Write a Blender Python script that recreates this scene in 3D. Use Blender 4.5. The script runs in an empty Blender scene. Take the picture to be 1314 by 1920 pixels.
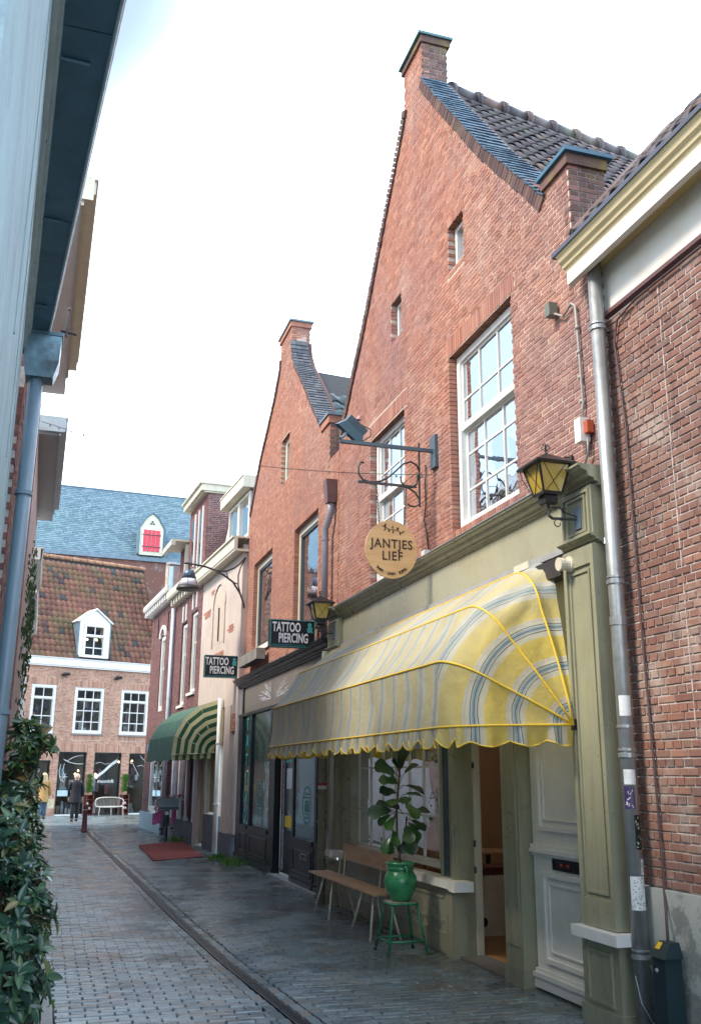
import bpy, math, random
from mathutils import Vector, Matrix
R = math.radians
rnd = random.Random(7)
D = bpy.data
SC = bpy.context.scene
COL = SC.collection

# ------------------------------------------------------------------ camera
F_PX, CX, CY, EYE = 1786.0, 657.0, 960.0, 1.65
CAM_R = ((0.955444529, 0.084546530, 0.282803175),
         (-0.295100987, 0.252781547, 0.921421129),
         (0.006415535, -0.963822273, 0.266468511))
cam = D.objects.new('camera', D.cameras.new('camera'))
COL.objects.link(cam)
cam.data.sensor_fit = 'HORIZONTAL'
cam.data.sensor_width = 36.0
cam.data.lens = F_PX / 1314 * 36
cam.data.clip_start = 0.05
cam.data.clip_end = 900
_m = Matrix(CAM_R)
_rt, _dn, _fw = _m.col[0], _m.col[1], _m.col[2]
mw = Matrix.Identity(4)
for i in range(3):
    mw[i][0] = _rt[i]; mw[i][1] = -_dn[i]; mw[i][2] = -_fw[i]
mw[2][3] = EYE
cam.matrix_world = mw
SC.camera = cam

def seen(x, y, z):
    """photo position of a world point (used only to rank bricks by how large they show)"""
    v = _m.transposed() @ Vector((x, y, z - EYE))
    if v.z < 0.3: return None
    return v.x / v.z * F_PX + CX, v.y / v.z * F_PX + CY

# ------------------------------------------------------------------ sky and sun
SUN_AZ, SUN_EL = R(-98), R(47)          # azimuth from +Y towards +X
w = D.worlds.new('World'); SC.world = w; w.use_nodes = True
nt = w.node_tree; N = nt.nodes; Lk = nt.links
N.clear()
out = N.new('ShaderNodeOutputWorld'); bg = N.new('ShaderNodeBackground')
sky = N.new('ShaderNodeTexSky'); sky.sky_type = 'NISHITA'; sky.sun_disc = False
sky.sun_elevation = SUN_EL; sky.sun_rotation = SUN_AZ; sky.air_density = 1.0; sky.dust_density = 1.5
tc = N.new('ShaderNodeTexCoord')
dot = N.new('ShaderNodeVectorMath'); dot.operation = 'DOT_PRODUCT'
dot.inputs[1].default_value = (-0.75, 0.0, 0.66)
noi = N.new('ShaderNodeTexNoise'); noi.inputs['Scale'].default_value = 2.2; noi.inputs['Detail'].default_value = 6
ad = N.new('ShaderNodeMath'); ad.operation = 'MULTIPLY_ADD'; ad.inputs[1].default_value = 0.16
mr = N.new('ShaderNodeMapRange'); mr.interpolation_type = 'SMOOTHSTEP'
mr.inputs['From Min'].default_value = 0.385; mr.inputs['From Max'].default_value = 0.53
gam = N.new('ShaderNodeMix'); gam.data_type = 'RGBA'
sc_ = N.new('ShaderNodeVectorMath'); sc_.operation = 'SCALE'; sc_.inputs['Scale'].default_value = 0.11
Lk.new(tc.outputs['Generated'], dot.inputs[0]); Lk.new(tc.outputs['Generated'], noi.inputs['Vector'])
Lk.new(noi.outputs['Fac'], ad.inputs[0]); Lk.new(dot.outputs['Value'], ad.inputs[2])
Lk.new(ad.outputs[0], mr.inputs['Value'])
Lk.new(sky.outputs[0], sc_.inputs[0])
mixb = N.new('ShaderNodeMix'); mixb.data_type = 'RGBA'; mixb.inputs['Factor'].default_value = 0.42
Lk.new(sc_.outputs[0], mixb.inputs['A']); mixb.inputs['B'].default_value = (0.24, 0.29, 0.33, 1)
Lk.new(mr.outputs[0], gam.inputs['Factor'])
gam.inputs['A'].default_value = (0.80, 0.95, 1.12, 1)
Lk.new(mixb.outputs['Result'], gam.inputs['B'])
Lk.new(gam.outputs['Result'], bg.inputs['Color'])
bg.inputs['Strength'].default_value = 0.95
Lk.new(bg.outputs[0], out.inputs['Surface'])

sl = D.lights.new('sun', 'SUN'); sl.energy = 1.4; sl.angle = R(14); sl.color = (1.0, 0.90, 0.76)
so = D.objects.new('sun', sl); COL.objects.link(so)
sd = Vector((math.sin(SUN_AZ) * math.cos(SUN_EL), math.cos(SUN_AZ) * math.cos(SUN_EL), math.sin(SUN_EL)))
so.rotation_euler = (-sd).to_track_quat('-Z', 'Y').to_euler()
so.location = sd * 60
SC.view_settings.view_transform = 'Standard'; SC.view_settings.look = 'None'
SC.view_settings.exposure = 1.98; SC.view_settings.gamma = 1.0
SC.view_settings.use_curve_mapping = False
try:
    SC.cycles.max_bounces = 8; SC.cycles.use_denoising = True
    SC.cycles.transparent_max_bounces = 16; SC.cycles.caustics_reflective = False
except Exception: pass

# ------------------------------------------------------------------ materials
MATS = {}
def _ramp(nt, stops, interp='LINEAR'):
    r = nt.nodes.new('ShaderNodeValToRGB'); cr = r.color_ramp; cr.interpolation = interp
    cr.elements[0].position = stops[0][0]; cr.elements[0].color = (*stops[0][1], 1)
    if stops[-1][0] >= 1.0: cr.elements[-1].color = (*stops[-1][1], 1); mid = stops[1:-1]
    else: cr.elements[-1].position = 1.0; cr.elements[-1].color = (*stops[-1][1], 1); mid = stops[1:]
    for p, c in mid:
        e = cr.elements.new(p); e.color = (c[0], c[1], c[2], 1)
    return r
def _math(nt, op, a, b=None, c=None):
    n = nt.nodes.new('ShaderNodeMath'); n.operation = op
    for i, v in enumerate((a, b, c)):
        if v is None: continue
        if isinstance(v, (int, float)): n.inputs[i].default_value = v
        else: nt.links.new(v, n.inputs[i])
    return n.outputs[0]
def _mix(nt, f, a, b, mode='MIX'):
    n = nt.nodes.new('ShaderNodeMix'); n.data_type = 'RGBA'; n.blend_type = mode
    for k, v in (('Factor', f), ('A', a), ('B', b)):
        if isinstance(v, (int, float)): n.inputs[k].default_value = v
        elif isinstance(v, tuple): n.inputs[k].default_value = (v[0], v[1], v[2], 1)
        else: nt.links.new(v, n.inputs[k])
    return n.outputs['Result']
def _noise(nt, scale, detail=4, rough=0.55, vec=None):
    n = nt.nodes.new('ShaderNodeTexNoise'); n.inputs['Scale'].default_value = scale
    n.inputs['Detail'].default_value = detail; n.inputs['Roughness'].default_value = rough
    if vec is None:
        g = nt.nodes.new('ShaderNodeNewGeometry'); vec = g.outputs['Position']
    nt.links.new(vec, n.inputs['Vector'])
    return n.outputs['Fac']
def _range(nt, v, a, b, c=0.0, d=1.0):
    n = nt.nodes.new('ShaderNodeMapRange'); nt.links.new(v, n.inputs['Value'])
    for k, x in (('From Min', a), ('From Max', b), ('To Min', c), ('To Max', d)): n.inputs[k].default_value = x
    return n.outputs[0]
def _new(name):
    m = D.materials.new(name); m.use_nodes = True
    nt = m.node_tree; p = nt.nodes['Principled BSDF']
    MATS[name] = m
    return m, nt, p
def _bump(nt, p, h, strength, dist=0.01):
    b = nt.nodes.new('ShaderNodeBump'); b.inputs['Strength'].default_value = strength
    b.inputs['Distance'].default_value = dist
    nt.links.new(h, b.inputs['Height']); nt.links.new(b.outputs[0], p.inputs['Normal'])
def _rand(nt):
    g = nt.nodes.new('ShaderNodeNewGeometry'); o = nt.nodes.new('ShaderNodeObjectInfo')
    s = _math(nt, 'ADD', g.outputs['Random Per Island'], o.outputs['Random'])
    return _math(nt, 'FRACT', s)

def paint(name, col, rough=0.5, var=0.12, scale=6.0, dirt_glow=None, dirt_glow_amt=0.25, bump=0.15, metal=0.0, spec=0.5, streak=False):
    if name in MATS: return MATS[name]
    m, nt, p = _new(name)
    n1 = _noise(nt, scale, 5)
    f = _range(nt, n1, 0.3, 0.7)
    lo = tuple(c * (1 - var) for c in col); hi = tuple(min(1, c * (1 + var)) for c in col)
    c = _mix(nt, f, lo, hi)
    if dirt_glow is not None:
        g = nt.nodes.new('ShaderNodeNewGeometry'); mp = nt.nodes.new('ShaderNodeMapping')
        mp.inputs['Scale'].default_value = (9, 9, 0.9) if streak else (3, 3, 3)
        nt.links.new(g.outputs['Position'], mp.inputs['Vector'])
        d = _noise(nt, 1.3, 8, 0.65, mp.outputs[0])
        c = _mix(nt, _range(nt, d, 0.48, 0.78, 0, dirt_glow_amt * 2), c, dirt_glow)
    nt.links.new(c, p.inputs['Base Color'])
    nt.links.new(_range(nt, _noise(nt, scale * 3.3), 0.2, 0.8, max(0, rough - 0.1), min(1, rough + 0.1)), p.inputs['Roughness'])
    p.inputs['Metallic'].default_value = metal
    p.inputs['Specular IOR Level'].default_value = spec
    if bump: _bump(nt, p, _noise(nt, scale * 14, 3), bump, 0.004)
    return m

def brickmat(name, stops, stain=(0.09, 0.06, 0.06), stain_amt=0.5, stain_scale=0.55, light=None, light_amt=0.4, rough=0.85, grad=None):
    m, nt, p = _new(name)
    r = _ramp(nt, stops); nt.links.new(_rand(nt), r.inputs[0])
    c = r.outputs[0]
    c = _mix(nt, _range(nt, _noise(nt, 60, 3), 0.3, 0.7, 0.0, 0.35), c, tuple(x * 0.55 for x in stops[len(stops) // 2][1]))
    c = _mix(nt, _range(nt, _noise(nt, stain_scale, 6, 0.62), 0.46, 0.70, 0, stain_amt), c, stain)
    if light: c = _mix(nt, _range(nt, _noise(nt, stain_scale * 2.7, 7, 0.65), 0.54, 0.72, 0, light_amt), c, light)
    g2 = nt.nodes.new('ShaderNodeNewGeometry'); mp2 = nt.nodes.new('ShaderNodeMapping'); mp2.inputs['Scale'].default_value = (7, 7, .55)
    nt.links.new(g2.outputs['Position'], mp2.inputs['Vector'])
    c = _mix(nt, _range(nt, _noise(nt, 1.0, 7, .6, mp2.outputs[0]), .52, .75, 0, .5), c, tuple(x * .6 for x in stain))
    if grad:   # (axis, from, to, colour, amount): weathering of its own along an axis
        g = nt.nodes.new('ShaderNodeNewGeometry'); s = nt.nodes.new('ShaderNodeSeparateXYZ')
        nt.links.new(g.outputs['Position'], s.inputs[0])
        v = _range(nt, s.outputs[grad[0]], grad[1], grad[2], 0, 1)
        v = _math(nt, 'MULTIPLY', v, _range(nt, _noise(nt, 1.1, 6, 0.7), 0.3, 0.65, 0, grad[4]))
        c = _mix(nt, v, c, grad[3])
    nt.links.new(c, p.inputs['Base Color']); p.inputs['Roughness'].default_value = rough
    p.inputs['Specular IOR Level'].default_value = 0.25
    _bump(nt, p, _noise(nt, 90, 4, 0.7), 0.55, 0.004)
    return m

def glass(name, col=(0.02, 0.03, 0.035), mirror=0.5, clear=0.0, tint=(0.9, 0.95, 0.97), wave=0.02, rough=0.01, blend=0.35, gcol=(0.95, 0.97, 1)):
    """window glass: some of the light passes (clear), some is mirrored; more at grazing angles"""
    if name in MATS: return MATS[name]
    m, nt, p = _new(name)
    o = nt.nodes['Material Output']
    gl = nt.nodes.new('ShaderNodeBsdfGlossy'); gl.inputs['Roughness'].default_value = rough
    gl.inputs['Color'].default_value = (*gcol, 1)
    b = nt.nodes.new('ShaderNodeBump'); b.inputs['Strength'].default_value = wave; b.inputs['Distance'].default_value = 0.05
    nt.links.new(_noise(nt, 5, 1), b.inputs['Height']); nt.links.new(b.outputs[0], gl.inputs['Normal'])
    lw = nt.nodes.new('ShaderNodeLayerWeight'); lw.inputs['Blend'].default_value = blend
    f = _range(nt, lw.outputs['Fresnel'], 0, 1, mirror, 1.0)
    if clear > 0:
        base = nt.nodes.new('ShaderNodeMixShader'); base.inputs[0].default_value = clear
        tr = nt.nodes.new('ShaderNodeBsdfTransparent'); tr.inputs['Color'].default_value = (*tint, 1)
        nt.links.new(p.outputs[0], base.inputs[1]); nt.links.new(tr.outputs[0], base.inputs[2]); bo = base.outputs[0]
    else: bo = p.outputs[0]
    p.inputs['Base Color'].default_value = (*col, 1); p.inputs['Roughness'].default_value = 0.2
    mx = nt.nodes.new('ShaderNodeMixShader'); nt.links.new(f, mx.inputs[0])
    nt.links.new(bo, mx.inputs[1]); nt.links.new(gl.outputs[0], mx.inputs[2]); nt.links.new(mx.outputs[0], o.inputs['Surface'])
    return m

def wood(name, a, b, scale=12, rough=0.55, axis='Y', bump=0.2):
    if name in MATS: return MATS[name]
    m, nt, p = _new(name)
    g = nt.nodes.new('ShaderNodeNewGeometry'); mp = nt.nodes.new('ShaderNodeMapping')
    s = {'X': (0.6, 8, 8), 'Y': (8, 0.6, 8), 'Z': (8, 8, 0.6)}[axis]
    mp.inputs['Scale'].default_value = s
    nt.links.new(g.outputs['Position'], mp.inputs['Vector'])
    n = _noise(nt, scale / 3, 6, 0.65, mp.outputs[0])
    nt.links.new(_mix(nt, _range(nt, n, 0.3, 0.7), a, b), p.inputs['Base Color'])
    p.inputs['Roughness'].default_value = rough; _bump(nt, p, n, bump, 0.004)
    return m

BR_WARM = [(0.0, (0.27, 0.115, 0.085)), (0.25, (0.38, 0.165, 0.11)), (0.5, (0.46, 0.205, 0.14)), (0.75, (0.36, 0.165, 0.13)), (1.0, (0.52, 0.27, 0.18))]
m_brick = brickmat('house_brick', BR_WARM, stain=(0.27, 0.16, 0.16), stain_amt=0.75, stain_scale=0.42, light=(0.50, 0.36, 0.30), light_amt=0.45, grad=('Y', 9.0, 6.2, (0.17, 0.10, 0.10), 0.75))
m_brick2 = brickmat('tattoo_house_brick', [(0, (0.31, 0.14, 0.10)), (0.4, (0.46, 0.21, 0.135)), (0.7, (0.40, 0.18, 0.13)), (1, (0.54, 0.28, 0.18))], stain=(0.27, 0.15, 0.14), stain_amt=0.6, stain_scale=0.5)
m_brick_dark = brickmat('coping_brick', [(0, (0.07, 0.045, 0.045)), (0.5, (0.12, 0.07, 0.065)), (1, (0.17, 0.10, 0.085))], light=(0.2, 0.2, 0.12), light_amt=0.4)
m_brick_old = brickmat('old_brick', [(0, (0.19, 0.09, 0.07)), (0.3, (0.30, 0.14, 0.10)), (0.55, (0.24, 0.13, 0.105)), (0.8, (0.35, 0.185, 0.13)), (1, (0.18, 0.12, 0.11))], stain=(0.15, 0.10, 0.09), stain_amt=0.6, stain_scale=0.9, light=(0.40, 0.34, 0.30), light_amt=0.75)
m_brick_purple = brickmat('purple_brick', [(0, (0.13, 0.065, 0.07)), (0.5, (0.21, 0.095, 0.095)), (1, (0.28, 0.13, 0.12))], stain_amt=0.3)
m_brick_end = brickmat('end_house_brick', [(0, (0.33, 0.15, 0.10)), (0.35, (0.50, 0.27, 0.18)), (0.7, (0.62, 0.37, 0.26)), (1, (0.42, 0.20, 0.14))], stain_amt=0.25)
m_brick_left = brickmat('left_house_brick', [(0, (0.12, 0.06, 0.06)), (0.5, (0.2, 0.085, 0.08)), (1, (0.28, 0.12, 0.10))], stain_amt=0.4, light=(0.35, 0.33, 0.3), light_amt=0.3)
m_mortar = paint('mortar', (0.54, 0.43, 0.36), 0.9, 0.2, 8, (0.2, 0.15, 0.13), 0.35, 0.4)
m_mortar_grey = paint('mortar_grey', (0.44, 0.39, 0.36), 0.9, 0.25, 8, (0.17, 0.13, 0.12), 0.35, 0.4)
m_mortar_dark = paint('mortar_dark', (0.28, 0.24, 0.23), 0.9, 0.2, 8)
m_white = paint('white_paint', (0.74, 0.73, 0.69), 0.4, 0.04, 3, (0.45, 0.42, 0.36), 0.14, 0.05, streak=True)
m_cream = paint('cream_paint', (0.58, 0.54, 0.43), 0.45, 0.06, 3, (0.35, 0.3, 0.2), 0.2, 0.05, streak=True)
m_white_fr = paint('white_board_glow', (0.70, 0.67, 0.60), 0.5, 0.06, 1.3, (0.62, 0.42, 0.22), 0.3, 0.05)  # orange patches paint the warm glow reflected under the eaves into the board
m_green = paint('olive_paint', (0.275, 0.272, 0.185), 0.32, 0.08, 2.5, (0.13, 0.12, 0.09), 0.34, 0.06, streak=True)
m_green_l = paint('olive_light', (0.35, 0.345, 0.25), 0.28, 0.07, 0.8, (0.20, 0.19, 0.13), 0.15, 0.05)
m_black = paint('black_paint', (0.008, 0.014, 0.017), 0.38, 0.2, 4, (0.02, 0.03, 0.035), 0.2, 0.04, spec=.3)
m_black_m = paint('black_metal', (0.02, 0.021, 0.023), 0.35, 0.2, 20, metal=0.3, bump=0.1)
m_iron = paint('wrought_iron', (0.03, 0.028, 0.03), 0.5, 0.3, 30, (0.12, 0.06, 0.04), 0.25, 0.2)
m_zinc = paint('zinc', (0.36, 0.38, 0.38), 0.42, 0.15, 7, (0.2, 0.19, 0.17), 0.35, 0.1, metal=0.65, streak=True)
m_bluegrey = paint('blue_grey_paint', (0.23, 0.33, 0.36), 0.42, 0.10, 5, (0.11, 0.15, 0.17), 0.25, 0.1)
m_navy = paint('navy_gutter', (0.06, 0.14, 0.20), 0.4, 0.15, 5, (0.015, 0.025, 0.035), 0.3, 0.1)
m_slate_blue = brickmat('blue_slates', [(0, (0.035, 0.07, 0.11)), (0.5, (0.055, 0.11, 0.17)), (1, (0.09, 0.15, 0.21))], stain_amt=0.3, rough=0.45)
m_tile_dark = brickmat('dark_tiles', [(0, (0.055, 0.05, 0.055)), (0.5, (0.085, 0.08, 0.09)), (0.85, (0.12, 0.10, 0.11)), (1, (0.16, 0.10, 0.08))], stain_amt=0.2, rough=0.4, light=(0.16, 0.18, 0.10), light_amt=0.35)
m_tile_red = brickmat('red_tiles', [(0, (0.15, 0.075, 0.06)), (0.3, (0.22, 0.10, 0.075)), (0.6, (0.27, 0.13, 0.09)), (0.945, (0.15, 0.07, 0.06)), (0.955, (0.035, 0.05, 0.065)), (1, (0.05, 0.07, 0.09))], stain=(0.12, 0.13, 0.06), stain_amt=0.75, stain_scale=1.2, light=(0.30, 0.17, 0.11), light_amt=0.3, rough=0.7)
m_slate_big = brickmat('church_slates', [(0, (0.09, 0.15, 0.20)), (0.5, (0.13, 0.21, 0.27)), (1, (0.18, 0.27, 0.33))], stain=(0.12, 0.22, 0.2), stain_amt=0.4, stain_scale=0.25, rough=0.5)
m_wood_warm = wood('bench_wood', (0.44, 0.26, 0.15), (0.66, 0.45, 0.28))
m_wood_sign = wood('sign_wood', (0.52, 0.30, 0.13), (0.66, 0.41, 0.19), 10, 0.45, 'X', 0.08)
m_wood_fascia = wood('fascia_wood', (0.16, 0.14, 0.125), (0.27, 0.245, 0.22), 9, 0.6, 'Z')
m_lead = paint('lead', (0.14, 0.20, 0.25), 0.5, 0.2, 5, (0.07, 0.09, 0.1), 0.3, 0.2, metal=0.2)
m_stone = paint('stone', (0.32, 0.33, 0.33), 0.6, 0.15, 8, (0.16, 0.17, 0.17), 0.3, 0.3)
m_plinth_grey = paint('plinth_grey', (0.085, 0.10, 0.125), 0.6, 0.15, 8, (0.05, 0.05, 0.05), 0.3, 0.3)
m_yellow = paint('yellow_piping', (0.72, 0.47, 0.035), 0.55, 0.1, 30, bump=0.2)
m_rust = paint('brown_metal', (0.12, 0.055, 0.05), 0.5, 0.2, 12)
m_dark = paint('dark_opening', (0.012, 0.012, 0.013), 0.7, 0.1, 5)
m_glass_sky = glass('upper_glass', (0.03, 0.05, 0.06), 0.72, 0, wave=0.06)
m_glass_shop = glass('shop_glass', (0.02, 0.02, 0.02), 0.08, 0.96, wave=0.01)
m_glass_dark = glass('dark_glass', (0.010, 0.04, 0.05), 0.04, 0, wave=0.02, blend=.25, gcol=(.20, .36, .42))
m_glass_thru = glass('see_through_glass', (0.02, 0.02, 0.02), 0.0, 0.98, wave=0.0, blend=.15, rough=0.0, gcol=(.45, .5, .52))
m_glass_far = glass('far_glass', (0.012, 0.014, 0.016), 0.0, 0, wave=0.02)
m_teal = paint('teal_print', (0.05, 0.42, 0.40), 0.5, 0.1, 10, bump=0)
m_teal_soft = paint('teal_sticker', (0.05, 0.28, 0.28), 0.5, 0.35, 30, bump=0)
m_letter = paint('white_letters', (0.85, 0.85, 0.83), 0.5, 0.03, 10, bump=0)
m_burnt = paint('burnt_lettering', (0.045, 0.022, 0.012), 0.8, 0.2, 30)

# ------------------------------------------------------------------ mesh helpers
ID = lambda p: Vector(p)
class MB:
    def __init__(s, frame=None):
        s.v = []; s.f = []; s.fr = frame; s.uv = None; s.mi = []; s.cur = 0
    def pt(s, p):
        s.v.append(s.fr(*p) if s.fr else Vector(p)); return len(s.v) - 1
    def face(s, *pts):
        s.f.append([s.pt(p) for p in pts]); s.mi.append(s.cur); return s
    def box(s, a0, a1, b0, b1, c0, c1, faces='all', jit=None):
        P = [(a, b, c) for a in (a0, a1) for b in (b0, b1) for c in (c0, c1)]
        if jit: P = [tuple(x + rnd.uniform(-jit, jit) for x in p) for p in P]
        i = [s.pt(p) for p in P]
        Q = [(0, 1, 3, 2), (4, 6, 7, 5), (0, 4, 5, 1), (2, 3, 7, 6), (0, 2, 6, 4), (1, 5, 7, 3)]
        for k, q in enumerate(Q):
            if faces != 'all' and k not in faces: continue
            s.f.append([i[j] for j in q]); s.mi.append(s.cur)
        return s
    def prism(s, poly, h0, h1, order='bc'):
        """poly in (u,z), thickness along n from h0 to h1"""
        n = len(poly)
        A = [s.pt((u, h0, z)) for u, z in poly]; B = [s.pt((u, h1, z)) for u, z in poly]
        s.f.append(A[::-1]); s.f.append(B); s.mi += [s.cur] * 2
        for k in range(n):
            s.f.append([A[k], A[(k + 1) % n], B[(k + 1) % n], B[k]]); s.mi.append(s.cur)
        return s
    def tube(s, pts, r, seg=8, r1=None, cap=True, closed=False):
        pts = [(s.fr(*p) if s.fr else Vector(p)) for p in pts]; n = len(pts); rings = []
        up = None
        for k in range(n):
            if closed: t = pts[(k + 1) % n] - pts[k - 1]
            elif k == 0: t = pts[1] - pts[0]
            elif k == n - 1: t = pts[-1] - pts[-2]
            else: t = (pts[k + 1] - pts[k]).normalized() + (pts[k] - pts[k - 1]).normalized()
            if t.length < 1e-9: t = Vector((0, 0, 1))
            t.normalize()
            if up is None: up = Vector((0, 0, 1)) if abs(t.z) < 0.9 else Vector((0, 1, 0))
            a = t.cross(up)
            if a.length < 1e-4: a = t.cross(Vector((1, 0, 0)))
            a.normalize(); b = a.cross(t).normalized(); up = b
            rr = r if r1 is None else r + (r1 - r) * k / max(1, n - 1)
            if isinstance(r, (list, tuple)): rr = r[k]
            base = len(s.v)
            for q in range(seg):
                an = 2 * math.pi * q / seg
                s.v.append(pts[k] + a * math.cos(an) * rr + b * math.sin(an) * rr)
            rings.append(base)
        m = n if closed else n - 1
        for k in range(m):
            A, B = rings[k], rings[(k + 1) % n]
            for q in range(seg):
                s.f.append([A + q, A + (q + 1) % seg, B + (q + 1) % seg, B + q]); s.mi.append(s.cur)
        if cap and not closed:
            s.f.append([rings[0] + q for q in range(seg)][::-1]); s.f.append([rings[-1] + q for q in range(seg)]); s.mi += [s.cur] * 2
        return s
    def lathe(s, c, prof, seg=20, sq=False):
        rings = []
        for r, z in prof:
            b = len(s.v)
            for q in range(seg):
                an = 2 * math.pi * (q + (0.5 if sq else 0)) / seg
                p = (c[0] + r * math.cos(an), c[1] + r * math.sin(an), c[2] + z)
                s.pt(p)
            rings.append(b)
        for A, B in zip(rings, rings[1:]):
            for q in range(seg):
                s.f.append([A + q, A + (q + 1) % seg, B + (q + 1) % seg, B + q]); s.mi.append(s.cur)
        s.f.append([rings[0] + q for q in range(seg)][::-1]); s.f.append([rings[-1] + q for q in range(seg)]); s.mi += [s.cur] * 2
        return s
    def ball(s, c, r, seg=8, rg=6, sz=1.0):
        return s.lathe(c, [(max(1e-3, r * math.sin(math.pi * k / rg)), -r * sz * math.cos(math.pi * k / rg)) for k in range(rg + 1)], seg)
    def mesh(s, name, mats, smooth=False):
        me = D.meshes.new(name); me.from_pydata([tuple(v) for v in s.v], [], s.f)
        for m in (mats if isinstance(mats, (list, tuple)) else [mats]): me.materials.append(m)
        if isinstance(mats, (list, tuple)) and len(mats) > 1:
            me.polygons.foreach_set('material_index', s.mi)
        if s.uv:
            ul = me.uv_layers.new(name='UVMap')
            for lp in me.loops: ul.data[lp.index].uv = s.uv[lp.vertex_index]
        if smooth:
            me.polygons.foreach_set('use_smooth', [True] * len(me.polygons))
        me.update()
        return me
    def build(s, name, mats, parent=None, smooth=False, **props):
        o = D.objects.new(name, s.mesh(name, mats, smooth)); COL.objects.link(o)
        if parent is not None: adopt(o, parent)
        for k, v in props.items(): o[k] = v
        return o

WM = {}
def world_of(o):
    if o.name in WM: return WM[o.name]
    return Matrix.Identity(4)
def adopt(o, parent):
    o.parent = parent
    o.matrix_parent_inverse = world_of(parent).inverted()
def thing(name, label, cat, loc, group=None):
    o = D.objects.new(name, None); COL.objects.link(o)
    o.empty_display_size = 0.2
    o.location = loc; WM[o.name] = Matrix.Translation(Vector(loc))
    o['label'] = label; o['category'] = cat
    if group: o['group'] = group
    return o
def tag(o, label, cat, group=None):
    o['label'] = label; o['category'] = cat
    if group: o['group'] = group
    return o
def copy_thing(root, shift, label, group=None, rot=0.0):
    """copy a thing with all its parts and sub-parts, moved by shift and turned about its own base"""
    r = root.copy(); COL.objects.link(r); r['label'] = label
    if group: r['group'] = group
    r.location = root.location + Vector(shift); r.rotation_euler = (0, 0, root.rotation_euler.z + rot)
    def rec(src, dst):
        for ch in list(src.children):
            c = ch.copy(); COL.objects.link(c); c.parent = dst
            c.matrix_parent_inverse = ch.matrix_parent_inverse.copy(); rec(ch, c)
    rec(root, r)
    return r
def structure(o): o['kind'] = 'structure'; return o

def text_mesh(name, s, origin, right, up, size, mat, parent, xs=1.0, depth=0.004, align='CENTER', bold=0.0, space=1.0, shear=0.0):
    cu = D.curves.new(name + '_curve', 'FONT'); cu.body = s; cu.size = size; cu.align_x = align; cu.align_y = 'CENTER'
    cu.extrude = depth / 2; cu.offset = bold; cu.space_character = space; cu.resolution_u = 3; cu.shear = shear
    o = D.objects.new('tmp', cu); COL.objects.link(o)
    bpy.context.view_layer.update()
    me = D.meshes.new_from_object(o.evaluated_get(bpy.context.evaluated_depsgraph_get()))
    D.objects.remove(o)
    rt, upv = Vector(right).normalized(), Vector(up).normalized(); nn = rt.cross(upv)
    for v in me.vertices:
        c = v.co.copy(); v.co = Vector(origin) + rt * c.x * xs + upv * c.y + nn * c.z
    me.materials.clear(); me.materials.append(mat); me.name = name
    ob = D.objects.new(name, me); COL.objects.link(ob)
    if parent is not None: adopt(ob, parent)
    return ob

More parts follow.
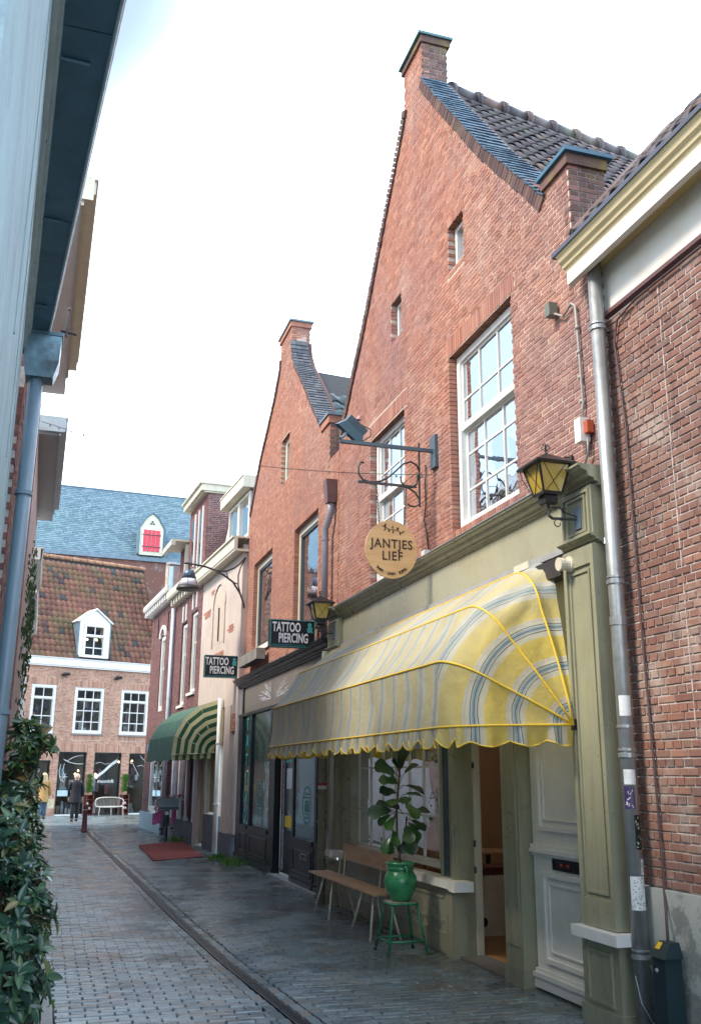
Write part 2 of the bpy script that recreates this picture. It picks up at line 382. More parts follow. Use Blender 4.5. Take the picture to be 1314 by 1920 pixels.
# ------------------------------------------------------------------ brickwork
def scan(poly, z):
    xs = []
    for (u0, z0), (u1, z1) in zip(poly, poly[1:] + poly[:1]):
        if (z0 <= z < z1) or (z1 <= z < z0):
            xs.append(u0 + (u1 - u0) * (z - z0) / (z1 - z0))
    xs.sort(); return [(a, b) for a, b in zip(xs[::2], xs[1::2])]
def cut(iv, holes, z):
    for h0, h1, z0, z1 in holes:
        if z0 - 1e-6 <= z <= z1:
            nx = []
            for a, b in iv:
                if h1 <= a or h0 >= b: nx.append((a, b)); continue
                if h0 > a: nx.append((a, h0))
                if h1 < b: nx.append((h1, b))
            iv = nx
    return iv
def brickwork(frame, basis, parent, poly, holes, mat, mortar, nparts=0, name='brick', wall_name='wall', pitch=0.0515,
              L=0.175, joint=0.0110, depth=0.10, proud=0.0025, soldiers=(), mortar_back=0.0045, seed=1, bond='cross', thick=0.30, rough_edge=0.0):
    rg = random.Random(seed)
    z0 = min(z for _, z in poly); z1 = max(z for _, z in poly)
    rows = int((z1 - z0) / pitch + 0.001)
    H = pitch - joint
    allb = []
    mo = MB(frame)
    hol = list(holes) + [(a, b, c, d) for a, b, c, d in soldiers]
    for k in range(rows):
        zb = z0 + k * pitch; zm = zb + pitch / 2
        full = cut(scan(poly, zm), holes, zm)
        for a, b in full:
            if b - a > 0.04: mo.box(a + 0.014, b - 0.014, -thick, -mortar_back, zb, zb + pitch, faces=(0, 1, 3) if True else 'all')
        iv = cut(scan(poly, zm), hol, zm)
        for a, b in iv:
            if bond == 'cross':
                l = L if k % 2 == 0 else L / 2
                off = {0: 0.0, 1: 0.055, 2: L / 2, 3: 0.055}[k % 4]
            elif bond == 'flemish': l = None
            else: l = L; off = 0 if k % 2 else L / 2
            u = a
            first = True
            if l is None:
                u = math.floor(a / (L * 1.5)) * L * 1.5 + (0 if k % 2 else L * 0.75); t = 0
                while u > a: u -= L * 1.5
                while u < b:
                    w_ = L if t % 2 == 0 else L / 2
                    p, q = max(a, u), min(b, u + w_); u += w_; t += 1
                    if q - p > 0.035: allb.append((p + (0 if p == a else joint / 2), q - (0 if q == b else joint / 2), zb + joint / 2, abs(q - p - w_) < 1e-6 and p != a and q != b, w_))
            else:
                u = math.floor((a - off) / l) * l + off
                while u < b:
                    p, q = max(a, u), min(b, u + l); u += l
                    if q - p > 0.035: allb.append((p + (0 if p == a else joint / 2), q - (0 if q == b else joint / 2), zb + joint / 2, abs(q - p - l) < 1e-6 and p != a and q != b, l))
    # rank by the size they show
    chosen = set()
    if nparts:
        sc = []
        for i, (p, q, z, fullb, l) in enumerate(allb):
            if not fullb: continue
            A = seen(*frame(p, 0, z)); B = seen(*frame(q, 0, z))
            if A is None or B is None: continue
            if not (0 < (A[0] + B[0]) / 2 < 1314 and 0 < (A[1] + B[1]) / 2 < 1920): continue
            sc.append((math.hypot(A[0] - B[0], A[1] - B[1]), i))
        sc.sort(reverse=True); chosen = {i for _, i in sc[:nparts]}
    meshes = {}
    bb = MB(frame)
    for i, (p, q, z, fullb, l) in enumerate(allb):
        n = rg.uniform(-0.002, proud)
        if i in chosen:
            key = (round(l, 3), rg.randrange(3))
            if key not in meshes:
                mb = MB(); lw = (l - joint) / 2; d = 0.004
                X, Y_, Z_ = basis
                def T(u, nn, zz): return X * u + Y_ * nn + Z_ * zz
                mb.fr = T
                zz = H
                j = lambda: rg.uniform(-0.0022, 0.0022)
                fr_ = [(-lw + d + j(), 0, d + j()), (lw - d + j(), 0, d + j()), (lw - d + j(), 0, zz - d + j()), (-lw + d + j(), 0, zz - d + j())]
                md = [(-lw, -d, 0), (lw, -d, 0), (lw, -d, zz), (-lw, -d, zz)]
                bk = [(-lw, -depth, 0), (lw, -depth, 0), (lw, -depth, zz), (-lw, -depth, zz)]
                I = [[mb.pt(v) for v in ring] for ring in (fr_, md, bk)]
                mb.f.append(I[0]); 
                for A_, B_ in ((I[0], I[1]), (I[1], I[2])):
                    for t in range(4): mb.f.append([A_[t], B_[t], B_[(t + 1) % 4], A_[(t + 1) % 4]])
                mb.mi = [0] * len(mb.f)
                meshes[key] = mb.mesh(name, mat)
            o = D.objects.new(name, meshes[key]); COL.objects.link(o)
            o.location = frame((p + q) / 2, n, z); adopt(o, parent)
        else:
            e = rg.uniform(-rough_edge, rough_edge)
            bb.box(p, q, -depth, n, z + e, z + H + e * 0.5)
    for s0, s1, c, d in soldiers:
        cnt = max(1, int(round((s1 - s0) / pitch))); w_ = (s1 - s0) / cnt
        for t in range(cnt):
            bb.box(s0 + t * w_ + joint / 2, s0 + (t + 1) * w_ - joint / 2, -depth, rg.uniform(-0.001, 0.003), c + joint / 2, d - joint / 2)
    mo.build(wall_name, mortar, parent)
    if bb.f: bb.build(name, mat, parent, kind='stuff')
    return len(allb)

FR = lambda x0: (lambda u, n, z: Vector((x0 - n, u, z)))      # right-hand side facades: u = Y, outward = -X
BAS_R = (Vector((0, 1, 0)), Vector((-1, 0, 0)), Vector((0, 0, 1)))
def scale_yz(pts, k): return [(y * k, EYE + (z - EYE) * k) for y, z in pts]

# ================================================================== THE GROUND
def clip_lane(x_left, x_right): return lambda y: [(x_left(y), x_right(y))]
kerb = lambda y: 0.352 - 0.0225 * y
DR = [(3, 1.97), (5, 1.91), (7.1, 1.83), (9.44, 1.705), (11.6, 1.64), (15.8, 1.565), (20.9, 1.46), (29.8, 1.315), (44, 1.1)]
def drain_x(y):
    for (a, xa), (b, xb) in zip(DR, DR[1:]):
        if y <= b: return xa + (xb - xa) * (y - a) / (b - a)
    return DR[-1][1]
m_ground, nt, p = _new('joint_sand')
nt.links.new(_mix(nt, _noise(nt, 6, 6), (0.022, 0.024, 0.02), (0.05, 0.05, 0.04)), p.inputs['Base Color']); p.inputs['Roughness'].default_value = 0.9
m_paver, nt, p = _new('wet_clay_paver')
r_ = _ramp(nt, [(0, (0.15, 0.20, 0.235)), (0.35, (0.22, 0.29, 0.325)), (0.7, (0.28, 0.35, 0.38)), (0.9, (0.24, 0.25, 0.24)), (1, (0.3, 0.28, 0.26))])
nt.links.new(_rand(nt), r_.inputs[0]); c_ = r_.outputs[0]
g_ = nt.nodes.new('ShaderNodeNewGeometry'); s_ = nt.nodes.new('ShaderNodeSeparateXYZ'); nt.links.new(g_.outputs['Position'], s_.inputs[0])
moss = _math(nt, 'MULTIPLY', _range(nt, s_.outputs['X'], 1.5, 3.2), _range(nt, _noise(nt, 1.4, 6, 0.65), 0.30, 0.62, 0.15, 0.75))
c_ = _mix(nt, moss, c_, (0.07, 0.075, 0.055))
stain = _range(nt, _noise(nt, 0.8, 7, 0.6), 0.54, 0.70, 0, 0.75)
c_ = _mix(nt, stain, c_, (0.10, 0.078, 0.062))
c_ = _mix(nt, _range(nt, _noise(nt, 3.1, 6, .7), .50, .72, 0, .55), c_, (0.09, 0.11, 0.12))
nt.links.new(c_, p.inputs['Base Color'])
nt.links.new(_range(nt, _noise(nt, 1.1, 6, 0.65), 0.38, 0.62, 0.08, 0.42), p.inputs['Roughness'])
p.inputs['Specular IOR Level'].default_value = 0.9
_bump(nt, p, _noise(nt, 55, 5, 0.7), 0.35, 0.004)

g = MB(); g.face((-60, -20, -0.03), (60, -20, -0.03), (60, 220, -0.03), (-60, 220, -0.03))
go = structure(g.build('ground', m_ground)); go['label'] = 'dark joint sand under the street pavers'
pav = D.objects.new('pavement', None); COL.objects.link(pav); structure(pav); pav['label'] = 'wet clay brick pavers laid across the narrow street'
PB = (Vector((1, 0, 0)), Vector((0, 0, 1)), Vector((0, 1, 0)))
def pavers():
    rg = random.Random(3); P = 0.092; L_ = 0.205; J = 0.009
    cand = []
    y = 3.0; k = 0
    while y < 44.5:
        lanes = [(kerb(y) + 0.02, drain_x(y) - 0.142, k), (drain_x(y) + 0.150, 3.96 if y < 21 else 3.96 - (y - 21) * 0.05, k + 1)]
        if y > 32.0: lanes = [(-2.5, 6.0, k)]
        for a, b, kk in lanes:
            sl_ = 0.02 if a < 1 else -0.03
            u = math.floor(a / L_) * L_ + (L_ / 2 if kk % 2 else 0) + rg.uniform(-0.008, 0.008)
            while u < b:
                p_, q_ = max(a, u), min(b, u + L_); u += L_
                if q_ - p_ > 0.04: cand.append((p_ + J / 2, q_ - J / 2, y + sl_ * (p_ - a), P - J, q_ - p_ > L_ - 1e-4))
        y += P; k += 1
    for side in (-1, 1):      # pavers laid lengthwise beside the drain
        y = 3.0
        while y < 31.5:
            x = drain_x(y + 0.1); a = x + (0.060 if side > 0 else -0.137)
            cand.append((a, a + 0.077, y, 0.19, False)); y += 0.2
    sc = []
    for i, (p_, q_, y_, h_, fl) in enumerate(cand):
        A = seen(p_, y_, 0); B = seen(q_, y_, 0)
        if not fl or A is None or not (0 < A[0] < 1314 and 0 < A[1] < 1920): continue
        sc.append((B[0] - A[0], i))
    sc.sort(reverse=True); ch = {i for _, i in sc[:300]}
    bb = MB(); me = []
    for t in range(4):
        mb = MB(); lx, ly, e = (L_ - J) / 2, (P - J) / 2, 0.006
        j = lambda: rg.uniform(-0.0025, 0.0025)
        tp = [(-lx + e + j(), -ly + e + j(), 0.002 + j() * .5), (lx - e + j(), -ly + e + j(), 0.002 + j() * .5), (lx - e + j(), ly - e + j(), 0.002 + j() * .5), (-lx + e + j(), ly - e + j(), 0.002 + j() * .5)]
        md = [(-lx, -ly, -e), (lx, -ly, -e), (lx, ly, -e), (-lx, ly, -e)]
        bt = [(-lx, -ly, -.028), (lx, -ly, -.028), (lx, ly, -.028), (-lx, ly, -.028)]
        I = [[mb.pt(v) for v in r] for r in (tp, md, bt)]
        mb.f.append(I[0])
        for A_, B_ in ((I[0], I[1]), (I[1], I[2])):
            for q in range(4): mb.f.append([A_[q], B_[q], B_[(q + 1) % 4], A_[(q + 1) % 4]])
        mb.mi = [0] * len(mb.f); me.append(mb.mesh('paver', m_paver))
    for i, (p_, q_, y_, h_, fl) in enumerate(cand):
        z = rg.uniform(-0.004, 0.002)
        if i in ch:
            o = D.objects.new('paver', me[rg.randrange(4)]); COL.objects.link(o)
            o.location = ((p_ + q_) / 2, y_ + h_ / 2, z); o.rotation_euler = (rg.gauss(0, .012), rg.gauss(0, .008), rg.gauss(0, 0.008)); o.parent = pav
        else:
            t = [z + rg.uniform(-0.0015, 0.0015) for _ in range(4)]
            a, b, c, d = (p_, y_), (q_, y_), (q_, y_ + h_), (p_, y_ + h_)
            I = [bb.pt((*v, tt)) for v, tt in zip((a, b, c, d), t)]; K = [bb.pt((*v, -0.028)) for v in (a, b, c, d)]
            bb.f.append(I); bb.mi.append(0)
            for q in range(4): bb.f.append([I[q], K[q], K[(q + 1) % 4], I[(q + 1) % 4]]); bb.mi.append(0)
    bb.build('paver', m_paver, pav, kind='stuff')
pavers()
# kerb stones along the planting bed
y = 3.0; kn = 0
while y < 31:
    b = MB(); x = kerb(y + .5)
    b.box(x - 0.115 - .0225 * 0, x + 0.008, y, y + 0.99, -0.03, 0.012 + rnd.uniform(-.002, .002)); b.build('kerb_stone', m_stone, pav); y += 1.0
# slot drain: four rails in a channel
dr = D.objects.new('drain_channel', None); COL.objects.link(dr); structure(dr); dr['label'] = 'dark ribbed steel drain channel down the middle of the street'
for k, (o_, w_) in enumerate(((-0.044, 0.018), (-0.018, 0.014), (0.006, 0.014), (0.030, 0.018))):
    b = MB(); ys = [3 + t * 0.9 for t in range(31)]
    for a, c in zip(ys, ys[1:]):
        xa, xc = drain_x(a) + o_, drain_x(c) + o_
        i = [b.pt(v) for v in ((xa, a, .002), (xa + w_, a, .002), (xc + w_, c - .012, .002), (xc, c - .012, .002), (xa, a, -.03), (xa + w_, a, -.03), (xc + w_, c - .012, -.03), (xc, c - .012, -.03))]
        b.f += [[i[0], i[1], i[2], i[3]], [i[0], i[4], i[5], i[1]], [i[1], i[5], i[6], i[2]], [i[3], i[7], i[4], i[0]]]; b.mi += [0] * 4
    b.build('drain_rail', paint('drain_steel', (0.08, 0.09, 0.105), 0.35, 0.2, 8, metal=0.6), dr)
# planting bed soil
b = MB(); b.face((kerb(3) - .11, 3, -.004), (kerb(31) - .11, 31, -.004), (-1.6, 31, -.004), (-1.6, 3, -.004))
structure(b.build('planting_bed', paint('soil', (0.03, 0.024, 0.018), 0.9, 0.4, 12, bump=0.8)))

# ================================================================== WINDOWS
def window(fr, parent, u0, u1, z0, z1, cols=(), rows=(), n=-0.085, fw=0.075, mw=0.022, split=None, pm=None, fm=None, name='window', sill=True, deep=0.09, lower_back=0.035):
    """outer frame; glazing bars at positions cols / rows; each pane a sub-part"""
    fm = fm or m_white; pm = pm or m_glass_sky
    b = MB(fr)
    b.box(u0, u0 + fw, n - deep, n, z0, z1); b.box(u1 - fw, u1, n - deep, n, z0, z1)
    b.box(u0 + fw, u1 - fw, n - deep, n - .002, z1 - fw, z1); b.box(u0 + fw, u1 - fw, n - deep, n - .002, z0, z0 + fw)
    wn = b.build(name, fm, parent)
    a0, a1, c0, c1 = u0 + fw, u1 - fw, z0 + fw, z1 - fw
    segs = [(c0, c1, 0.0)] if split is None else [(c0, split - .03, lower_back), (split + .03, c1, 0.0)]
    if split is not None:
        b = MB(fr); b.box(a0, a1, n - .075, n - .012, split - .03, split + .03); b.build('meeting_rail', fm, wn)
    us = [a0] + [c for c in cols if a0 < c < a1] + [a1]
    for s0, s1, back in segs:
        rr = [s0] + [r for r in rows if s0 + .03 < r < s1 - .03] + [s1]
        nn = n - .03 - back
        b = MB(fr); k = 0
        for u in us[1:-1]: b.box(u - mw / 2, u + mw / 2, nn - .02, nn, s0, s1); k += 1
        for r in rr[1:-1]: b.box(a0, a1, nn - .018, nn - .003, r - mw / 2, r + mw / 2); k += 1
        sw = 0.028 if split is not None or k else 0
        if sw:
            b.box(a0, a0 + sw, nn - .022, nn + .001, s0, s1); b.box(a1 - sw, a1, nn - .022, nn + .001, s0, s1)
            b.box(a0 + sw, a1 - sw, nn - .022, nn + .001, s0, s0 + sw); b.box(a0 + sw, a1 - sw, nn - .022, nn + .001, s1 - sw, s1)
        if b.f: b.build('glazing_bars', fm, wn)
        for p_, q_ in zip(us, us[1:]):
            for r0, r1 in zip(rr, rr[1:]):
                b = MB(fr); t = rnd.uniform(-.0035, .0035)
                i = [b.pt(v) for v in ((p_, nn - .014 + t, r0), (q_, nn - .014 - t, r0), (q_, nn - .014, r1), (p_, nn - .014, r1))]
                j = [b.pt(v) for v in ((p_, nn - .019 + t, r0), (q_, nn - .019 - t, r0), (q_, nn - .019, r1), (p_, nn - .019, r1))]
                b.f += [i, j[::-1]]; b.mi += [0, 0]
                b.build('pane', pm, wn)
    return wn
def backing(fr, parent, u0, u1, z0, z1, n=-0.32, mat=None, name='curtain'):
    b = MB(fr); b.box(u0, u1, n - .02, n, z0, z1); return b.build(name, mat or m_dark, parent)

def rake(fr, parent, path, h, mat, proud=0.018, step=0.066, depth=0.12, down=-1):
    """bricks set square to a sloping edge"""
    b = MB(fr)
    for (u0, z0), (u1, z1) in zip(path, path[1:]):
        l = math.hypot(u1 - u0, z1 - z0); n = max(1, int(l / step)); tu, tz = (u1 - u0) / l, (z1 - z0) / l
        nu, nz = (tz, -tu) if (tz * 0 - tu) * 1 < 0 or tu > 0 else (-tz, tu)
        if nz > 0: nu, nz = -nu, -nz
        for k in range(n):
            s0, s1 = l * k / n + .004, l * (k + 1) / n - .004
            e = rnd.uniform(-.006, .01); o_ = 0.012 + rnd.uniform(0, .008)
            q = [(u0 + tu * s0 - nu * o_, z0 + tz * s0 - nz * o_), (u0 + tu * s1 - nu * o_, z0 + tz * s1 - nz * o_), (u0 + tu * s1 + nu * (h + e), z0 + tz * s1 + nz * (h + e)), (u0 + tu * s0 + nu * (h + e), z0 + tz * s0 + nz * (h + e))]
            b.prism(q, -depth, proud + rnd.uniform(-.003, .003))
    return b.build('coping_brick', mat, parent, kind='stuff')
def coping_slates(fr, parent, path, n0, n1, mat, lift=0.02, rowh=0.11, w_=0.105, name='coping_slate', kindstuff=True):
    b = MB(fr)
    for (u0, z0), (u1, z1) in zip(path, path[1:]):
        l = math.hypot(u1 - u0, z1 - z0); n = max(1, int(l / rowh)); tu, tz = (u1 - u0) / l, (z1 - z0) / l
        nu, nz = -tz, tu
        if nz < 0: nu, nz = -nu, -nz
        for k in range(n):
            a = n0 + rnd.uniform(0, .02); s0, s1 = l * k / n, l * (k + 1) / n - .002
            if tz > 0: lo, hi = s0, s1 + .02
            else: lo, hi = s1, s0 - .02
            while a > n1:
                c = max(n1, a - w_ + rnd.uniform(-.006, .006)); L1 = lift + .014 + rnd.uniform(0, .006); L2 = lift
                P = [(u0 + tu * lo + nu * L1, z0 + tz * lo + nz * L1), (u0 + tu * hi + nu * L2, z0 + tz * hi + nz * L2)]
                i = [b.pt(v) for v in ((P[0][0], a, P[0][1]), (P[1][0], a, P[1][1]), (P[1][0], c + .004, P[1][1]), (P[0][0], c + .004, P[0][1]))]
                P2 = [(p_[0] - nu * .014, p_[1] - nz * .014) for p_ in P]
                j = [b.pt(v) for v in ((P2[0][0], a, P2[0][1]), (P2[1][0], a, P2[1][1]), (P2[1][0], c + .004, P2[1][1]), (P2[0][0], c + .004, P2[0][1]))]
                b.f += [i, [i[0], j[0], j[1], i[1]], [i[0], i[3], j[3], j[0]], [i[2], j[2], j[3], i[3]]]; b.mi += [0] * 4
                a = c
    return b.build(name, mat, parent, kind='stuff')
def tile_mesh(mat, w_=0.21, h_=0.36, amp=0.028):
    b = MB(); n = 6; rows = []
    for vv, lift in ((0, .03), (1, 0.0)):
        for th in (0, -.014):
            rows.append([b.pt((w_ * (t / n - .5) * 1.04, h_ * (vv - .5), lift + th + amp * math.sin(2 * math.pi * (t / n - .12)))) for t in range(n + 1)])
    T0, B0, T1, B1 = rows
    for t in range(n):
        b.f.append([T0[t], T0[t + 1], T1[t + 1], T1[t]]); b.f.append([B0[t], B0[t + 1], T0[t + 1], T0[t]])
    b.mi = [0] * len(b.f)
    return b.mesh('tile', mat, True)
def tiled_roof(parent, org, uvec, svec, nu, ns, me, w_=0.2, s_=0.32, skip=None, join=False, mat=None):
    """pantiles: org = lower corner, uvec along the eaves, svec up the slope"""
    U = Vector(uvec).normalized(); S = Vector(svec).normalized(); Nn = U.cross(S).normalized()
    if Nn.z < 0: Nn = -Nn
    jb = MB()
    for i in range(nu):
        for j in range(ns):
            if skip and skip(i, j): continue
            c = Vector(org) + U * (w_ * (i + .5)) + S * (s_ * (j + .5)) + Nn * (0.03 + rnd.uniform(-.004, .004))
            m3 = Matrix((U, S, Nn)).transposed().to_4x4()
            m3 = m3 @ Matrix.Rotation(rnd.gauss(0, .012), 4, 'Z')
            m3.translation = c
            if join:
                off = len(jb.v)
                for v in me.vertices: jb.v.append(m3 @ v.co)
                for pl in me.polygons: jb.f.append([off + q for q in pl.vertices]); jb.mi.append(0)
            else:
                o = D.objects.new('tile', me); COL.objects.link(o); o.matrix_world = m3
                o.parent = parent; o.matrix_parent_inverse = world_of(parent).inverted()
    if join: return jb.build('tile', mat or me.materials[0], parent, smooth=True, kind='stuff')

# ================================================================== GABLED SHOP HOUSE (centre right)
K = 0.975; BX = 3.9
fb = FR(BX)
zq = lambda z: EYE + (z - EYE) * K
H1 = thing('gabled_brick_house', 'tall red brick stepped gable house with an olive shopfront under the yellow striped awning', 'house', (4.2, 10, 0))
right_sl = [(7.53, 7.56), (8.18, 8.30), (8.79, 9.10), (9.38, 9.85), (9.85, 10.48)]
MIDY = 10.25
left_sl = [(2 * MIDY - y, z) for y, z in right_sl]
poly = [(6.13, 3.93), (6.13, 5.80), (6.49, 5.80), (6.49, 7.03), (6.90, 7.03), (6.92, 6.92)] + right_sl + [(9.92, 10.6), (9.92, 11.25), (10.60, 11.25), (10.60, 10.6)] + left_sl[::-1] + [(13.58, 6.9), (13.66, 6.85), (13.66, 3.93)]
poly = scale_yz(poly, K)
wb = (7.70 * K, 9.25 * K, zq(4.20), zq(6.26)); wb2 = (10.72 * K, 12.09 * K, zq(4.12), zq(6.22))
ws1 = (8.77 * K, 9.19 * K, zq(7.30), zq(7.89)); ws2 = (10.80 * K, 11.19 * K, zq(7.31), zq(7.89))
sol = []
for a, b_, c, d in (wb, wb2): sol += [(a - .09, b_ + .09, d, d + .215), (a - .03, b_ + .03, c - .16, c)]
for a, b_, c, d in (ws1, ws2): sol += [(a - .03, b_ + .03, d, d + .13), (a - .02, b_ + .02, c - .07, c)]
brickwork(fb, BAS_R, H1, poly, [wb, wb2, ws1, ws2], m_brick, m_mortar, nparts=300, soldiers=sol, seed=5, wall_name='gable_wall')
window(fb, H1, wb[0] + .02, wb[1] - .02, wb[2] + .02, wb[3] - .02, cols=[wb[0] + .10 + (wb[1] - wb[0] - .2) * t / 3 for t in (1, 2)],
       rows=[zq(5.63), zq(4.78), zq(5.0) - .9, zq(4.60)] and [5.60, 4.98, 4.58], split=5.28)
window(fb, H1, wb2[0] + .02, wb2[1] - .02, wb2[2] + .02, wb2[3] - .02, cols=[wb2[0] + .10 + (wb2[1] - wb2[0] - .2) * t / 3 for t in (1, 2)], rows=[5.57, 4.94, 4.52], split=5.24)
for q in (ws1, ws2): window(fb, H1, q[0] + .01, q[1] - .01, q[2] + .01, q[3] - .01, fw=.05)
for q in (wb, wb2, ws1, ws2): backing(fb, H1, q[0], q[1], q[2], q[3], -.30, paint('room_dark', (0.05, 0.05, 0.055), 0.9), 'room_darkness')
# chimney and shoulder returns (faces that look down the street)
def return_face(parent, Y0, x0, x1, z0, z1, mat, seed, mort=None, side=-1):
    fr = lambda u, n, z: Vector((u, Y0 + side * n, z))
    brickwork(fr, (Vector((1, 0, 0)), Vector((0, side, 0)), Vector((0, 0, 1))), parent, [(x0, z0), (x0, z1), (x1, z1), (x1, z0)], [], mat, mort or m_mortar_dark, seed=seed, thick=.08, wall_name='return_wall')
m_brick_ch = brickmat('chimney_brick', [(0, (0.12, 0.07, 0.06)), (0.5, (0.18, 0.105, 0.09)), (1, (0.24, 0.14, 0.11))], light=(0.30, 0.27, 0.05), light_amt=0.55, stain_scale=0.8)
return_face(H1, 9.92 * K, BX, BX + .36, zq(10.35), zq(11.25), m_brick_ch, 6)
return_face(H1, 6.49 * K, BX, BX + .36, zq(5.62), zq(7.03), m_brick_ch, 7)
b = MB(fb); b.box(9.92 * K + .09, 10.6 * K, -.36, -.10, zq(10.0), zq(11.25)); b.box(6.49 * K + .09, 6.92 * K, -.36, -.10, zq(5.7), zq(7.03)); b.build('chimney_core', m_brick_ch, H1)
cp = MB(fb)
b = MB(fb); b.box(9.92 * K - .03, 10.6 * K + .03, -.39, .03, zq(11.16), zq(11.25) + .012); b.build('corbel_band', m_brick_ch, H1)
b = MB(fb); b.box(9.92 * K - .06, 10.6 * K + .06, -.42, .06, zq(11.25) + .012, zq(11.25) + .05); b.build('chimney_cap', paint('cap_lead', (0.05, 0.13, 0.14), 0.5), H1)
b = MB(fb); b.box(6.49 * K - .03, 6.92 * K + .02, -.38, .03, zq(6.93), zq(7.03) + .005); b.build('corbel_band', m_brick_ch, H1)
b = MB(fb); b.box(6.49 * K - .07, 6.92 * K + .05, -.42, .06, zq(7.03) + .005, zq(7.03) + .045); b.build('shoulder_cap', paint('cap_blue', (0.04, 0.12, 0.19), 0.45), H1)
pr = scale_yz([(6.92, 6.86)] + right_sl + [(9.92, 10.58)], K); pl = scale_yz([(13.58, 6.86)] + left_sl + [(10.60, 10.58)], K)
rake(fb, H1, pr, .115, m_brick_dark); rake(fb, H1, pl, .12, m_brick_dark, proud=.03)
coping_slates(fb, H1, pr, .02, -.33, m_slate_blue)
b = MB(fb)
b.prism([p_ for p_ in pr] + [(pr[-1][0], pr[-1][1] - .35), (pr[0][0] + .1, pr[0][1] - .35)], -.41, -.12); b.build('gable_parapet', m_brick_dark, H1)
b = MB(fb); b.prism([p_ for p_ in pl] + [(pl[-1][0], pl[-1][1] - .35), (pl[0][0] - .1, pl[0][1] - .35)], -.41, -.12); b.build('gable_parapet', m_brick_dark, H1)
# roof behind the gable (runs slightly off square to the street)
sk = 0.17
roof = D.objects.new('roof', None); COL.objects.link(roof); adopt(roof, H1)
tm = tile_mesh(m_tile_dark, w_=.185, h_=.30, amp=.017)
ry0, rz0 = 6.2 * K, zq(5.92) - .28; ry1, rz1 = MIDY * K, zq(10.75)
U = Vector((1, sk, 0)).normalized(); S = Vector((0, ry1 - ry0, rz1 - rz0)); SL = S.length; S = S.normalized()
Nr = U.cross(S); Nr = Nr if Nr.z > 0 else -Nr
NJ = int(SL / .27)
tiled_roof(roof, Vector((4.30, ry0, rz0)), U, S, 26, NJ, tm, w_=.185, s_=.27, skip=lambda i, j: j < 3 or i > 13)
tiled_roof(roof, Vector((4.30, ry0, rz0)), U, S, 26, NJ, tm, w_=.185, s_=.27, skip=lambda i, j: not (j < 3 or i > 13), join=True)
b = MB(); o0 = Vector((4.2, ry0 - .05, rz0)) - Nr * .02
b.face(o0, o0 + U * 5.2, o0 + U * 5.2 + S * (SL + .02), o0 + S * (SL + .02)); b.build('underlay', m_dark, roof)
Sb = Vector((0, 3.6, -4.4)).normalized(); o1 = Vector((4.2, ry1, rz1))
b = MB(); b.face(o1, o1 + U * 5.2, o1 + U * 5.2 + Sb * 5, o1 + Sb * 5); b.build('far_slope', m_tile_dark, roof)
for k in range(12):
    b = MB(); c = Vector((4.42, ry1, rz1 + .015)) + U * (.42 * k)
    b.tube([c, c + U * .39], .115, 10, .10); b.tube([c - U * .02, c + U * .06], .135, 10); b.build('ridge_tile', m_tile_dark, roof, smooth=True)

# ---- olive shopfront
def molding(fr, name, parent, u0, u1, prof, mat, ends=True):
    """profile of (n, z) swept along u"""
    b = MB(fr); A = [b.pt((u0, n, z)) for n, z in prof]; B = [b.pt((u1, n, z)) for n, z in prof]
    for k in range(len(prof)):
        k2 = (k + 1) % len(prof); b.f.append([A[k], A[k2], B[k2], B[k]])
    b.f += [A[::-1], B]; b.mi = [0] * len(b.f)
    return b.build(name, mat, parent)
def corn_prof(n0, z0, n1, z1):
    s = [(0, 0), (.12, 0), (.16, .16), (.30, .20), (.34, .34), (.55, .40), (.62, .66), (.86, .74), (.9, .86), (1, .9), (1, 1), (0, 1)]
    return [(n0 + (n1 - n0) * a, z0 + (z1 - z0) * c) for a, c in s]
fs = FR(3.84)
b = MB(fs); b.box(6.5, 12.85, -.04, 0, 3.425, 3.80); b.build('frieze_board', m_green_l, H1)
molding(fs, 'cornice', H1, 6.52, 12.83, corn_prof(0, 3.785, .15, 3.925), m_green)
b = MB(fs); b.box(6.45, 12.9, -.06, .16, 3.926, 3.935); b.build('cornice_flashing', paint('flashing', (0.25, 0.27, 0.3), 0.4, metal=.3), H1)
for (y0, y1) in ((6.08, 6.52), (12.83, 13.33)):
    molding(FR(3.77), 'cornice', H1, y0 - .05, y1 + .05, corn_prof(-.07, 3.785, .13, 3.94), m_green)
    molding(FR(3.77), 'capital', H1, y0 - .03, y1 + .03, corn_prof(-.07, 3.335, .05, 3.41), m_green)
    f = FR(3.77); b = MB(f)
    b.box(y0, y1, -.13, 0, 3.40, 3.80); b.box(y0 + .0, y1, -.13, 0, .64, 3.34)
    pil = b.build('pilaster', m_green, H1)
    def ring(b, u0, u1, z0, z1, t, n0, n1):
        b.box(u0, u1, n0, n1, z0, z0 + t); b.box(u0, u1, n0, n1, z1 - t, z1); b.box(u0, u0 + t, n0, n1, z0 + t, z1 - t); b.box(u1 - t, u1, n0, n1, z0 + t, z1 - t)
    b = MB(f); ring(b, y0, y1, .78, 3.24, .045, 0, .018); ring(b, y0 + .075, y1 - .075, .86, 3.16, .018, -.001, .013)
    b.box(y0, y1, 0, .018, 3.24, 3.335); b.box(y0, y1, 0, .018, .64, .78); b.build('panel_moulding', m_green, pil)
    b = MB(f); ring(b, y0 + .08, y1 - .08, 3.45, 3.74, .02, 0, .014); ring(b, y0 + .02, y1 - .02, 3.42, 3.77, .02, 0, .02); b.build('panel_moulding', m_green, pil)
    b = MB(f); b.box(y0 - .015, y1 + .015, -.13, .02, .0, .56); ring(b, y0 + .06, y1 - .06, .16, .50, .02, .02, .035); b.box(y0 - .03, y1 + .03, -.13, .04, 0, .13); b.build('pedestal', m_green, H1)
b = MB(FR(3.68)); b.box(5.97, 6.56, -.22, 0, .565, .635); b.build('pedestal_sill', m_white, H1)
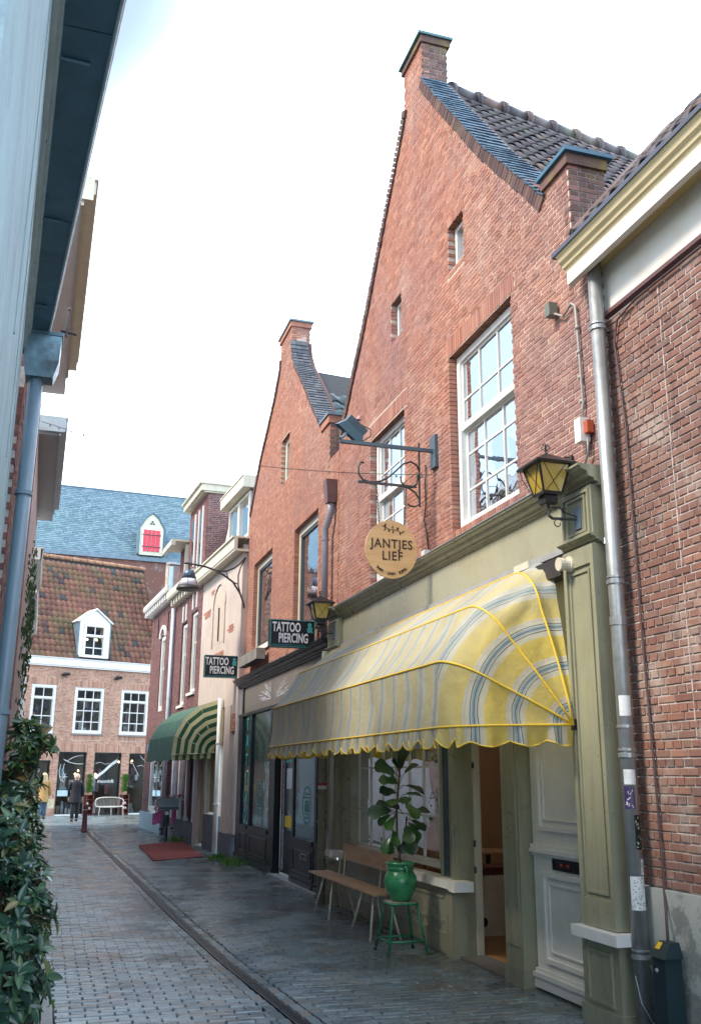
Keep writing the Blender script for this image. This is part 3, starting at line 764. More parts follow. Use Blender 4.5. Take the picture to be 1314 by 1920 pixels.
b = MB(FR(3.80)); b.box(6.53, 12.83, -.05, .0, 3.37, 3.424); b.build('awning_rail', paint('grey_rail', (0.42, 0.43, 0.43), 0.4, metal=.3), H1)
b = MB(FR(3.87)); b.box(6.5, 12.83, -.05, .0, 2.32, 3.37); b.build('transom_board', m_green, H1)
b = MB(FR(3.74)); b.box(6.54, 7.35, -.12, 0, 3.18, 3.33); b.build('awning_roller_box', paint('roller_box', (0.035, 0.03, 0.03), 0.5), H1)
b = MB(FR(3.735)); b.box(7.05, 7.32, 0, .006, 3.34, 3.40); b.build('roller_plate', m_cream, H1)
# grey panelled door
fd = FR(3.95)
b = MB(fd); b.box(6.53, 7.60, -.045, 0, .015, 2.32); dr_ = b.build('door', paint('door_grey', (0.72, 0.71, 0.66), 0.4, 0.05, 3, (0.35, 0.34, 0.3), .12, .05), H1)
b = MB(fd)
ring(b, 6.66, 7.47, 1.22, 2.20, .035, 0, .022); ring(b, 6.74, 7.39, 1.30, 2.12, .015, 0, .012)
ring(b, 6.66, 7.44, .22, .90, .035, 0, .022); ring(b, 6.74, 7.36, .30, .82, .015, 0, .012); b.build('door_panel', MATS['door_grey'], dr_)
b = MB(fd); b.box(6.53, 7.60, 0, .045, 1.045, 1.075); b.box(6.53, 7.60, 0, .03, 1.075, 1.11); b.box(6.53, 7.6, 0, .02, 1.02, 1.045); b.build('mid_rail', MATS['door_grey'], dr_)
b = MB(fd); b.box(6.53, 7.60, 0, .035, .02, .10); b.box(6.53, 7.6, 0, .05, .10, .135); b.box(6.53, 7.6, 0, .025, .135, .16); b.build('kick_board', MATS['door_grey'], dr_)
b = MB(fd); ring(b, 6.85, 7.26, .93, 1.02, .018, 0, .016); b.box(6.868, 7.242, 0, .008, .948, 1.002); lb = b.build('letterbox', m_black, dr_)
b = MB(fd); b.box(7.00, 7.04, .008, .012, .965, .985); b.box(7.1, 7.14, .008, .012, .965, .985); b.build('letterbox_mark', paint('red_mark', (0.5, 0.05, 0.03), .5), lb)
# door posts
def post(y0, y1, x0, x1, nm='door_post', mat=None):
    b = MB(); b.box(x0, x1, y0, y1, .14, 2.32); b.box(x0 - .012, x1, y0 - .012, y1 + .012, .0, .14)
    o = b.build(nm, mat or m_green, H1)
    b = MB(); b.box(x0 - .012, x0, y0 + .03, y1 - .03, .30, 2.2); b.build('post_fillet', m_green, o); return o
post(7.615, 7.93, 3.83, 4.06)
post(8.95, 9.08, 3.82, 4.02)
b = MB(); b.box(4.02, 4.09, 8.93, 9.0, .02, 2.32); jb = b.build('door_leaf_edge', m_cream, H1)
for z in (.78, 1.02, 1.75):
    b = MB(); b.tube([(4.015, 8.925, z - .03), (4.015, 8.925, z + .03)], .012, 8); b.build('hinge', m_black_m, jb)
b = MB(); b.box(3.84, 4.1, 7.93, 8.95, 0.0, .025); b.build('threshold', paint('dark_stone', (.12, .12, .12), .5), H1)
b = MB(FR(3.86)); b.box(9.08, 9.36, -.02, 0, .70, 2.32); b.build('side_glass', m_glass_dark, H1)
post(9.33, 9.37, 3.85, 3.95, 'window_post')
post(12.40, 12.83, 3.83, 3.95, 'window_post')
window(FR(3.97), H1, 9.35, 12.46, .74, 2.32, cols=[9.63, 10.08, 10.52, 10.97, 11.43, 11.90], rows=[1.235, 1.74], n=.06, fw=.045, pm=m_glass_shop, name='shop_window', deep=.07)
b = MB(FR(3.72)); b.box(8.76, 12.9, -.2, 0, .615, .69); b.box(8.76, 8.9, -.2, 0, .60, .615); b.build('window_sill', m_white, H1)
b = MB(FR(3.60)); b.box(12.86, 13.3, -.22, -.09, .60, .675); b.build('pedestal_sill', m_white, H1)
b = MB(FR(3.80)); b.box(8.93, 12.83, -.12, 0, 0.0, .60); bp = b.build('stall_riser', m_green, H1)
b = MB(FR(3.80)); b.box(9.1, 12.8, 0, .012, .02, .19); b.box(9.1, 12.8, 0, .02, .17, .20); b.box(9.2, 12.7, 0, .013, .50, .53); b.box(9.2, 12.7, 0, .013, .28, .305); b.box(8.93, 9.08, 0, .03, .0, .60); b.build('riser_moulding', m_green, bp)
# the room behind the shopfront
m_room = paint('room_cream', (0.46, 0.37, 0.27), 0.8, 0.05, 2); m_floor_wood = wood('oak_floor', (0.25, 0.13, 0.055), (0.36, 0.20, 0.09), 8, 0.35, 'X')
b = MB(); b.box(4.0, 9, 6.4, 13.2, -.02, .02); b.build('interior_floor', m_floor_wood, H1)
b = MB(); b.box(9, 9.1, 6.4, 13.2, 0, 2.9); b.box(4.1, 9, 13.1, 13.2, 0, 2.9); b.box(4.1, 9, 6.4, 6.5, 0, 2.9); b.build('interior_wall', m_room, H1)
b = MB(); b.box(3.95, 9.1, 6.4, 13.2, 2.85, 2.95); b.build('interior_ceiling', paint('ceil', (0.6, 0.52, 0.42), .8), H1)
b = MB(); b.box(7.2, 7.3, 9.2, 13.1, .02, 2.3); b.build('partition', paint('partition', (0.55, 0.36, 0.2), .7), H1)
m_bulb, nt, p = _new('warm_bulb'); p.inputs['Emission Color'].default_value = (1, .70, .45, 1); p.inputs['Emission Strength'].default_value = 3.5
for k_, (x_, y_) in enumerate(((5.2, 8.9), (5.4, 10.6), (5.3, 12.0), (6.6, 9.6))):  # pendants added to brighten the room, after small warm lights in the window
    PL = thing('added_pendant_lamp', ('added lit pendant lamp nearest the cafe doorway', 'added lit pendant lamp above the middle of the shop window', 'added lit pendant lamp at the far end of the cafe', 'added lit pendant lamp deep inside the cafe')[k_], 'lamp', (x_, y_, 2.85), 'added pendant lamps in the cafe')
    b = MB(); b.tube([(x_, y_, 2.85), (x_, y_, 2.35)], .006, 5); b.build('cord', m_black_m, PL)
    b = MB(); b.ball((x_, y_, 2.27), .075, 12, 8); b.build('glass_globe', m_bulb, PL, smooth=True)
b = MB(FR(3.93)); b.box(6.45, 7.62, -.08, -.04, 0, 3.3); b.build('door_backing', m_dark, H1)
# cornice over Jantjes' left end and the small white moulding knob
b = MB(); b.tube([(3.77, 6.42, 3.24), (3.68, 6.42, 3.235)], .045, 14); b.tube([(3.77, 6.42, 3.24), (3.74, 6.42, 3.24)], .062, 14); b.tube([(3.69, 6.42, 3.236), (3.655, 6.42, 3.235)], .052, 14); b.build('awning_pulley', m_cream, H1, smooth=False)

# ================================================================== STRIPED AWNING
def awning(name, label, y0, y1, hx, hz, hoops, mats, stripe_mat, piping, val_h, wall_x, rc=0.30, scallop=0.155, group=None, nseg=10, sag=0.02, val_n=14):
    """hoops: list of (x, z) of each hoop's straight bar; arms run back to the pivot (hx, hz)"""
    T = thing(name, label, 'awning', (hx, (y0 + y1) / 2, hz), group)
    def hoop(x, z, inset=0.0):
        """points along one hoop with path length"""
        A, B = y0 + inset, y1 - inset
        d = Vector((x - hx, 0, z - hz)); L = d.length; d.normalize()
        pts = []
        r = min(rc, L * .62)
        pts += [Vector((hx, y0, hz)) + d * (L - r) * t / 5 + Vector((0, inset * (t / 5) ** 1.5, 0)) for t in range(5)]
        for t in range(nseg + 1):
            an = math.pi / 2 * t / nseg
            pts.append(Vector((hx, A + r - r * math.cos(an), hz)) + d * (L - r + r * math.sin(an)))
        m = 44
        for t in range(1, m):
            pts.append(Vector((hx, A + r + (B - A - 2 * r) * t / m, hz)) + d * L)
        for t in range(nseg + 1):
            an = math.pi / 2 * (1 - t / nseg)
            pts.append(Vector((hx, B - r + r * math.cos(an), hz)) + d * (L - r + r * math.sin(an)))
        pts += [Vector((hx, y1, hz)) + d * (L - r) * (1 - t / 5) + Vector((0, -inset * (1 - t / 5) ** 1.5, 0)) for t in range(1, 6)]
        return pts
    HP = [hoop(x, z, ins) for x, z, ins in hoops]
    def arcs(P):
        s = [0]
        for a, c in zip(P, P[1:]): s.append(s[-1] + (c - a).length)
        mid = s[-1] / 2; return [v - mid for v in s]
    AR = [arcs(P) for P in HP]
    for k in range(len(HP) - 1):
        b = MB(); b.uv = []
        rows = 5
        for r in range(rows + 1):
            t = r / rows; s_ = sag * math.sin(math.pi * t)
            for i, (p_, q_) in enumerate(zip(HP[k], HP[k + 1])):
                v = p_.lerp(q_, t)
                c = Vector((hx, v.y, hz)); dd = v - c
                arm = min(1, dd.length / .3)
                wr = (0.010 * math.sin(i * 1.9 + k) + .009 * math.sin(i * 4.7 + k * 2 + t * 3)) * math.sin(math.pi * t) * arm
                if dd.length > 1e-4: v = v - dd.normalized() * (s_ * arm + wr)
                if i < 16 or i > len(HP[k]) - 17:
                    v.y += (s_ * .8 + wr) * (1 if i < 16 else -1) * arm
                b.v.append(v)
                # the stripes run along the cloth: path length from the pivot end keeps them concentric
                u = AR[k][i] * (1 - t) + AR[k + 1][i] * t
                if i < 16: u = -100 + (v - Vector((hx, y0, hz))).length
                elif i > len(HP[k]) - 17: u = 100 - (v - Vector((hx, y1, hz))).length
                else: u = v.y - 100 - y0 + 0.95 - 0.95 + 0.62
                b.uv.append((u + 100, t + k))
        n = len(HP[k])
        for r in range(rows):
            for i in range(n - 1):
                a = r * n + i; b.f.append([a, a + 1, a + n + 1, a + n]); b.mi.append(0)
        o = b.build('fabric_panel', stripe_mat, T, smooth=True)
    for P in HP[:-1]:
        b = MB(); b.tube(P, .0095, 6); b.build('piping', piping, T, smooth=True)
    # scalloped valance under the lowest hoop
    b = MB(); b.uv = []; P = HP[0]; S0 = arcs(P); tot = S0[-1] - S0[0]; n = int(tot / .022); cols = []
    def along(s):
        for i in range(len(S0) - 1):
            if S0[i + 1] >= s - 1e-9:
                t = (s - S0[i]) / max(1e-9, S0[i + 1] - S0[i]); return P[i].lerp(P[i + 1], t)
        return P[-1]
    edge = []
    L0 = (Vector((hoops[0][0], 0, hoops[0][1])) - Vector((hx, 0, hz))).length
    for i in range(n + 1):
        s = S0[0] + tot * i / n; v = along(s)
        side_len = min(abs(s - S0[0]), abs(S0[-1] - s))
        sc_ = scallop * (1.9 if side_len < L0 else 1.0)
        ph = (s % sc_) / sc_
        h = val_h * (0.50 + 0.50 * math.sin(math.pi * ph) ** 0.85) if side_len >= L0 else val_h * (0.72 + 0.28 * math.sin(math.pi * ph))
        wob = 0.022 * math.sin(s * 23) + .014 * math.sin(s * 51 + 1)
        if side_len < L0: u = side_len
        else: u = v.y - y0 + 0.62
        col = []
        for r, f_ in enumerate((0, .5, 1)):
            q = Vector((v.x - wob * f_ if side_len >= L0 else v.x, v.y + (wob * f_ if side_len < L0 else 0), v.z - h * f_ - .004))
            b.v.append(q); b.uv.append((u, f_ * .3)); col.append(len(b.v) - 1)
        edge.append(b.v[-1].copy()); cols.append(col)
    for A_, B_ in zip(cols, cols[1:]):
        for r in range(2): b.f.append([A_[r], B_[r], B_[r + 1], A_[r + 1]]); b.mi.append(0)
    b.build('valance', stripe_mat, T, smooth=True)
    b = MB(); b.tube(edge, .0062, 5); b.build('valance_trim', piping, T, smooth=True)
    for yy in (y0 + .02, y1 - .02):
        b = MB(); b.box(hx - .02, wall_x, yy - .02, yy + .02, hz - .04, hz + .04); b.build('pivot_bracket', m_black_m, T)
    return T
def stripe_material(name, stops, period, trans, tcol, dirty=(0.35, 0.33, 0.28), sky_wash=False):
    m, nt, p = _new(name)
    uv = nt.nodes.new('ShaderNodeUVMap'); s = nt.nodes.new('ShaderNodeSeparateXYZ'); nt.links.new(uv.outputs[0], s.inputs[0])
    f = _math(nt, 'FRACT', _math(nt, 'DIVIDE', s.outputs['X'], period))
    r = _ramp(nt, stops, 'CONSTANT'); nt.links.new(f, r.inputs[0])
    c = r.outputs[0]
    if sky_wash: c = _mix(nt, _range(nt, s.outputs['X'], (.75), 1.3, 0, .75), c, _mix(nt, .66, c, (0.66, 0.70, 0.68)))  # front cloth greyed: sky light put into the colour, with some sun bleaching
    c = _mix(nt, _range(nt, _noise(nt, 2.4, 7, .65), .45, .75, 0, .45), c, dirty)
    nt.links.new(c, p.inputs['Base Color']); p.inputs['Roughness'].default_value = .8; p.inputs['Specular IOR Level'].default_value = .2
    _bump(nt, p, _noise(nt, 7, 6, .6), .6, .03)
    tq = tcol if not sky_wash else _mix(nt, _range(nt, s.outputs['X'], .75, 1.2), tcol, (.90, .90, .78))
    t = nt.nodes.new('ShaderNodeBsdfTranslucent'); nt.links.new(_mix(nt, 1.0, c, tq, 'MULTIPLY'), t.inputs['Color'])
    mx = nt.nodes.new('ShaderNodeMixShader'); mx.inputs[0].default_value = trans
    nt.links.new(p.outputs[0], mx.inputs[1]); nt.links.new(t.outputs[0], mx.inputs[2])
    nt.links.new(mx.outputs[0], nt.nodes['Material Output'].inputs['Surface']); return m
_cr, _ye, _bl, _gr, _pk = (0.66, 0.63, 0.50), (0.72, 0.57, 0.15), (0.11, 0.16, 0.20), (0.32, 0.42, 0.47), (0.58, 0.46, 0.42)
m_awn = stripe_material('awning_cloth', [(0, _ye), (.18, _cr), (.31, _bl), (.335, _cr), (.36, _gr), (.40, _bl), (.425, _gr), (.47, _cr), (.49, _bl), (.515, _cr), (.60, _pk), (.615, _cr), (.66, _ye)], .32, .45, (1.0, .80, .24), sky_wash=True)
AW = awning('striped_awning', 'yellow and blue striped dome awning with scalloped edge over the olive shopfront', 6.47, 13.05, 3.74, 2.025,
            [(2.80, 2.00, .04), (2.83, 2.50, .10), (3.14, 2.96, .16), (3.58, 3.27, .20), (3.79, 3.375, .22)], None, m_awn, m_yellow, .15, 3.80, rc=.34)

# ================================================================== TATTOO HOUSE
H2 = thing('gabled_brick_house', 'smaller orange brick gable house with the black tattoo shopfront, left of the taller gable', 'house', (4.2, 17, 0))
ty = 17.2
tr = [(14.277, 7.158), (14.514, 7.401), (14.957, 7.826), (15.409, 8.307), (15.905, 8.79), (16.351, 9.197), (16.60, 9.55), (16.70, 9.85)]
tl = [(2 * ty - y, z) for y, z in tr]
tl = [(17.66, 9.85), (17.72, 9.62), (18.13, 9.194), (18.741, 8.72), (19.336, 8.30), (19.847, 7.80), (20.355, 7.25)]
poly = [(13.34, 3.5), (13.34, 6.5), (13.86, 6.5), (13.86, 7.24), (14.277, 7.24)] + tr + [(16.72, 10.28), (17.66, 10.28)] + tl + [(20.5, 7.0), (20.5, 3.5)]
w1 = (17.93, 19.70, 4.08, 5.97); w2 = (14.50, 16.10, 3.98, 5.87); w3 = (16.69, 17.35, 7.06, 8.0)
sol = [(a - .05, b_ + .05, d, d + .2) for a, b_, c, d in (w1, w2)] + [(w3[0] - .03, w3[1] + .03, w3[3], w3[3] + .13)]
brickwork(fb, BAS_R, H2, poly, [w1, w2, w3], m_brick2, m_mortar, nparts=300, soldiers=sol, seed=15, wall_name='gable_wall')
m_win_dark = paint('dark_sash', (0.03, 0.035, 0.035), .4)
for q in (w1, w2):
    wn = window(fb, H2, q[0] + .02, q[1] - .02, q[2] + .02, q[3] - .02, fw=.10, fm=m_cream)
    b = MB(fb); ring(b, q[0] + .12, q[1] - .12, q[2] + .12, q[3] - .12, .05, -.135, -.10); b.build('inner_sash', m_win_dark, wn)
    backing(fb, H2, q[0], q[1], q[2], q[3], -.30, MATS['room_dark'], 'room_darkness')
    b = MB(fb); b.box(q[0] - .02, q[1] + .02, -.09, .04, q[2] - .06, q[2] + .02); b.build('window_sill', m_white, H2)
wn = window(fb, H2, w3[0] + .01, w3[1] - .01, w3[2] + .01, w3[3] - .01, fw=.11, fm=m_cream); backing(fb, H2, w3[0], w3[1], w3[2], w3[3], -.3, MATS['room_dark'], 'room_darkness')
return_face(H2, 16.72, BX, BX + .38, 9.62, 10.28, m_brick2, 21)
return_face(H2, 13.86, BX, BX + .16, 5.55, 7.20, m_brick_ch, 22)
b = MB(fb); b.box(16.81, 17.66, -.38, -.10, 9.4, 10.28); b.box(13.95, 14.3, -.16, -.10, 6.5, 7.2); b.build('chimney_core', m_brick_ch, H2)
b = MB(fb); b.box(16.69, 17.69, -.40, .03, 10.18, 10.285); b.box(13.83, 14.32, -.20, .03, 7.12, 7.245); b.build('corbel_band', m_brick2, H2)
b = MB(fb); b.box(16.66, 17.72, -.43, .055, 10.287, 10.325); b.build('chimney_cap', m_lead, H2)
b = MB(fb); b.box(13.80, 14.36, -.30, .055, 7.247, 7.285); b.build('shoulder_cap', m_lead, H2)
m_slate_grey = brickmat('grey_slates', [(0, (0.055, 0.07, 0.09)), (0.5, (0.09, 0.11, 0.135)), (1, (0.15, 0.16, 0.18))], stain_amt=.3, rough=.6, light=(0.25, 0.25, 0.24), light_amt=.4)
tp = [(14.277, 7.158)] + tr[1:]
rake(fb, H2, tp, .07, m_brick_dark, proud=.01); rake(fb, H2, tl[::-1], .09, m_brick_dark, proud=.03)
coping_slates(fb, H2, tp, .02, -.32, m_slate_grey, rowh=.10)
b = MB(fb); b.prism(tp + [(16.70, 9.3), (14.5, 6.95)], -.40, -.11); b.prism(tl + [(20.2, 6.9), (17.66, 9.3)], -.40, -.11); b.build('gable_parapet', m_brick_dark, H2)
roof2 = D.objects.new('roof', None); COL.objects.link(roof2); adopt(roof2, H2)
tm2 = tile_mesh(brickmat('slate_tiles', [(0, (0.04, 0.075, 0.09)), (1, (0.08, 0.13, 0.15))], rough=.35), w_=.25, h_=.42)
U2 = Vector((1, .1, 0)).normalized(); S2 = Vector((0, 2.35, 2.1)).normalized()
tiled_roof(roof2, (4.28, 13.5, 6.50), U2, S2, 8, 7, tm2, w_=.26, s_=.38)
b = MB(); o0 = Vector((4.2, 13.4, 6.40)); b.face(o0, o0 + U2 * 3, o0 + U2 * 3 + S2 * 4.2, o0 + S2 * 4.2); b.build('underlay', m_dark, roof2)
# shopfront, black
ft = FR(3.82)
b = MB(FR(3.86)); b.box(13.36, 20.35, -.1, 0, 2.86, 3.40); b.build('fascia_board', m_wood_fascia, H2)
molding(FR(3.86), 'cornice', H2, 13.38, 20.5, corn_prof(0, 3.40, .19, 3.58), m_black)
b = MB(FR(3.86)); b.box(13.4, 20.4, 0, .05, 2.80, 2.86); b.box(20.02, 20.08, 0, .03, 2.86, 3.4); b.build('fascia_trim', m_black, H2)
# feather wings painted on the fascia
b = MB(FR(3.86)); rg = random.Random(2)
for side in (-1, 1):
    for k in range(44):
        a = rg.uniform(.1, 1.45); r0 = rg.uniform(.06, .5); r1 = r0 + rg.uniform(.12, .3)
        c = (17.3 + side * .12, 3.0); w_ = rg.uniform(.006, .013)
        P0 = (c[0] + side * r0 * math.cos(a) * 1.9, c[1] + r0 * math.sin(a) * .62); P1 = (c[0] + side * r1 * math.cos(a) * 1.9, min(3.36, c[1] + r1 * math.sin(a) * .62 - .02))
        b.face((P0[0] - w_, .0035 + k * .00002, P0[1] + w_), (P0[0] + w_, .0035 + k * .00002, P0[1] - w_), (P1[0], .0035 + k * .00002, P1[1]))
b.build('painted_wings', paint('chalk_white', (0.6, 0.62, 0.68), .6), H2)
def bpost(y0, y1, n=0.0, z1=2.8, base=True):
    b = MB(ft); b.box(y0, y1, -.12, n, .12, z1); b.box(y0 - .02, y1 + .02, -.12, n + .025, .0, .12); return b.build('shopfront_post', m_black, H2)
bpost(19.95, 20.38); bpost(19.0, 19.12); bpost(16.85, 17.3, .0); bpost(15.52, 15.62, -.02); bpost(14.07, 14.2, -.01); bpost(13.36, 13.72)
for (y0, y1, nm) in ((19.12, 19.95, 'side_glass'), (17.3, 19.0, 'shop_window'), (14.2, 15.52, 'shop_window'), (13.72, 14.07, 'side_glass')):
    b = MB(FR(3.86)); b.box(y0, y1, -.02, 0, .70, 2.8); b.build('pane', m_glass_dark, H2)
    b = MB(ft); b.box(y0, y1, -.12, -.0, .02, .63); b.box(y0, y1, -.1, .03, .63, .70); r_o = b.build('stall_riser', m_black, H2)
    b = MB(ft)
    if y1 - y0 > .5: ring(b, y0 + .1, y1 - .1, .2, .55, .03, -.001, .014)
    b.box(y0, y1, 0, .02, .13, .16); b.box(y0, y1, 0, .03, .02, .10); b.build('riser_moulding', paint('black_gloss', (0.02, 0.032, 0.036), .35), r_o)
b = MB(FR(3.95)); b.box(15.62, 16.85, -.05, 0, .06, 2.8); rd = b.build('recessed_door', m_black, H2)
b = MB(FR(3.95)); b.box(15.95, 16.55, 0, .006, .75, 2.55); b.build('pane', m_glass_dark, rd)
b = MB(FR(3.95)); b.box(15.7, 15.745, .0, .03, .1, 2.7); b.box(16.65, 16.68, .0, .02, .1, 2.7); b.build('door_strip', paint('alu', (.55, .57, .6), .3, metal=.6), rd)
b = MB(FR(3.95)); b.box(15.98, 16.5, .007, .011, .80, .98); b.build('yellow_sticker', paint('yellow_sticker', (0.75, 0.55, 0.03), .5), rd)
b = MB(FR(3.95)); b.box(16.05, 16.42, .007, .011, 1.42, 1.75); b.build('paper_notice', paint('paper_notice', (0.45, 0.55, 0.62), .6), rd)
for k in range(6):
    b = MB(FR(3.95)); b.box(16.0 + .05 * (k % 2), 16.5 - .06 * (k % 3), .007, .009, 1.85 + k * .075, 1.89 + k * .075); b.build('opening_hours_line', m_teal_soft, rd)
b = MB(FR(3.74)); b.box(13.8, 16.9, -.15, 0, -.01, .035); b.build('doorstep', m_stone, H2)
b = MB(FR(3.83)); ring(b, 14.55, 14.95, .42, .50, .012, .012, .02); b.build('letterbox', paint('brass_grey', (.4, .42, .4), .3, metal=.6), H2)
# vertical lettering on the side glass
for s_, y_, z_ in (('T', 19.5, 2.64), ('A', 19.5, 2.24), ('T', 19.5, 1.90), ('T', 19.5, 1.55), ('O', 19.5, 1.20), ('O', 19.5, .84), ('R', 13.88, 1.87), ('C', 13.88, 1.53), ('I', 13.88, 1.22), ('N', 13.88, .96), ('G', 13.88, .76)):
    pass
for i_, s_ in enumerate('TATTOO'): text_mesh('window_letter', s_, (3.853, 19.55, 2.62 - i_ * .355), (0, -1, 0), (0, 0, 1), .36, m_teal, H2, xs=1.25, bold=.006)
for i_, s_ in enumerate('PIERCING'): text_mesh('window_letter', s_, (3.852, 13.9, 2.72 - i_ * .272), (0, -1, 0), (0, 0, 1), .25, m_teal, H2, xs=.95, bold=.004)
def crest(yc, zc, w_, h_):
    b = MB(FR(3.858)); P = []
    for k in range(24):
        t = 2 * math.pi * k / 24; u = math.cos(t); v = math.sin(t)
        P.append((yc + w_ * u * (1 + .08 * math.cos(3 * t)), zc + h_ * v * (1 - .06 * math.cos(4 * t))))
    for k in range(24):
        (a, c), (d, e) = P[k], P[(k + 1) % 24]
        f_ = .86
        b.face((a, 0, c), (d, 0, e), (yc + (d - yc) * f_, 0, zc + (e - zc) * f_), (yc + (a - yc) * f_, 0, zc + (c - zc) * f_))
    for zz, ww in ((.55, .5), (.38, .62), (.2, .35), (-.1, .3), (-.3, .55), (-.45, .5), (-.6, .4)):
        b.box(yc - w_ * ww, yc + w_ * ww, -.001, .001, zc + h_ * zz - .012, zc + h_ * zz + .014)
    for k in range(5): b.box(yc - w_ * .5 + k * w_ * .22, yc - w_ * .42 + k * w_ * .22, -.001, .0015, zc - h_ * .28, zc + h_ * .18)
    b.build('window_sticker', m_teal_soft, H2)
crest(14.75, 1.2, .26, .30); crest(18.2, 1.2, .30, .33)
b = MB(FR(3.858)); b.lathe((14.98, 0, .84), [(0.001, 0), (.001, 0.001)], 6)
b = MB(FR(3.80)); b.box(17.95, 19.75, -.02, .15, 3.78, 3.99); fbx = b.build('flower_box', paint('grey_wood', (0.22, 0.21, 0.19), .7, .2, 5, (0.12, 0.11, .1), .4), H2)
b = MB(FR(3.80))
for k in range(90):
    u = rnd.uniform(18, 19.7); n = rnd.uniform(-.0, .13); h = rnd.uniform(.02, .09)
    b.face((u, n, 3.98), (u + .02, n, 3.98), (u + rnd.uniform(-.03, .05), n + rnd.uniform(-.03, .03), 3.98 + h))
b.build('moss', paint('moss', (0.16, 0.2, 0.06), .9), fbx)
# ================================================================== RIGHT-HAND HOUSE
H3 = thing('brick_house', 'old brick house at the right edge with cream box gutter and grey rendered plinth', 'house', (4.3, 4, 0))
RX = 3.95; fr3 = FR(RX)
brickwork(fr3, BAS_R, H3, [(1.2, .945), (1.2, 5.19), (6.10, 5.19), (6.10, .945)], [(1.2, 5.31, 4.95, 5.2)] and [], m_brick_old, m_mortar_grey, nparts=300, seed=31, L=.19, pitch=.059, proud=.004, mortar_back=.007, rough_edge=.003, wall_name='front_wall', bond='cross')
b = MB(fr3)
for k in range(34): b.box(5.30 + (k % 3) * .003, 5.310 + (k % 2) * .003, -.004, .0035, 1.9 + k * .095, 1.9 + (k + 1) * .095 - rnd.uniform(0, .02))
b.build('pointing_joint', paint('light_pointing', (0.42, 0.37, 0.34), .9), H3)
m_plinth, nt, p = _new('patched_render')
c_ = _mix(nt, _range(nt, _noise(nt, 2.3, 8, .65), .5, .54), (0.40, 0.42, 0.39), (0.22, 0.235, 0.215))
c_ = _mix(nt, _range(nt, _noise(nt, 7, 5), .55, .7, 0, .5), c_, (0.5, 0.47, 0.42))
nt.links.new(c_, p.inputs['Base Color']); p.inputs['Roughness'].default_value = .85
_bump(nt, p, _noise(nt, 4, 9, .7), .9, .015)
b = MB(FR(3.92)); b.box(1.2, 6.0, -.3, 0, -.03, .940); b.build('rendered_plinth', m_plinth, H3)
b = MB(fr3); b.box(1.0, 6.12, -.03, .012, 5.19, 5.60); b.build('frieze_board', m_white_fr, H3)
b = MB(fr3); b.box(1.0, 6.14, 0.0, .19, 5.60, 5.62); b.build('soffit', paint('soffit_ochre', (0.70, 0.50, 0.22), .5, .1, 2), H3)
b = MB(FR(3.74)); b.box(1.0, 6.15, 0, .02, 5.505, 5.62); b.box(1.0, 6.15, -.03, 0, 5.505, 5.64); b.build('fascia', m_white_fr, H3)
m_ochre = paint('ochre_moulding', (0.64, 0.52, 0.30), .45, .08, 3)
molding(FR(3.74), 'crown_moulding', H3, 1.0, 6.17, [(0.0, 5.62), (.02, 5.62), (.028, 5.65), (.047, 5.655), (.053, 5.68), (.08, 5.70), (.09, 5.73), (.108, 5.755), (0, 5.755)], m_ochre)
b = MB(FR(3.74)); b.box(1.0, 6.21, -.3, .122, 5.756, 5.792); b.build('gutter_lip', paint('lip_dark', (0.07, 0.08, 0.11), .5), H3)
b = MB(fr3); b.box(1.0, 6.09, -.02, .04, 5.155, 5.188); b.build('lower_bead', m_rust, H3)
rf = D.objects.new('roof', None); COL.objects.link(rf); adopt(rf, H3)
b = MB(); b.face((3.70, 1, 5.80), (3.70, 6.1, 5.80), (7.45, 6.2, 10.3), (7.45, 1, 10.3)); b.build('underlay', m_dark, rf)
tiled_roof(rf, (3.72, 3.0, 5.83), (0, 1, 0), (1, 0, 1.2), 16, 14, tm, w_=.19, s_=.28)
b = MB(); b.tube([(3.80, 6.10, 5.95), (4.3, 6.12, 6.55), (4.9, 6.14, 7.27)], .07, 8); b.build('verge_tile', m_tile_dark, rf)
# ================================================================== CREAM HOUSE AND PURPLE HOUSES (left of the tattoo house)
P0, P1 = Vector((3.82, 20.0)), Vector((3.10, 32.0)); DU = (P1 - P0).normalized(); DN = Vector((-DU.y, DU.x))   # outward to the street
if DN.x > 0: DN = -DN
fm_ = lambda u, n, z: Vector((P0.x + DU.x * (u - 20.0) + DN.x * n, P0.y + DU.y * (u - 20.0) + DN.y * n, z))
BAS_M = (Vector((DU.x, DU.y, 0)), Vector((DN.x, DN.y, 0)), Vector((0, 0, 1)))
m_stucco = paint('cream_stucco', (0.52, 0.44, 0.39), .7, .09, 1.5, (0.36, 0.25, 0.20), .35, .2, streak=True)
H4 = thing('stuccoed_house', 'narrow cream stuccoed house with brick patches, dormer and boarded dark plinth beside the tattoo shop', 'house', (4.3, 22, 0))
u0, u1 = 20.45, 24.6
b = MB(fm_); b.prism([(u0, 3.1), (u1, 3.1), (u1, 6.6), (u0, 6.6)], -.3, 0); b.build('front_wall', m_stucco, H4)
for q in ((20.95, 21.5, -.3, .03, .45, 3.1), (u0, 20.6, -.3, .0, .45, 3.1), (24.2, u1, -.3, 0, 0, 3.1)): b = MB(fm_); b.box(*q); b.build('pier', m_stucco, H4)
b = MB(fm_); b.box(20.6, 20.95, -.3, -.06, .45, 2.75); b.box(20.6, 20.95, -.3, 0, 2.75, 3.1); b.build('blind_niche', m_stucco, H4)
b = MB(fm_); b.box(20.5, 21.55, -.3, .06, 0, .45); b.box(22.0, 23.3, -.3, .03, 0, .75); b.build('dark_plinth', m_plinth_grey, H4)
b = MB(fm_); b.box(22.0, 22.12, -.2, 0, .75, 2.3); b.box(23.2, 23.35, -.2, 0, 0.1, 2.3); b.build('shop_post', m_cream, H4)
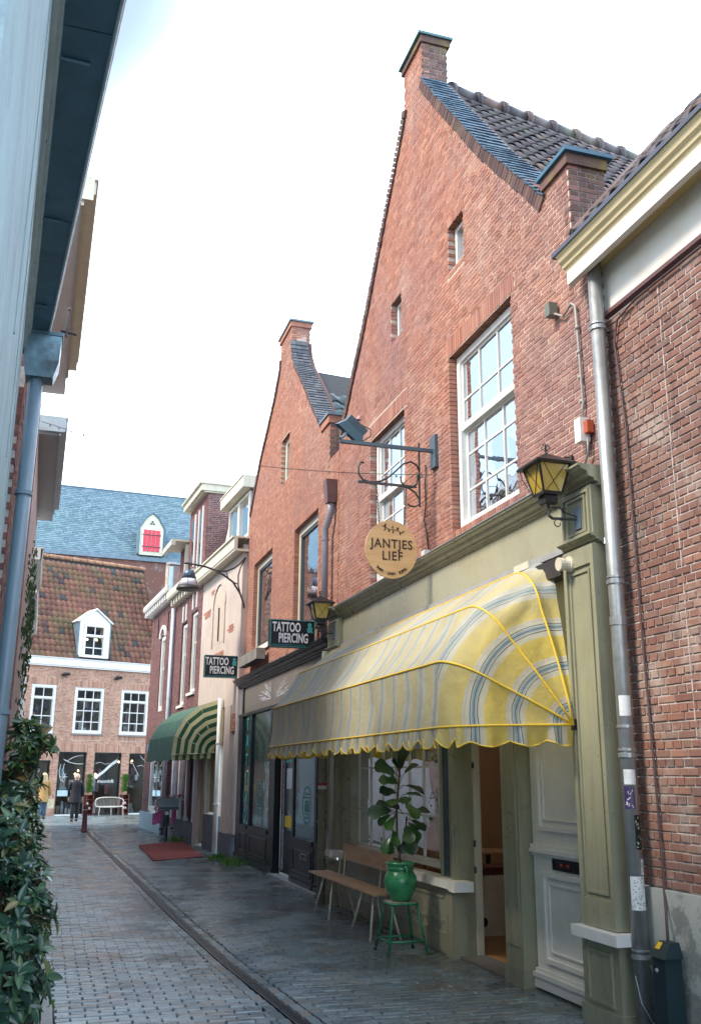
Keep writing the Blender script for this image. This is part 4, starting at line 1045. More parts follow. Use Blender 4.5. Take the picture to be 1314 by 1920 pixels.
b = MB(fm_); b.box(22.12, 23.2, -.12, -.1, .8, 2.3); b.box(21.5, 24.2, -.3, -.02, 2.3, 3.1); b.build('display_back', paint('ochre_dim', (0.30, 0.25, 0.15), .6), H4)
b = MB(fm_); b.box(23.35, 24.2, -.15, -.1, 0.05, 2.3); b.build('door', paint('ochre_door', (0.36, 0.32, 0.2), .5), H4)
for (a, c, z0, z1) in ((22.0, 22.9, 4.25, 4.45), (21.1, 21.5, 4.75, 4.95), (23.5, 23.9, 4.05, 4.25), (22.3, 22.7, 3.98, 4.2), (23.6, 24.2, 5.45, 5.62), (20.6, 20.9, 2.55, 2.95), (22.9, 23.4, 5.95, 6.1)):
    bm_ = MB(fm_); k = 0
    zz = z0
    while zz < z1 - .03:
        uu = a + rnd.uniform(-.06, .06)
        while uu < c: bm_.box(uu, uu + .2, -.02, .006, zz, zz + .05); uu += .215
        zz += .0625
    bm_.build('exposed_brick', m_brick2, H4, kind='stuff')
# arched window outline
b = MB(fm_); 
for k in range(12):
    a0, a1 = math.pi * k / 12, math.pi * (k + 1) / 12
    q = [(22.6 + r * math.cos(a) * 1.15, 5.55 + r * math.sin(a)) for r, a in ((.52, a0), (.60, a0), (.60, a1), (.52, a1))]
    b.prism([(u, z) for u, z in q], 0, .03)
b.box(21.95, 22.02, 0, .03, 4.6, 5.55); b.box(23.2, 23.27, 0, .03, 4.6, 5.55); b.build('arch_moulding', m_stucco, H4)
b = MB(fm_); b.box(22.05, 23.17, -.02, .004, 4.65, 5.9); b.build('blind_window', paint('stucco_brown', (0.5, 0.42, 0.34), .7), H4)  # flat panel in a slightly browner stucco tone
b = MB(fm_); b.box(22.55, 22.6, 0, .03, 4.7, 5.5); b.build('wall_anchor', m_iron, H4)
# projecting cornice, dormer above
b = MB(fm_); b.box(u0 - .1, 24.7, -.3, .22, 6.42, 6.47); b.box(u0 - .1, 24.7, .16, .24, 6.47, 6.72); b.box(u0 - .1, 24.7, -.3, .28, 6.72, 6.76); b.build('cornice', m_cream, H4)
b = MB(fm_); b.prism([(u0, 6.76), (24.7, 6.76), (24.7, 8.3), (u0, 8.3)], -2.4, -.9); b.build('mansard_roof', m_slate_grey, H4)
dm = D.objects.new('dormer', None); COL.objects.link(dm); adopt(dm, H4)
b = MB(fm_); b.box(20.9, 23.0, -.9, -.28, 6.76, 8.1); b.build('dormer_cheek', brickmat('cheek_slates', [(0, (0.06, 0.07, 0.09)), (1, (0.12, 0.13, 0.16))], rough=.5), dm)
b = MB(fm_); b.box(20.8, 23.1, -1.2, -.02, 8.06, 8.10); b.box(20.8, 23.1, -.06, -.02, 8.10, 8.32); b.box(20.8, 20.84, -1.2, -.06, 8.10, 8.32); b.box(20.8, 23.1, -1.2, 0, 8.32, 8.35); b.build('dormer_eaves', m_cream, dm)
window(fm_, dm, 20.95, 21.95, 6.95, 8.02, n=-.22, fw=.07, pm=m_glass_sky); window(fm_, dm, 21.98, 22.95, 6.95, 8.02, n=-.22, fw=.07, pm=m_glass_sky)
b = MB(fm_); b.prism([(23.05, 6.76), (23.9, 6.76), (23.05, 7.7)], -.6, -.25); b.build('dormer_side', m_cream, dm)
# ---- tall purple-brown brick house
H5 = thing('brick_house', 'tall purple-brown brick house with white window strips behind the hanging street lamp', 'house', (4, 26, 0))
tu0, tu1 = 24.65, 28.4
W5 = [(25.15, 26.0, 3.7, 5.9), (26.55, 27.35, 3.45, 5.75)]
brickwork(fm_, BAS_M, H5, [(tu0, 2.2), (tu0, 8.95), (26.9, 8.95), (26.9, 7.1), (tu1, 7.1), (tu1, 2.2)], W5, m_brick_purple, m_mortar_dark, seed=41, pitch=.0585)
for q in W5:
    window(fm_, H5, q[0] + .02, q[1] - .02, q[2] + .02, q[3] - .02, rows=[q[2] + (q[3] - q[2]) * .62], fw=.09, pm=m_glass_far, n=-.05); backing(fm_, H5, q[0], q[1], q[2], q[3], -.26, MATS['room_dark'], 'room_darkness')
    for t_ in ((q[0] + .1, q[0] + .22, 0, .03, q[3] + .05, q[3] + .5), (q[1] - .25, q[1] - .13, 0, .03, q[3] + .05, q[3] + .5), (q[0] - .05, q[1] + .05, -.05, .05, q[2] - .05, q[2] + .02)): b = MB(fm_); b.box(*t_); b.build('window_trim', m_white, H5)
fr5 = lambda u, n, z: Vector((P0.x + DU.x * 4.6 + u, P0.y + DU.y * 4.6 - n, z))
brickwork(fr5, (Vector((1, 0, 0)), Vector((0, -1, 0)), Vector((0, 0, 1))), H5, [(0, 6.5), (0, 8.95), (2.2, 8.95), (2.2, 6.5)], [], m_brick_purple, m_mortar_grey, seed=42, wall_name='side_wall')
b = MB(fm_); b.box(tu0 - .1, 27.0, -2.3, .12, 8.95, 8.99); b.box(tu0 - .14, 27.0, -2.3, .2, 8.99, 9.17); b.box(tu0 - .18, 27.05, -2.3, .26, 9.17, 9.21); b.build('cornice', m_cream, H5)
b = MB(fm_); b.box(25.1, 25.5, -.05, .01, 7.0, 8.6); b.box(26.1, 26.5, -.05, .01, 7.3, 8.6); b.build('narrow_window', m_glass_far, H5)
for t_ in ((25.0, 25.1, -.02, .03, 6.9, 8.7), (25.5, 25.58, -.02, .03, 6.9, 8.7), (26.0, 26.1, -.02, .03, 7.2, 8.7)): b = MB(fm_); b.box(*t_); b.build('window_trim', m_white, H5)
b = MB(fm_); b.box(24.7, 28.45, -.3, .28, 6.62, 6.66); b.box(24.7, 28.45, .16, .30, 6.66, 6.86)
for k in range(9): b.box(24.9 + k * .4, 25.04 + k * .4, 0, .2, 6.42, 6.62)
b.build('cornice', m_cream, H5)
b = MB(fm_); b.box(26.9, 28.4, -2.4, .5, 8.10, 8.16); b.box(26.9, 28.4, .4, .52, 7.98, 8.1); b.build('canopy_roof', m_cream, H5)
b = MB(fm_); b.box(27.0, 28.3, -2.2, -.02, 7.1, 8.1); b.build('attic_wall', m_brick_purple, H5)
b = MB(fm_); b.box(27.0, 27.12, -.02, .08, 6.9, 8.05); b.build('attic_post', m_cream, H5)
b = MB(fm_); b.box(24.62, 28.4, -.3, -.11, .0, 2.2); b.build('shop_back', m_brick_purple, H5)
for u in (24.62, 25.6, 26.6, 27.55): b = MB(fm_); b.box(u, u + .14, -.1, .0, .35, 2.3); b.build('shop_post', paint('pale_blue_post', (0.62, 0.72, 0.78), .5), H5)
for u in (24.8, 25.3, 26.0, 26.95): b = MB(fm_); b.box(u, u + .22, -.1, -.03, .6, 2.3); b.build('brick_pier', m_brick_purple, H5)
b = MB(fm_); b.box(24.62, 28.4, -.2, .02, 0, .50); b.build('dark_plinth', m_plinth_grey, H5)
# ---- low purple house at the far corner
H6 = thing('brick_house', 'low purple-brown corner house with white bracketed cornice where the street opens', 'house', (3.6, 30, 0))
W6 = [(30.0, 30.85, 3.5, 5.85)]
brickwork(fm_, BAS_M, H6, [(28.45, .5), (28.45, 6.75), (32.7, 6.75), (32.7, .5)], W6 + [(28.6, 31.6, .5, 2.35)], m_brick_purple, m_mortar_dark, seed=43)
for q in W6:
    window(fm_, H6, q[0] + .02, q[1] - .02, q[2] + .02, q[3] - .02, rows=[4.8], fw=.12, pm=m_glass_far, n=-.03)
    b = MB(fm_)
    for k in range(8):
        a0, a1 = math.pi * k / 8, math.pi * (k + 1) / 8
        b.prism([(30.42 + r * math.cos(a), 5.8 + r * .7 * math.sin(a)) for r, a in ((.38, a0), (.55, a0), (.55, a1), (.38, a1))], 0, .05)
    b.build('arch_moulding', m_white, H6)
b = MB(fm_); b.box(28.4, 32.9, -.3, .30, 6.92, 6.96); b.box(28.4, 32.9, .24, .32, 6.96, 7.1); b.box(28.4, 32.9, -.3, .10, 6.75, 6.92)
for k in range(11): b.box(28.6 + k * .41, 28.76 + k * .41, 0.1, .26, 6.74, 6.92)
b.build('bracketed_cornice', m_white, H6)
b = MB(fm_); b.prism([(28.45, 6.96), (32.8, 6.96), (32.8, 8.3), (28.45, 8.3)], -2.2, -.8); b.build('roof', m_tile_dark, H6)
window(fm_, H6, 28.65, 31.55, .55, 2.35, cols=[29.5, 30.5], fw=.12, pm=m_glass_far, n=-.02, name='shop_window')
b = MB(fm_); b.box(28.45, 32.75, -.3, .06, -.03, .5); b.build('blue_plinth', paint('pale_blue_plinth', (0.30, 0.42, 0.47), .6), H6)
fr6 = lambda u, n, z: fm_(32.7 + n, -u, z)
brickwork(fr6, (-BAS_M[1], BAS_M[0], BAS_M[2]), H6, [(0, .5), (0, 6.75), (2.5, 6.75), (2.5, .5)], [], m_brick_end, m_mortar, seed=44, wall_name='side_wall', thick=.1)
b = MB(fm_); b.box(31.9, 32.2, 0.0, .02, 2.35, 2.55); b.build('street_name_sign', paint('sign_blue', (.08, .2, .5), .4), H6)
for u_ in (29.0, 31.4, 29.6):
    b = MB(fm_); b.box(u_, u_ + .03, 0, .03, 5.9, 6.5); b.build('wall_anchor', m_iron, H6)
# ================================================================== END OF THE STREET
E0 = Vector((1.5, 42.0)); TH = R(20); EU = Vector((math.cos(TH), math.sin(TH))); EN = Vector((math.sin(TH), -math.cos(TH)))
fe = lambda u, n, z: Vector((E0.x + EU.x * u + EN.x * n, E0.y + EU.y * u + EN.y * n, z))
BAS_E = (Vector((EU.x, EU.y, 0)), Vector((EN.x, EN.y, 0)), Vector((0, 0, 1)))
H7 = thing('brick_house', 'light brick house closing the street with a red pantiled roof and white dormer', 'house', (1.5, 43, 0))
WE = [(-2.45, -1.43, 3.2, 5.15), (-.63, .65, 3.24, 5.13), (1.43, 2.7, 3.24, 5.13)]
SE = [(-2.9, -1.43, .02, 2.16), (-1.1, .08, .02, 2.5), (.43, 1.62, .02, 2.5), (1.97, 2.82, .02, 2.48)]
sol = [(a - .06, b_ + .06, d, d + .26) for a, b_, c, d in WE] + [(a - .04, b_ + .04, d, d + .3) for a, b_, c, d in SE] + [(a, b_, c - .26, c - .06) for a, b_, c, d in WE]
brickwork(fe, BAS_E, H7, [(-3.2, 0), (-3.2, 5.95), (4.5, 5.95), (4.5, 0)], WE + SE, m_brick_end, m_mortar, nparts=0, soldiers=sol, seed=51, wall_name='front_wall', pitch=.058)
m_goods = brickmat('stocked_goods', [(0, (.06, .12, .14)), (.3, (.34, .12, .12)), (.5, (.6, .52, .42)), (.7, (.16, .26, .3)), (.85, (.75, .7, .66)), (1, (.45, .28, .14))], stain_amt=.2)
m_roomw = paint('back_room', (.40, .31, .23), .9, .2, 1.5)
def room(par, u0, u1, z0, z1, seed, deep=1.4, n0=-.31):
    b = MB(fe); t = .03
    b.box(u0 - t, u1 + t, n0 - deep - t, n0 - deep, z0 - t, z1 + t); b.box(u0 - t, u0, n0 - deep, n0, z0, z1); b.box(u1, u1 + t, n0 - deep, n0, z0, z1); b.box(u0, u1, n0 - deep, n0, z0 - t, z0); b.box(u0, u1, n0 - deep, n0, z1, z1 + t)
    b.build('room_shell', m_roomw, par)
    rg = random.Random(seed); b = MB(fe)
    for k in range(26):
        w_ = rg.uniform(.06, .3); h = rg.uniform(.1, .55); u = rg.uniform(u0, u1 - w_); zz = z0 + (0 if rg.random() < .55 else rg.uniform(.3, .6) * (z1 - z0)); n = rg.uniform(n0 - deep * .7, n0 - .1)
        b.box(u, u + w_, n - .08, n, zz, min(z1 - .05, zz + h))
    b.build('stored_goods', m_goods, par, kind='stuff')
m_glass_lit = glass('lit_room_glass', (0.10, 0.075, 0.05), .0, 0, wave=.05)
for i_, q in enumerate(WE):
    cu = [q[0] + .1 + (q[1] - q[0] - .2) * t / (2 if i_ == 0 else 3) for t in range(1, 2 if i_ == 0 else 3)]
    window(fe, H7, q[0], q[1], q[2], q[3], cols=cu, rows=[3.72, 4.17] if i_ else [3.9], split=4.62, n=-.02, fw=.11, mw=.035, pm=m_glass_thru)
    room(H7, q[0], q[1], q[2], q[3], 61 + i_)
    b = MB(fe); b.box(q[0] - .05, q[1] + .05, 0, .06, q[2] - .06, q[2] - .005); b.build('window_sill', paint('sill_grey', (.25, .24, .24), .6), H7)
m_glass_shop2 = glass('moon_shop_glass', (0.02, 0.019, 0.016), .0, 0, wave=.03)
for q in SE:
    b = MB(fe); ring(b, q[0], q[1], q[2], q[3], .05, -.16, -.08); b.build('shop_window_frame', m_black, H7)
    b = MB(fe); b.box(q[0] + .05, q[1] - .05, -.14, -.12, q[2] + .05, q[3] - .05); b.build('pane', m_glass_thru, H7)
    room(H7, q[0], q[1], q[2], q[3], int(q[0] * 10) + 90, 2.2)
b = MB(fe); b.box(-1.1, .08, -.1, .02, -.02, .05); b.box(1.97, 2.82, -.1, .02, -.02, .05); b.build('threshold', m_white, H7)
# white line drawings on the shop glass
m_line = paint('glass_drawing', (0.75, 0.78, 0.76), .5)
def line(pts, r=.012, nm='glass_drawing', mat=None):
    b = MB(lambda u, n, z: fe(u, n - .112, z)); b.tube([(u, 0, z) for u, z in pts], r, 4); return b.build(nm, mat or m_line, H7)
for k in range(4): line([(.50 + t * .11, 1.42 + k * .035 + .30 * (1 / (1 + math.exp(-(t - 5) * .8))) + t * .045) for t in range(10)], .013)
line([(-.85, 2.2), (-.7, 2.12), (-.5, 2.25), (-.3, 2.33), (-.05, 2.36)]); line([(-.85, 2.2), (-.6, 2.08), (-.3, 2.02), (0, 2.02)]); line([(-.95, 2.0), (-1.0, 1.7), (-.92, 1.4), (-.75, 1.3)]); line([(-.8, 2.02), (-.85, 1.75), (-.72, 1.5)])
line([(2.05, 2.1), (2.2, 2.05), (2.35, 1.8), (2.5, 1.55)]); line([(2.5, 2.4), (2.65, 2.25), (2.75, 2.2)]); line([(.5, 2.05), (.75, 2.1), (.95, 2.02), (1.15, 2.06)], .008); line([(2.4, 1.95), (2.6, 2.0), (2.78, 1.92)], .008)
for k in range(6): line([(-.78, 1.5), (-.78 + .16 * math.cos(k * 1.05), 1.5 + .16 * math.sin(k * 1.05))], .01)
text_mesh('shop_lettering', 'moonloft', fe(1.03, -.113, 1.335), (EU.x, EU.y, 0), (0, 0, 1), .2, m_line, H7, xs=.95, bold=.002)
b = MB(fe); b.box(-1.0, -.35, -.118, -.112, .75, .98); b.build('window_banner', paint('pale_banner', (.45, .6, .62), .6), H7)
for (u_, z_) in ((.55, 1.62), (1.55, 2.12), (-.2, 1.75), (-.32, 1.62), (2.15, 2.17), (.62, 1.5), (-1.9, 1.8)):
    b = MB(fe); c_ = (u_, -.10, z_); b.ball(c_, .035, 8, 6); mm = MATS.get('lit_bulb')
    if mm is None:
        mm, nt, p = _new('lit_bulb'); p.inputs['Emission Color'].default_value = (1, .62, .25, 1); p.inputs['Emission Strength'].default_value = 5.0; p.inputs['Base Color'].default_value = (1, .8, .5, 1)
    b.build('lit_bulb', mm, H7, smooth=True)
b = MB(fe); b.box(-3.25, 4.55, -.1, .10, 5.90, 5.96); b.box(-3.25, 4.55, .08, .14, 5.96, 6.24); b.box(-3.25, 4.55, -.1, .18, 6.24, 6.27); b.build('gutter_board', m_white, H7)
for u_ in (-1.13, 1.18):
    b = MB(fe); b.tube([(u_, 0, 5.62), (u_, .12, 5.6)], .03, 6); b.tube([(u_ - .16, .12, 5.55), (u_ - .02, .12, 5.6)], .05, 8, .09); b.tube([(u_ + .02, .12, 5.62), (u_ + .16, .12, 5.62)], .06, 8); b.build('wall_spotlight', m_black_m, H7)
b = MB(fe); b.tube([(-2.95, .08, 6.2), (-2.95, .08, .1)], .05, 8); b.build('downpipe', m_white, H7)
rf7 = D.objects.new('roof', None); COL.objects.link(rf7); adopt(rf7, H7)
tm7 = tile_mesh(m_tile_red, w_=.235, h_=.36, amp=.035)
pitch7 = R(62); So = Vector((-EN.x * math.cos(pitch7), -EN.y * math.cos(pitch7), math.sin(pitch7)))
o7 = fe(-3.2, .05, 6.27); top7 = 4.75 / math.sin(pitch7)
DM = (-.72, .72, 0, 2.45)
tiled_roof(rf7, o7, BAS_E[0], So, 27, int(top7 / .30), tm7, w_=.235, s_=.30, join=True, skip=lambda i, j: DM[0] < -3.2 + .235 * (i + .5) < DM[1] and (j + .5) * .3 * math.sin(pitch7) < 1.45)
b = MB(); q_ = o7 - Vector((0, 0, .05)); b.face(q_, q_ + BAS_E[0] * 6.4, q_ + BAS_E[0] * 6.4 + So * top7, q_ + So * top7); b.build('underlay', m_dark, rf7)
top_c = o7 + So * top7
for k in range(18):
    b = MB(); c = top_c + BAS_E[0] * (.36 * k) + Vector((0, 0, .02)); b.tube([c, c + BAS_E[0] * .34], .10, 8); b.build('ridge_tile', brickmat('ridge_clay', [(0, (.30, .16, .10)), (1, (.42, .24, .15))]) if 'ridge_clay' not in MATS else MATS['ridge_clay'], rf7, smooth=True)
b = MB(fe); b.tube([(3.34, .16, 8.2), (3.34, .16, 10.75)], .10, 8); b.build('lead_pipe', paint('pale_lead', (.3, .42, .5), .5), rf7)
d7 = D.objects.new('dormer', None); COL.objects.link(d7); adopt(d7, H7)
b = MB(fe); b.prism([(-.64, 7.8), (.70, 7.8), (.70, 7.92), (.02, 8.42), (-.64, 7.92)], -1.3, -.04); b.box(-.64, -.46, -1.2, -.04, 6.3, 7.8); b.box(.52, .70, -1.2, -.04, 6.3, 7.8); b.box(-.46, .52, -1.2, -.04, 6.3, 6.38); b.build('dormer_body', m_white, d7)
window(fe, d7, -.46, .52, 6.38, 7.80, cols=[.03], rows=[6.8], split=7.3, n=.02, fw=.09, mw=.04, pm=m_glass_thru)
b = MB(fe); b.box(-.5, .56, -1.25, -1.22, 6.35, 7.85); b.build('lit_room_wall', paint('amber_wall', (.5, .3, .12), .8), d7)
b = MB(fe)
for s_ in (-1, 1): b.prism([(.03 + s_ * .76, 7.86), (.03, 8.44), (.03, 8.50), (.03 + s_ * .80, 7.90)], -1.3, .05)
b.build('dormer_roof', m_white, d7)
b = MB(fe); b.box(-.70, -.64, -1.2, -.05, 6.3, 7.9); b.box(.70, .76, -1.2, -.05, 6.3, 7.9); b.build('dormer_cheek', m_lead, d7)
b = MB(fe); b.ball((-.12, -.5, 7.18), .06, 8, 6); b.ball((.30, -.5, 7.2), .06, 8, 6); b.build('lit_bulb', MATS['lit_bulb'], d7)
# neighbour to the right of the closing house, seen in a sliver, and the church-like roof beyond
H8 = thing('brick_building', 'narrow brown brick building wedged right of the red pantiled roof', 'building', (5.5, 44, 0))
brickwork(fe, BAS_E, H8, [(3.32, 6.0), (3.32, 10.9), (6.5, 10.9), (6.5, 6.0)], [(4.0, 4.5, 8.6, 9.9)], m_brick_old, m_mortar_grey, seed=61, thick=.4)
b = MB(fe); b.box(4.0, 4.5, -.1, -.06, 8.6, 9.9); b.build('pane', m_glass_far, H8)
b = MB(fe); b.box(3.3, 6.6, -.3, .1, 10.9, 11.0); b.build('coping', m_stone, H8)
H9 = thing('slate_roofed_building', 'big pale blue slate roof with one red shuttered dormer behind the pantiled house', 'building', (2, 50, 0))
fc = lambda u, n, z: Vector((2 + u * math.cos(R(4)), 50 + u * math.sin(R(4)) - n, z))
b = MB(fc); b.box(-9, 12, -8, 0, 0, 12.45); b.build('wall', m_brick_old, H9)
b = MB(fc); b.box(-9, 12, -.1, .12, 12.45, 12.68); b.build('gutter', m_lead, H9)
b = MB(fc); rgq = random.Random(9); SLP = 4.17; base_z = 12.68; slen = 15
for j in range(36):
    z0_, z1_ = base_z + SLP * j / 36, base_z + SLP * (j + 1) / 36; n0_, n1_ = -2.6 * j / 36, -2.6 * (j + 1) / 36
    u = -5 + rgq.uniform(0, .2)
    while u < 6.6:
        w_ = .23; l_ = .016 + rgq.uniform(0, .008)
        i = [b.pt(v) for v in ((u, n0_ + l_, z0_), (u + w_ - .008, n0_ + l_, z0_), (u + w_ - .008, n1_, z1_), (u, n1_, z1_))]
        k = [b.pt(v) for v in ((u, n0_, z0_ - .01), (u + w_ - .008, n0_, z0_ - .01))]
        b.f += [i, [k[0], k[1], i[1], i[0]]]; b.mi += [0, 0]; u += w_
b.build('slate', m_slate_big, H9, kind='stuff')
b = MB(fc); 
b.face((-9, -.02, 12.66), (12, -.02, 12.66), (12, -2.64, 16.84), (-9, -2.64, 16.84)); b.face((-9, -2.64, 16.84), (12, -2.64, 16.84), (12, -8, 8), (-9, -8, 8)); b.build('roof_deck', m_slate_big, H9)
b = MB(fc); b.tube([(-9, -2.62, 16.88), (12, -2.62, 16.88)], .06, 6); b.build('ridge', m_lead, H9)
d9 = D.objects.new('dormer', None); COL.objects.link(d9); adopt(d9, H9)
c9 = 2.33
b = MB(fc); b.prism([(c9 - .62, 12.75), (c9 + .62, 12.75), (c9 + .62, 14.2), (c9 + .3, 14.75), (c9, 15.0), (c9 - .3, 14.75), (c9 - .62, 14.2)], -2.2, .25); b.build('dormer_body', paint('pale_yellow_board', (.60, .60, .46), .6), d9)
b = MB(fc)
for s_ in (-1, 1): b.prism([(c9 + s_ * .64, 12.8), (c9 + s_ * .72, 12.8), (c9 + s_ * .72, 14.2), (c9 + s_ * .35, 14.85), (c9, 15.1), (c9, 15.02), (c9 + s_ * .3, 14.77), (c9 + s_ * .64, 14.2)], -2.2, .3)
b.build('dormer_cheek', m_slate_big, d9)
m_red = paint('red_shutter', (0.62, 0.035, 0.07), .5, .1, 5)
for k in range(4):
    b = MB(fc); u = c9 - .44 + k * .225; b.box(u, u + .19, .25, .29, 12.95, 14.1); b.build('shutter_board', m_red, d9)
b = MB(fc); b.box(c9 - .5, c9 + .5, .29, .31, 13.18, 13.22); b.box(c9 - .5, c9 + .5, .29, .31, 13.82, 13.86); b.build('strap_hinge', m_iron, d9)
b = MB(fc); b.box(c9 - .52, c9 - .44, .25, .28, 12.9, 14.15); b.box(c9 + .46, c9 + .54, .25, .28, 12.9, 14.15); b.box(c9 - .52, c9 + .54, .25, .28, 14.12, 14.2); b.build('frame', m_white, d9)
b = MB(fc); 
for dx, dz in ((0, .09), (-.07, -.02), (.07, -.02)): b.ball((c9 + dx, .25, 14.48 + dz), .055, 8, 4)
b.build('trefoil_hole', m_dark, d9)

# ================================================================== LEFT-HAND SIDE
fN = lambda u, n, z: Vector((-.28 - .0535 * (u - 4) + n, u, z))
L1 = thing('rendered_house', 'grey-blue rendered house at the left edge with a dark navy box gutter', 'house', (-1, 6, 0))
b = MB(fN); b.box(1.0, 8.2, -.4, 0, 0, 5.2); b.build('front_wall', paint('grey_render', (0.23, 0.33, 0.37), .75, .14, 2.5, (0.13, 0.19, 0.21), .45, .9), L1)
b = MB(fN); b.box(1.0, 8.2, -.4, .03, 5.2, 5.235); b.box(1.0, 8.18, -.4, .055, 5.33, 5.4); b.build('white_bead', paint('pale_bead', (0.55, 0.66, 0.68), .5), L1)
b = MB(fN); b.box(1.0, 8.2, -.4, .02, 5.235, 5.33); b.build('fascia', m_bluegrey, L1)
b = MB()
def gx(u): return fN(u, 0, 0).x
for a, c in ((1.0, 4.35), (4.36, 6.25), (6.26, 8.14)):
    oa = .055 - .084 * (a - 4.1) - 0; oc = .055 - .084 * (c - 4.1)
    i = [b.pt(v) for v in ((gx(a) + .06, a, 5.4), (oa, a, 5.4), (oa, a, 5.56), (gx(a) - .1, a, 5.56), (gx(c) + .06, c, 5.4), (oc, c, 5.4), (oc, c, 5.56), (gx(c) - .1, c, 5.56))]
    b.f += [[i[0], i[1], i[5], i[4]], [i[1], i[2], i[6], i[5]], [i[4], i[5], i[6], i[7]], [i[0], i[3], i[2], i[1]], [i[3], i[7], i[6], i[2]]]; b.mi += [0] * 5
b.build('box_gutter', m_navy, L1)
b = MB(); b.tube([(.055 + .084 * 3.1 - .012, 1, 5.398), (.055 - .084 * 4.04 - .012, 8.14, 5.398)], .011, 6); b.build('gutter_lip', paint('lip_pale', (.4, .5, .52), .35, metal=.3), L1)
b = MB(); b.tube([(.055 + .084 * 3.1, 1, 5.55), (.055 - .084 * 4.04, 8.14, 5.55)], .022, 8); b.build('gutter_bead', paint('navy_bead', (.03, .025, .12), .4), L1)
for u_ in (2.9, 4.6, 6.25, 7.6):
    b = MB(); b.tube([fN(u_, .03, 5.39), fN(u_, .30 - .02 * u_ + .01, 5.385)], .013, 6); b.build('gutter_strap', m_navy, L1)
for u_ in (3.4, 4.9, 6.4, 7.5):
    b = MB(fN); b.box(u_, u_ + .012, 0, .006, 3.2, 5.2); b.build('cover_strip', m_bluegrey, L1)
    b = MB(fN); b.tube([(u_ + .3, .02, 5.28), (u_ + .3, .035, 5.28)], .008, 6); b.build('screw', m_iron, L1)
# hopper and pipe
hp = thing('downpipe', 'blue-grey downpipe with square rain hopper at the left edge of the street', 'downpipe', (-.37, 8.2, 0))
b = MB()
i = [b.pt(v) for v in ((-.485, 8.08, 5.36), (-.185, 8.08, 5.36), (-.185, 8.36, 5.36), (-.485, 8.36, 5.36), (-.485, 8.08, 5.12), (-.19, 8.08, 5.12), (-.19, 8.36, 5.12), (-.485, 8.36, 5.12), (-.46, 8.13, 4.98), (-.23, 8.13, 4.98), (-.23, 8.32, 4.98), (-.46, 8.32, 4.98))]
for A_, B_ in ((0, 4), (4, 8)):
    for t in range(4): b.f.append([i[A_ + t], i[A_ + (t + 1) % 4], i[B_ + (t + 1) % 4], i[B_ + t]])
b.f += [i[0:4], i[8:12][::-1]]; b.mi = [0] * len(b.f)
b.build('hopper', paint('hopper_zinc', (0.16, 0.27, 0.34), .35, .35, 9, (0.06, 0.06, 0.06), .5, .1, metal=.4), hp)
b = MB(); b.box(-.495, -.175, 8.07, 8.37, 5.355, 5.385); b.build('hopper_rim', m_navy, hp)
b = MB(); b.tube([(-.37, 8.22, 5.0), (-.385, 8.22, 2.0), (-.40, 8.22, .02)], .062, 14); b.build('pipe', paint('pipe_blue', (0.13, 0.20, 0.26), .38, .08, 5), hp, smooth=True)
for z in (3.92, 2.1, .5):
    b = MB(); b.tube([(-.378, 8.22, z), (-.378, 8.22, z + .035)], .074, 14); b.build('collar', MATS['pipe_blue'], hp)
b = MB(); b.tube([(-.2, 8.1, 5.42), (-.06, 8.1, 5.40)], .012, 6); b.tube([(-.15, 8.09, 5.36), (-.145, 8.09, 5.62)], .011, 6); b.ball((-.145, 8.09, 5.63), .018); b.build('gutter_bracket', m_iron, hp)
fl = lambda u, n, z: Vector((-.475 - .012 * (u - 8.2) + n, u, z))
BAS_L = (Vector((0, 1, 0)), Vector((1, 0, 0)), Vector((0, 0, 1)))
L2 = thing('brick_house', 'dark red brick house on the left behind the shrubs, its boxed eaves cream underneath', 'house', (-1, 12, 0))
brickwork(fl, BAS_L, L2, [(8.25, 0), (8.25, 4.4), (9.6, 6.9), (9.6, 7.45), (15.0, 7.45), (15.0, 0)], [], m_brick_left, m_mortar_grey, seed=71, pitch=.0655, rough_edge=.004)
b = MB(fl); b.box(9.35, 14.95, -.5, .34, 7.5, 7.53); b.build('eaves_soffit', paint('soffit_yellow', (0.88, 0.93, 0.93), .5, .04, 2), L2)
b = MB(fl); b.box(9.35, 14.2, .34, .37, 7.48, 7.74); b.box(9.33, 14.2, .37, .48, 7.62, 7.78); b.box(9.3, 9.35, -.5, .46, 7.53, 7.78); b.box(9.3, 14.25, -.5, .5, 7.78, 7.81); b.build('eaves_board', m_cream, L2)
L3 = thing('rendered_house', 'second left-hand house with a grey boxed eaves, beyond the cream eaves', 'house', (-1, 18, 0))
b = MB(fl); b.box(15.05, 21.4, -.4, 0, 0, 6.9); b.build('front_wall', paint('brown_render', (0.28, 0.2, 0.18), .8, .2, 3), L3)
b = MB(fl); b.box(15.5, 21.3, -.3, .31, 7.0, 7.03); b.build('eaves_soffit', paint('soffit_grey', (0.36, 0.39, 0.41), .5, .05, 2), L3)
b = MB(fl); b.box(15.45, 20.6, .31, .34, 6.98, 7.2); b.box(15.45, 20.6, .34, .42, 7.08, 7.26); b.box(15.4, 15.45, -.3, .40, 7.03, 7.26); b.box(15.4, 20.7, -.3, .43, 7.26, 7.29); b.build('eaves_board', paint('board_bluewhite', (.45, .52, .55), .5), L3)
L4 = thing('ivy_clad_house', 'farther left-hand house with small white eaves boxes and ivy', 'house', (-1.2, 26, 0))
b = MB(fl); b.box(21.45, 34, -.5, -.1, 0, 6.1); b.build('front_wall', paint('pale_render', (0.40, 0.42, 0.44), .8, .1, 3), L4)
b = MB(fl); b.box(21.7, 25.5, -.3, .13, 6.2, 6.23); b.box(21.66, 21.7, -.3, .16, 6.2, 6.45); b.box(21.66, 25.5, .13, .16, 6.2, 6.45); b.box(21.66, 25.5, -.3, .18, 6.45, 6.48); b.build('eaves_box', m_white, L4)
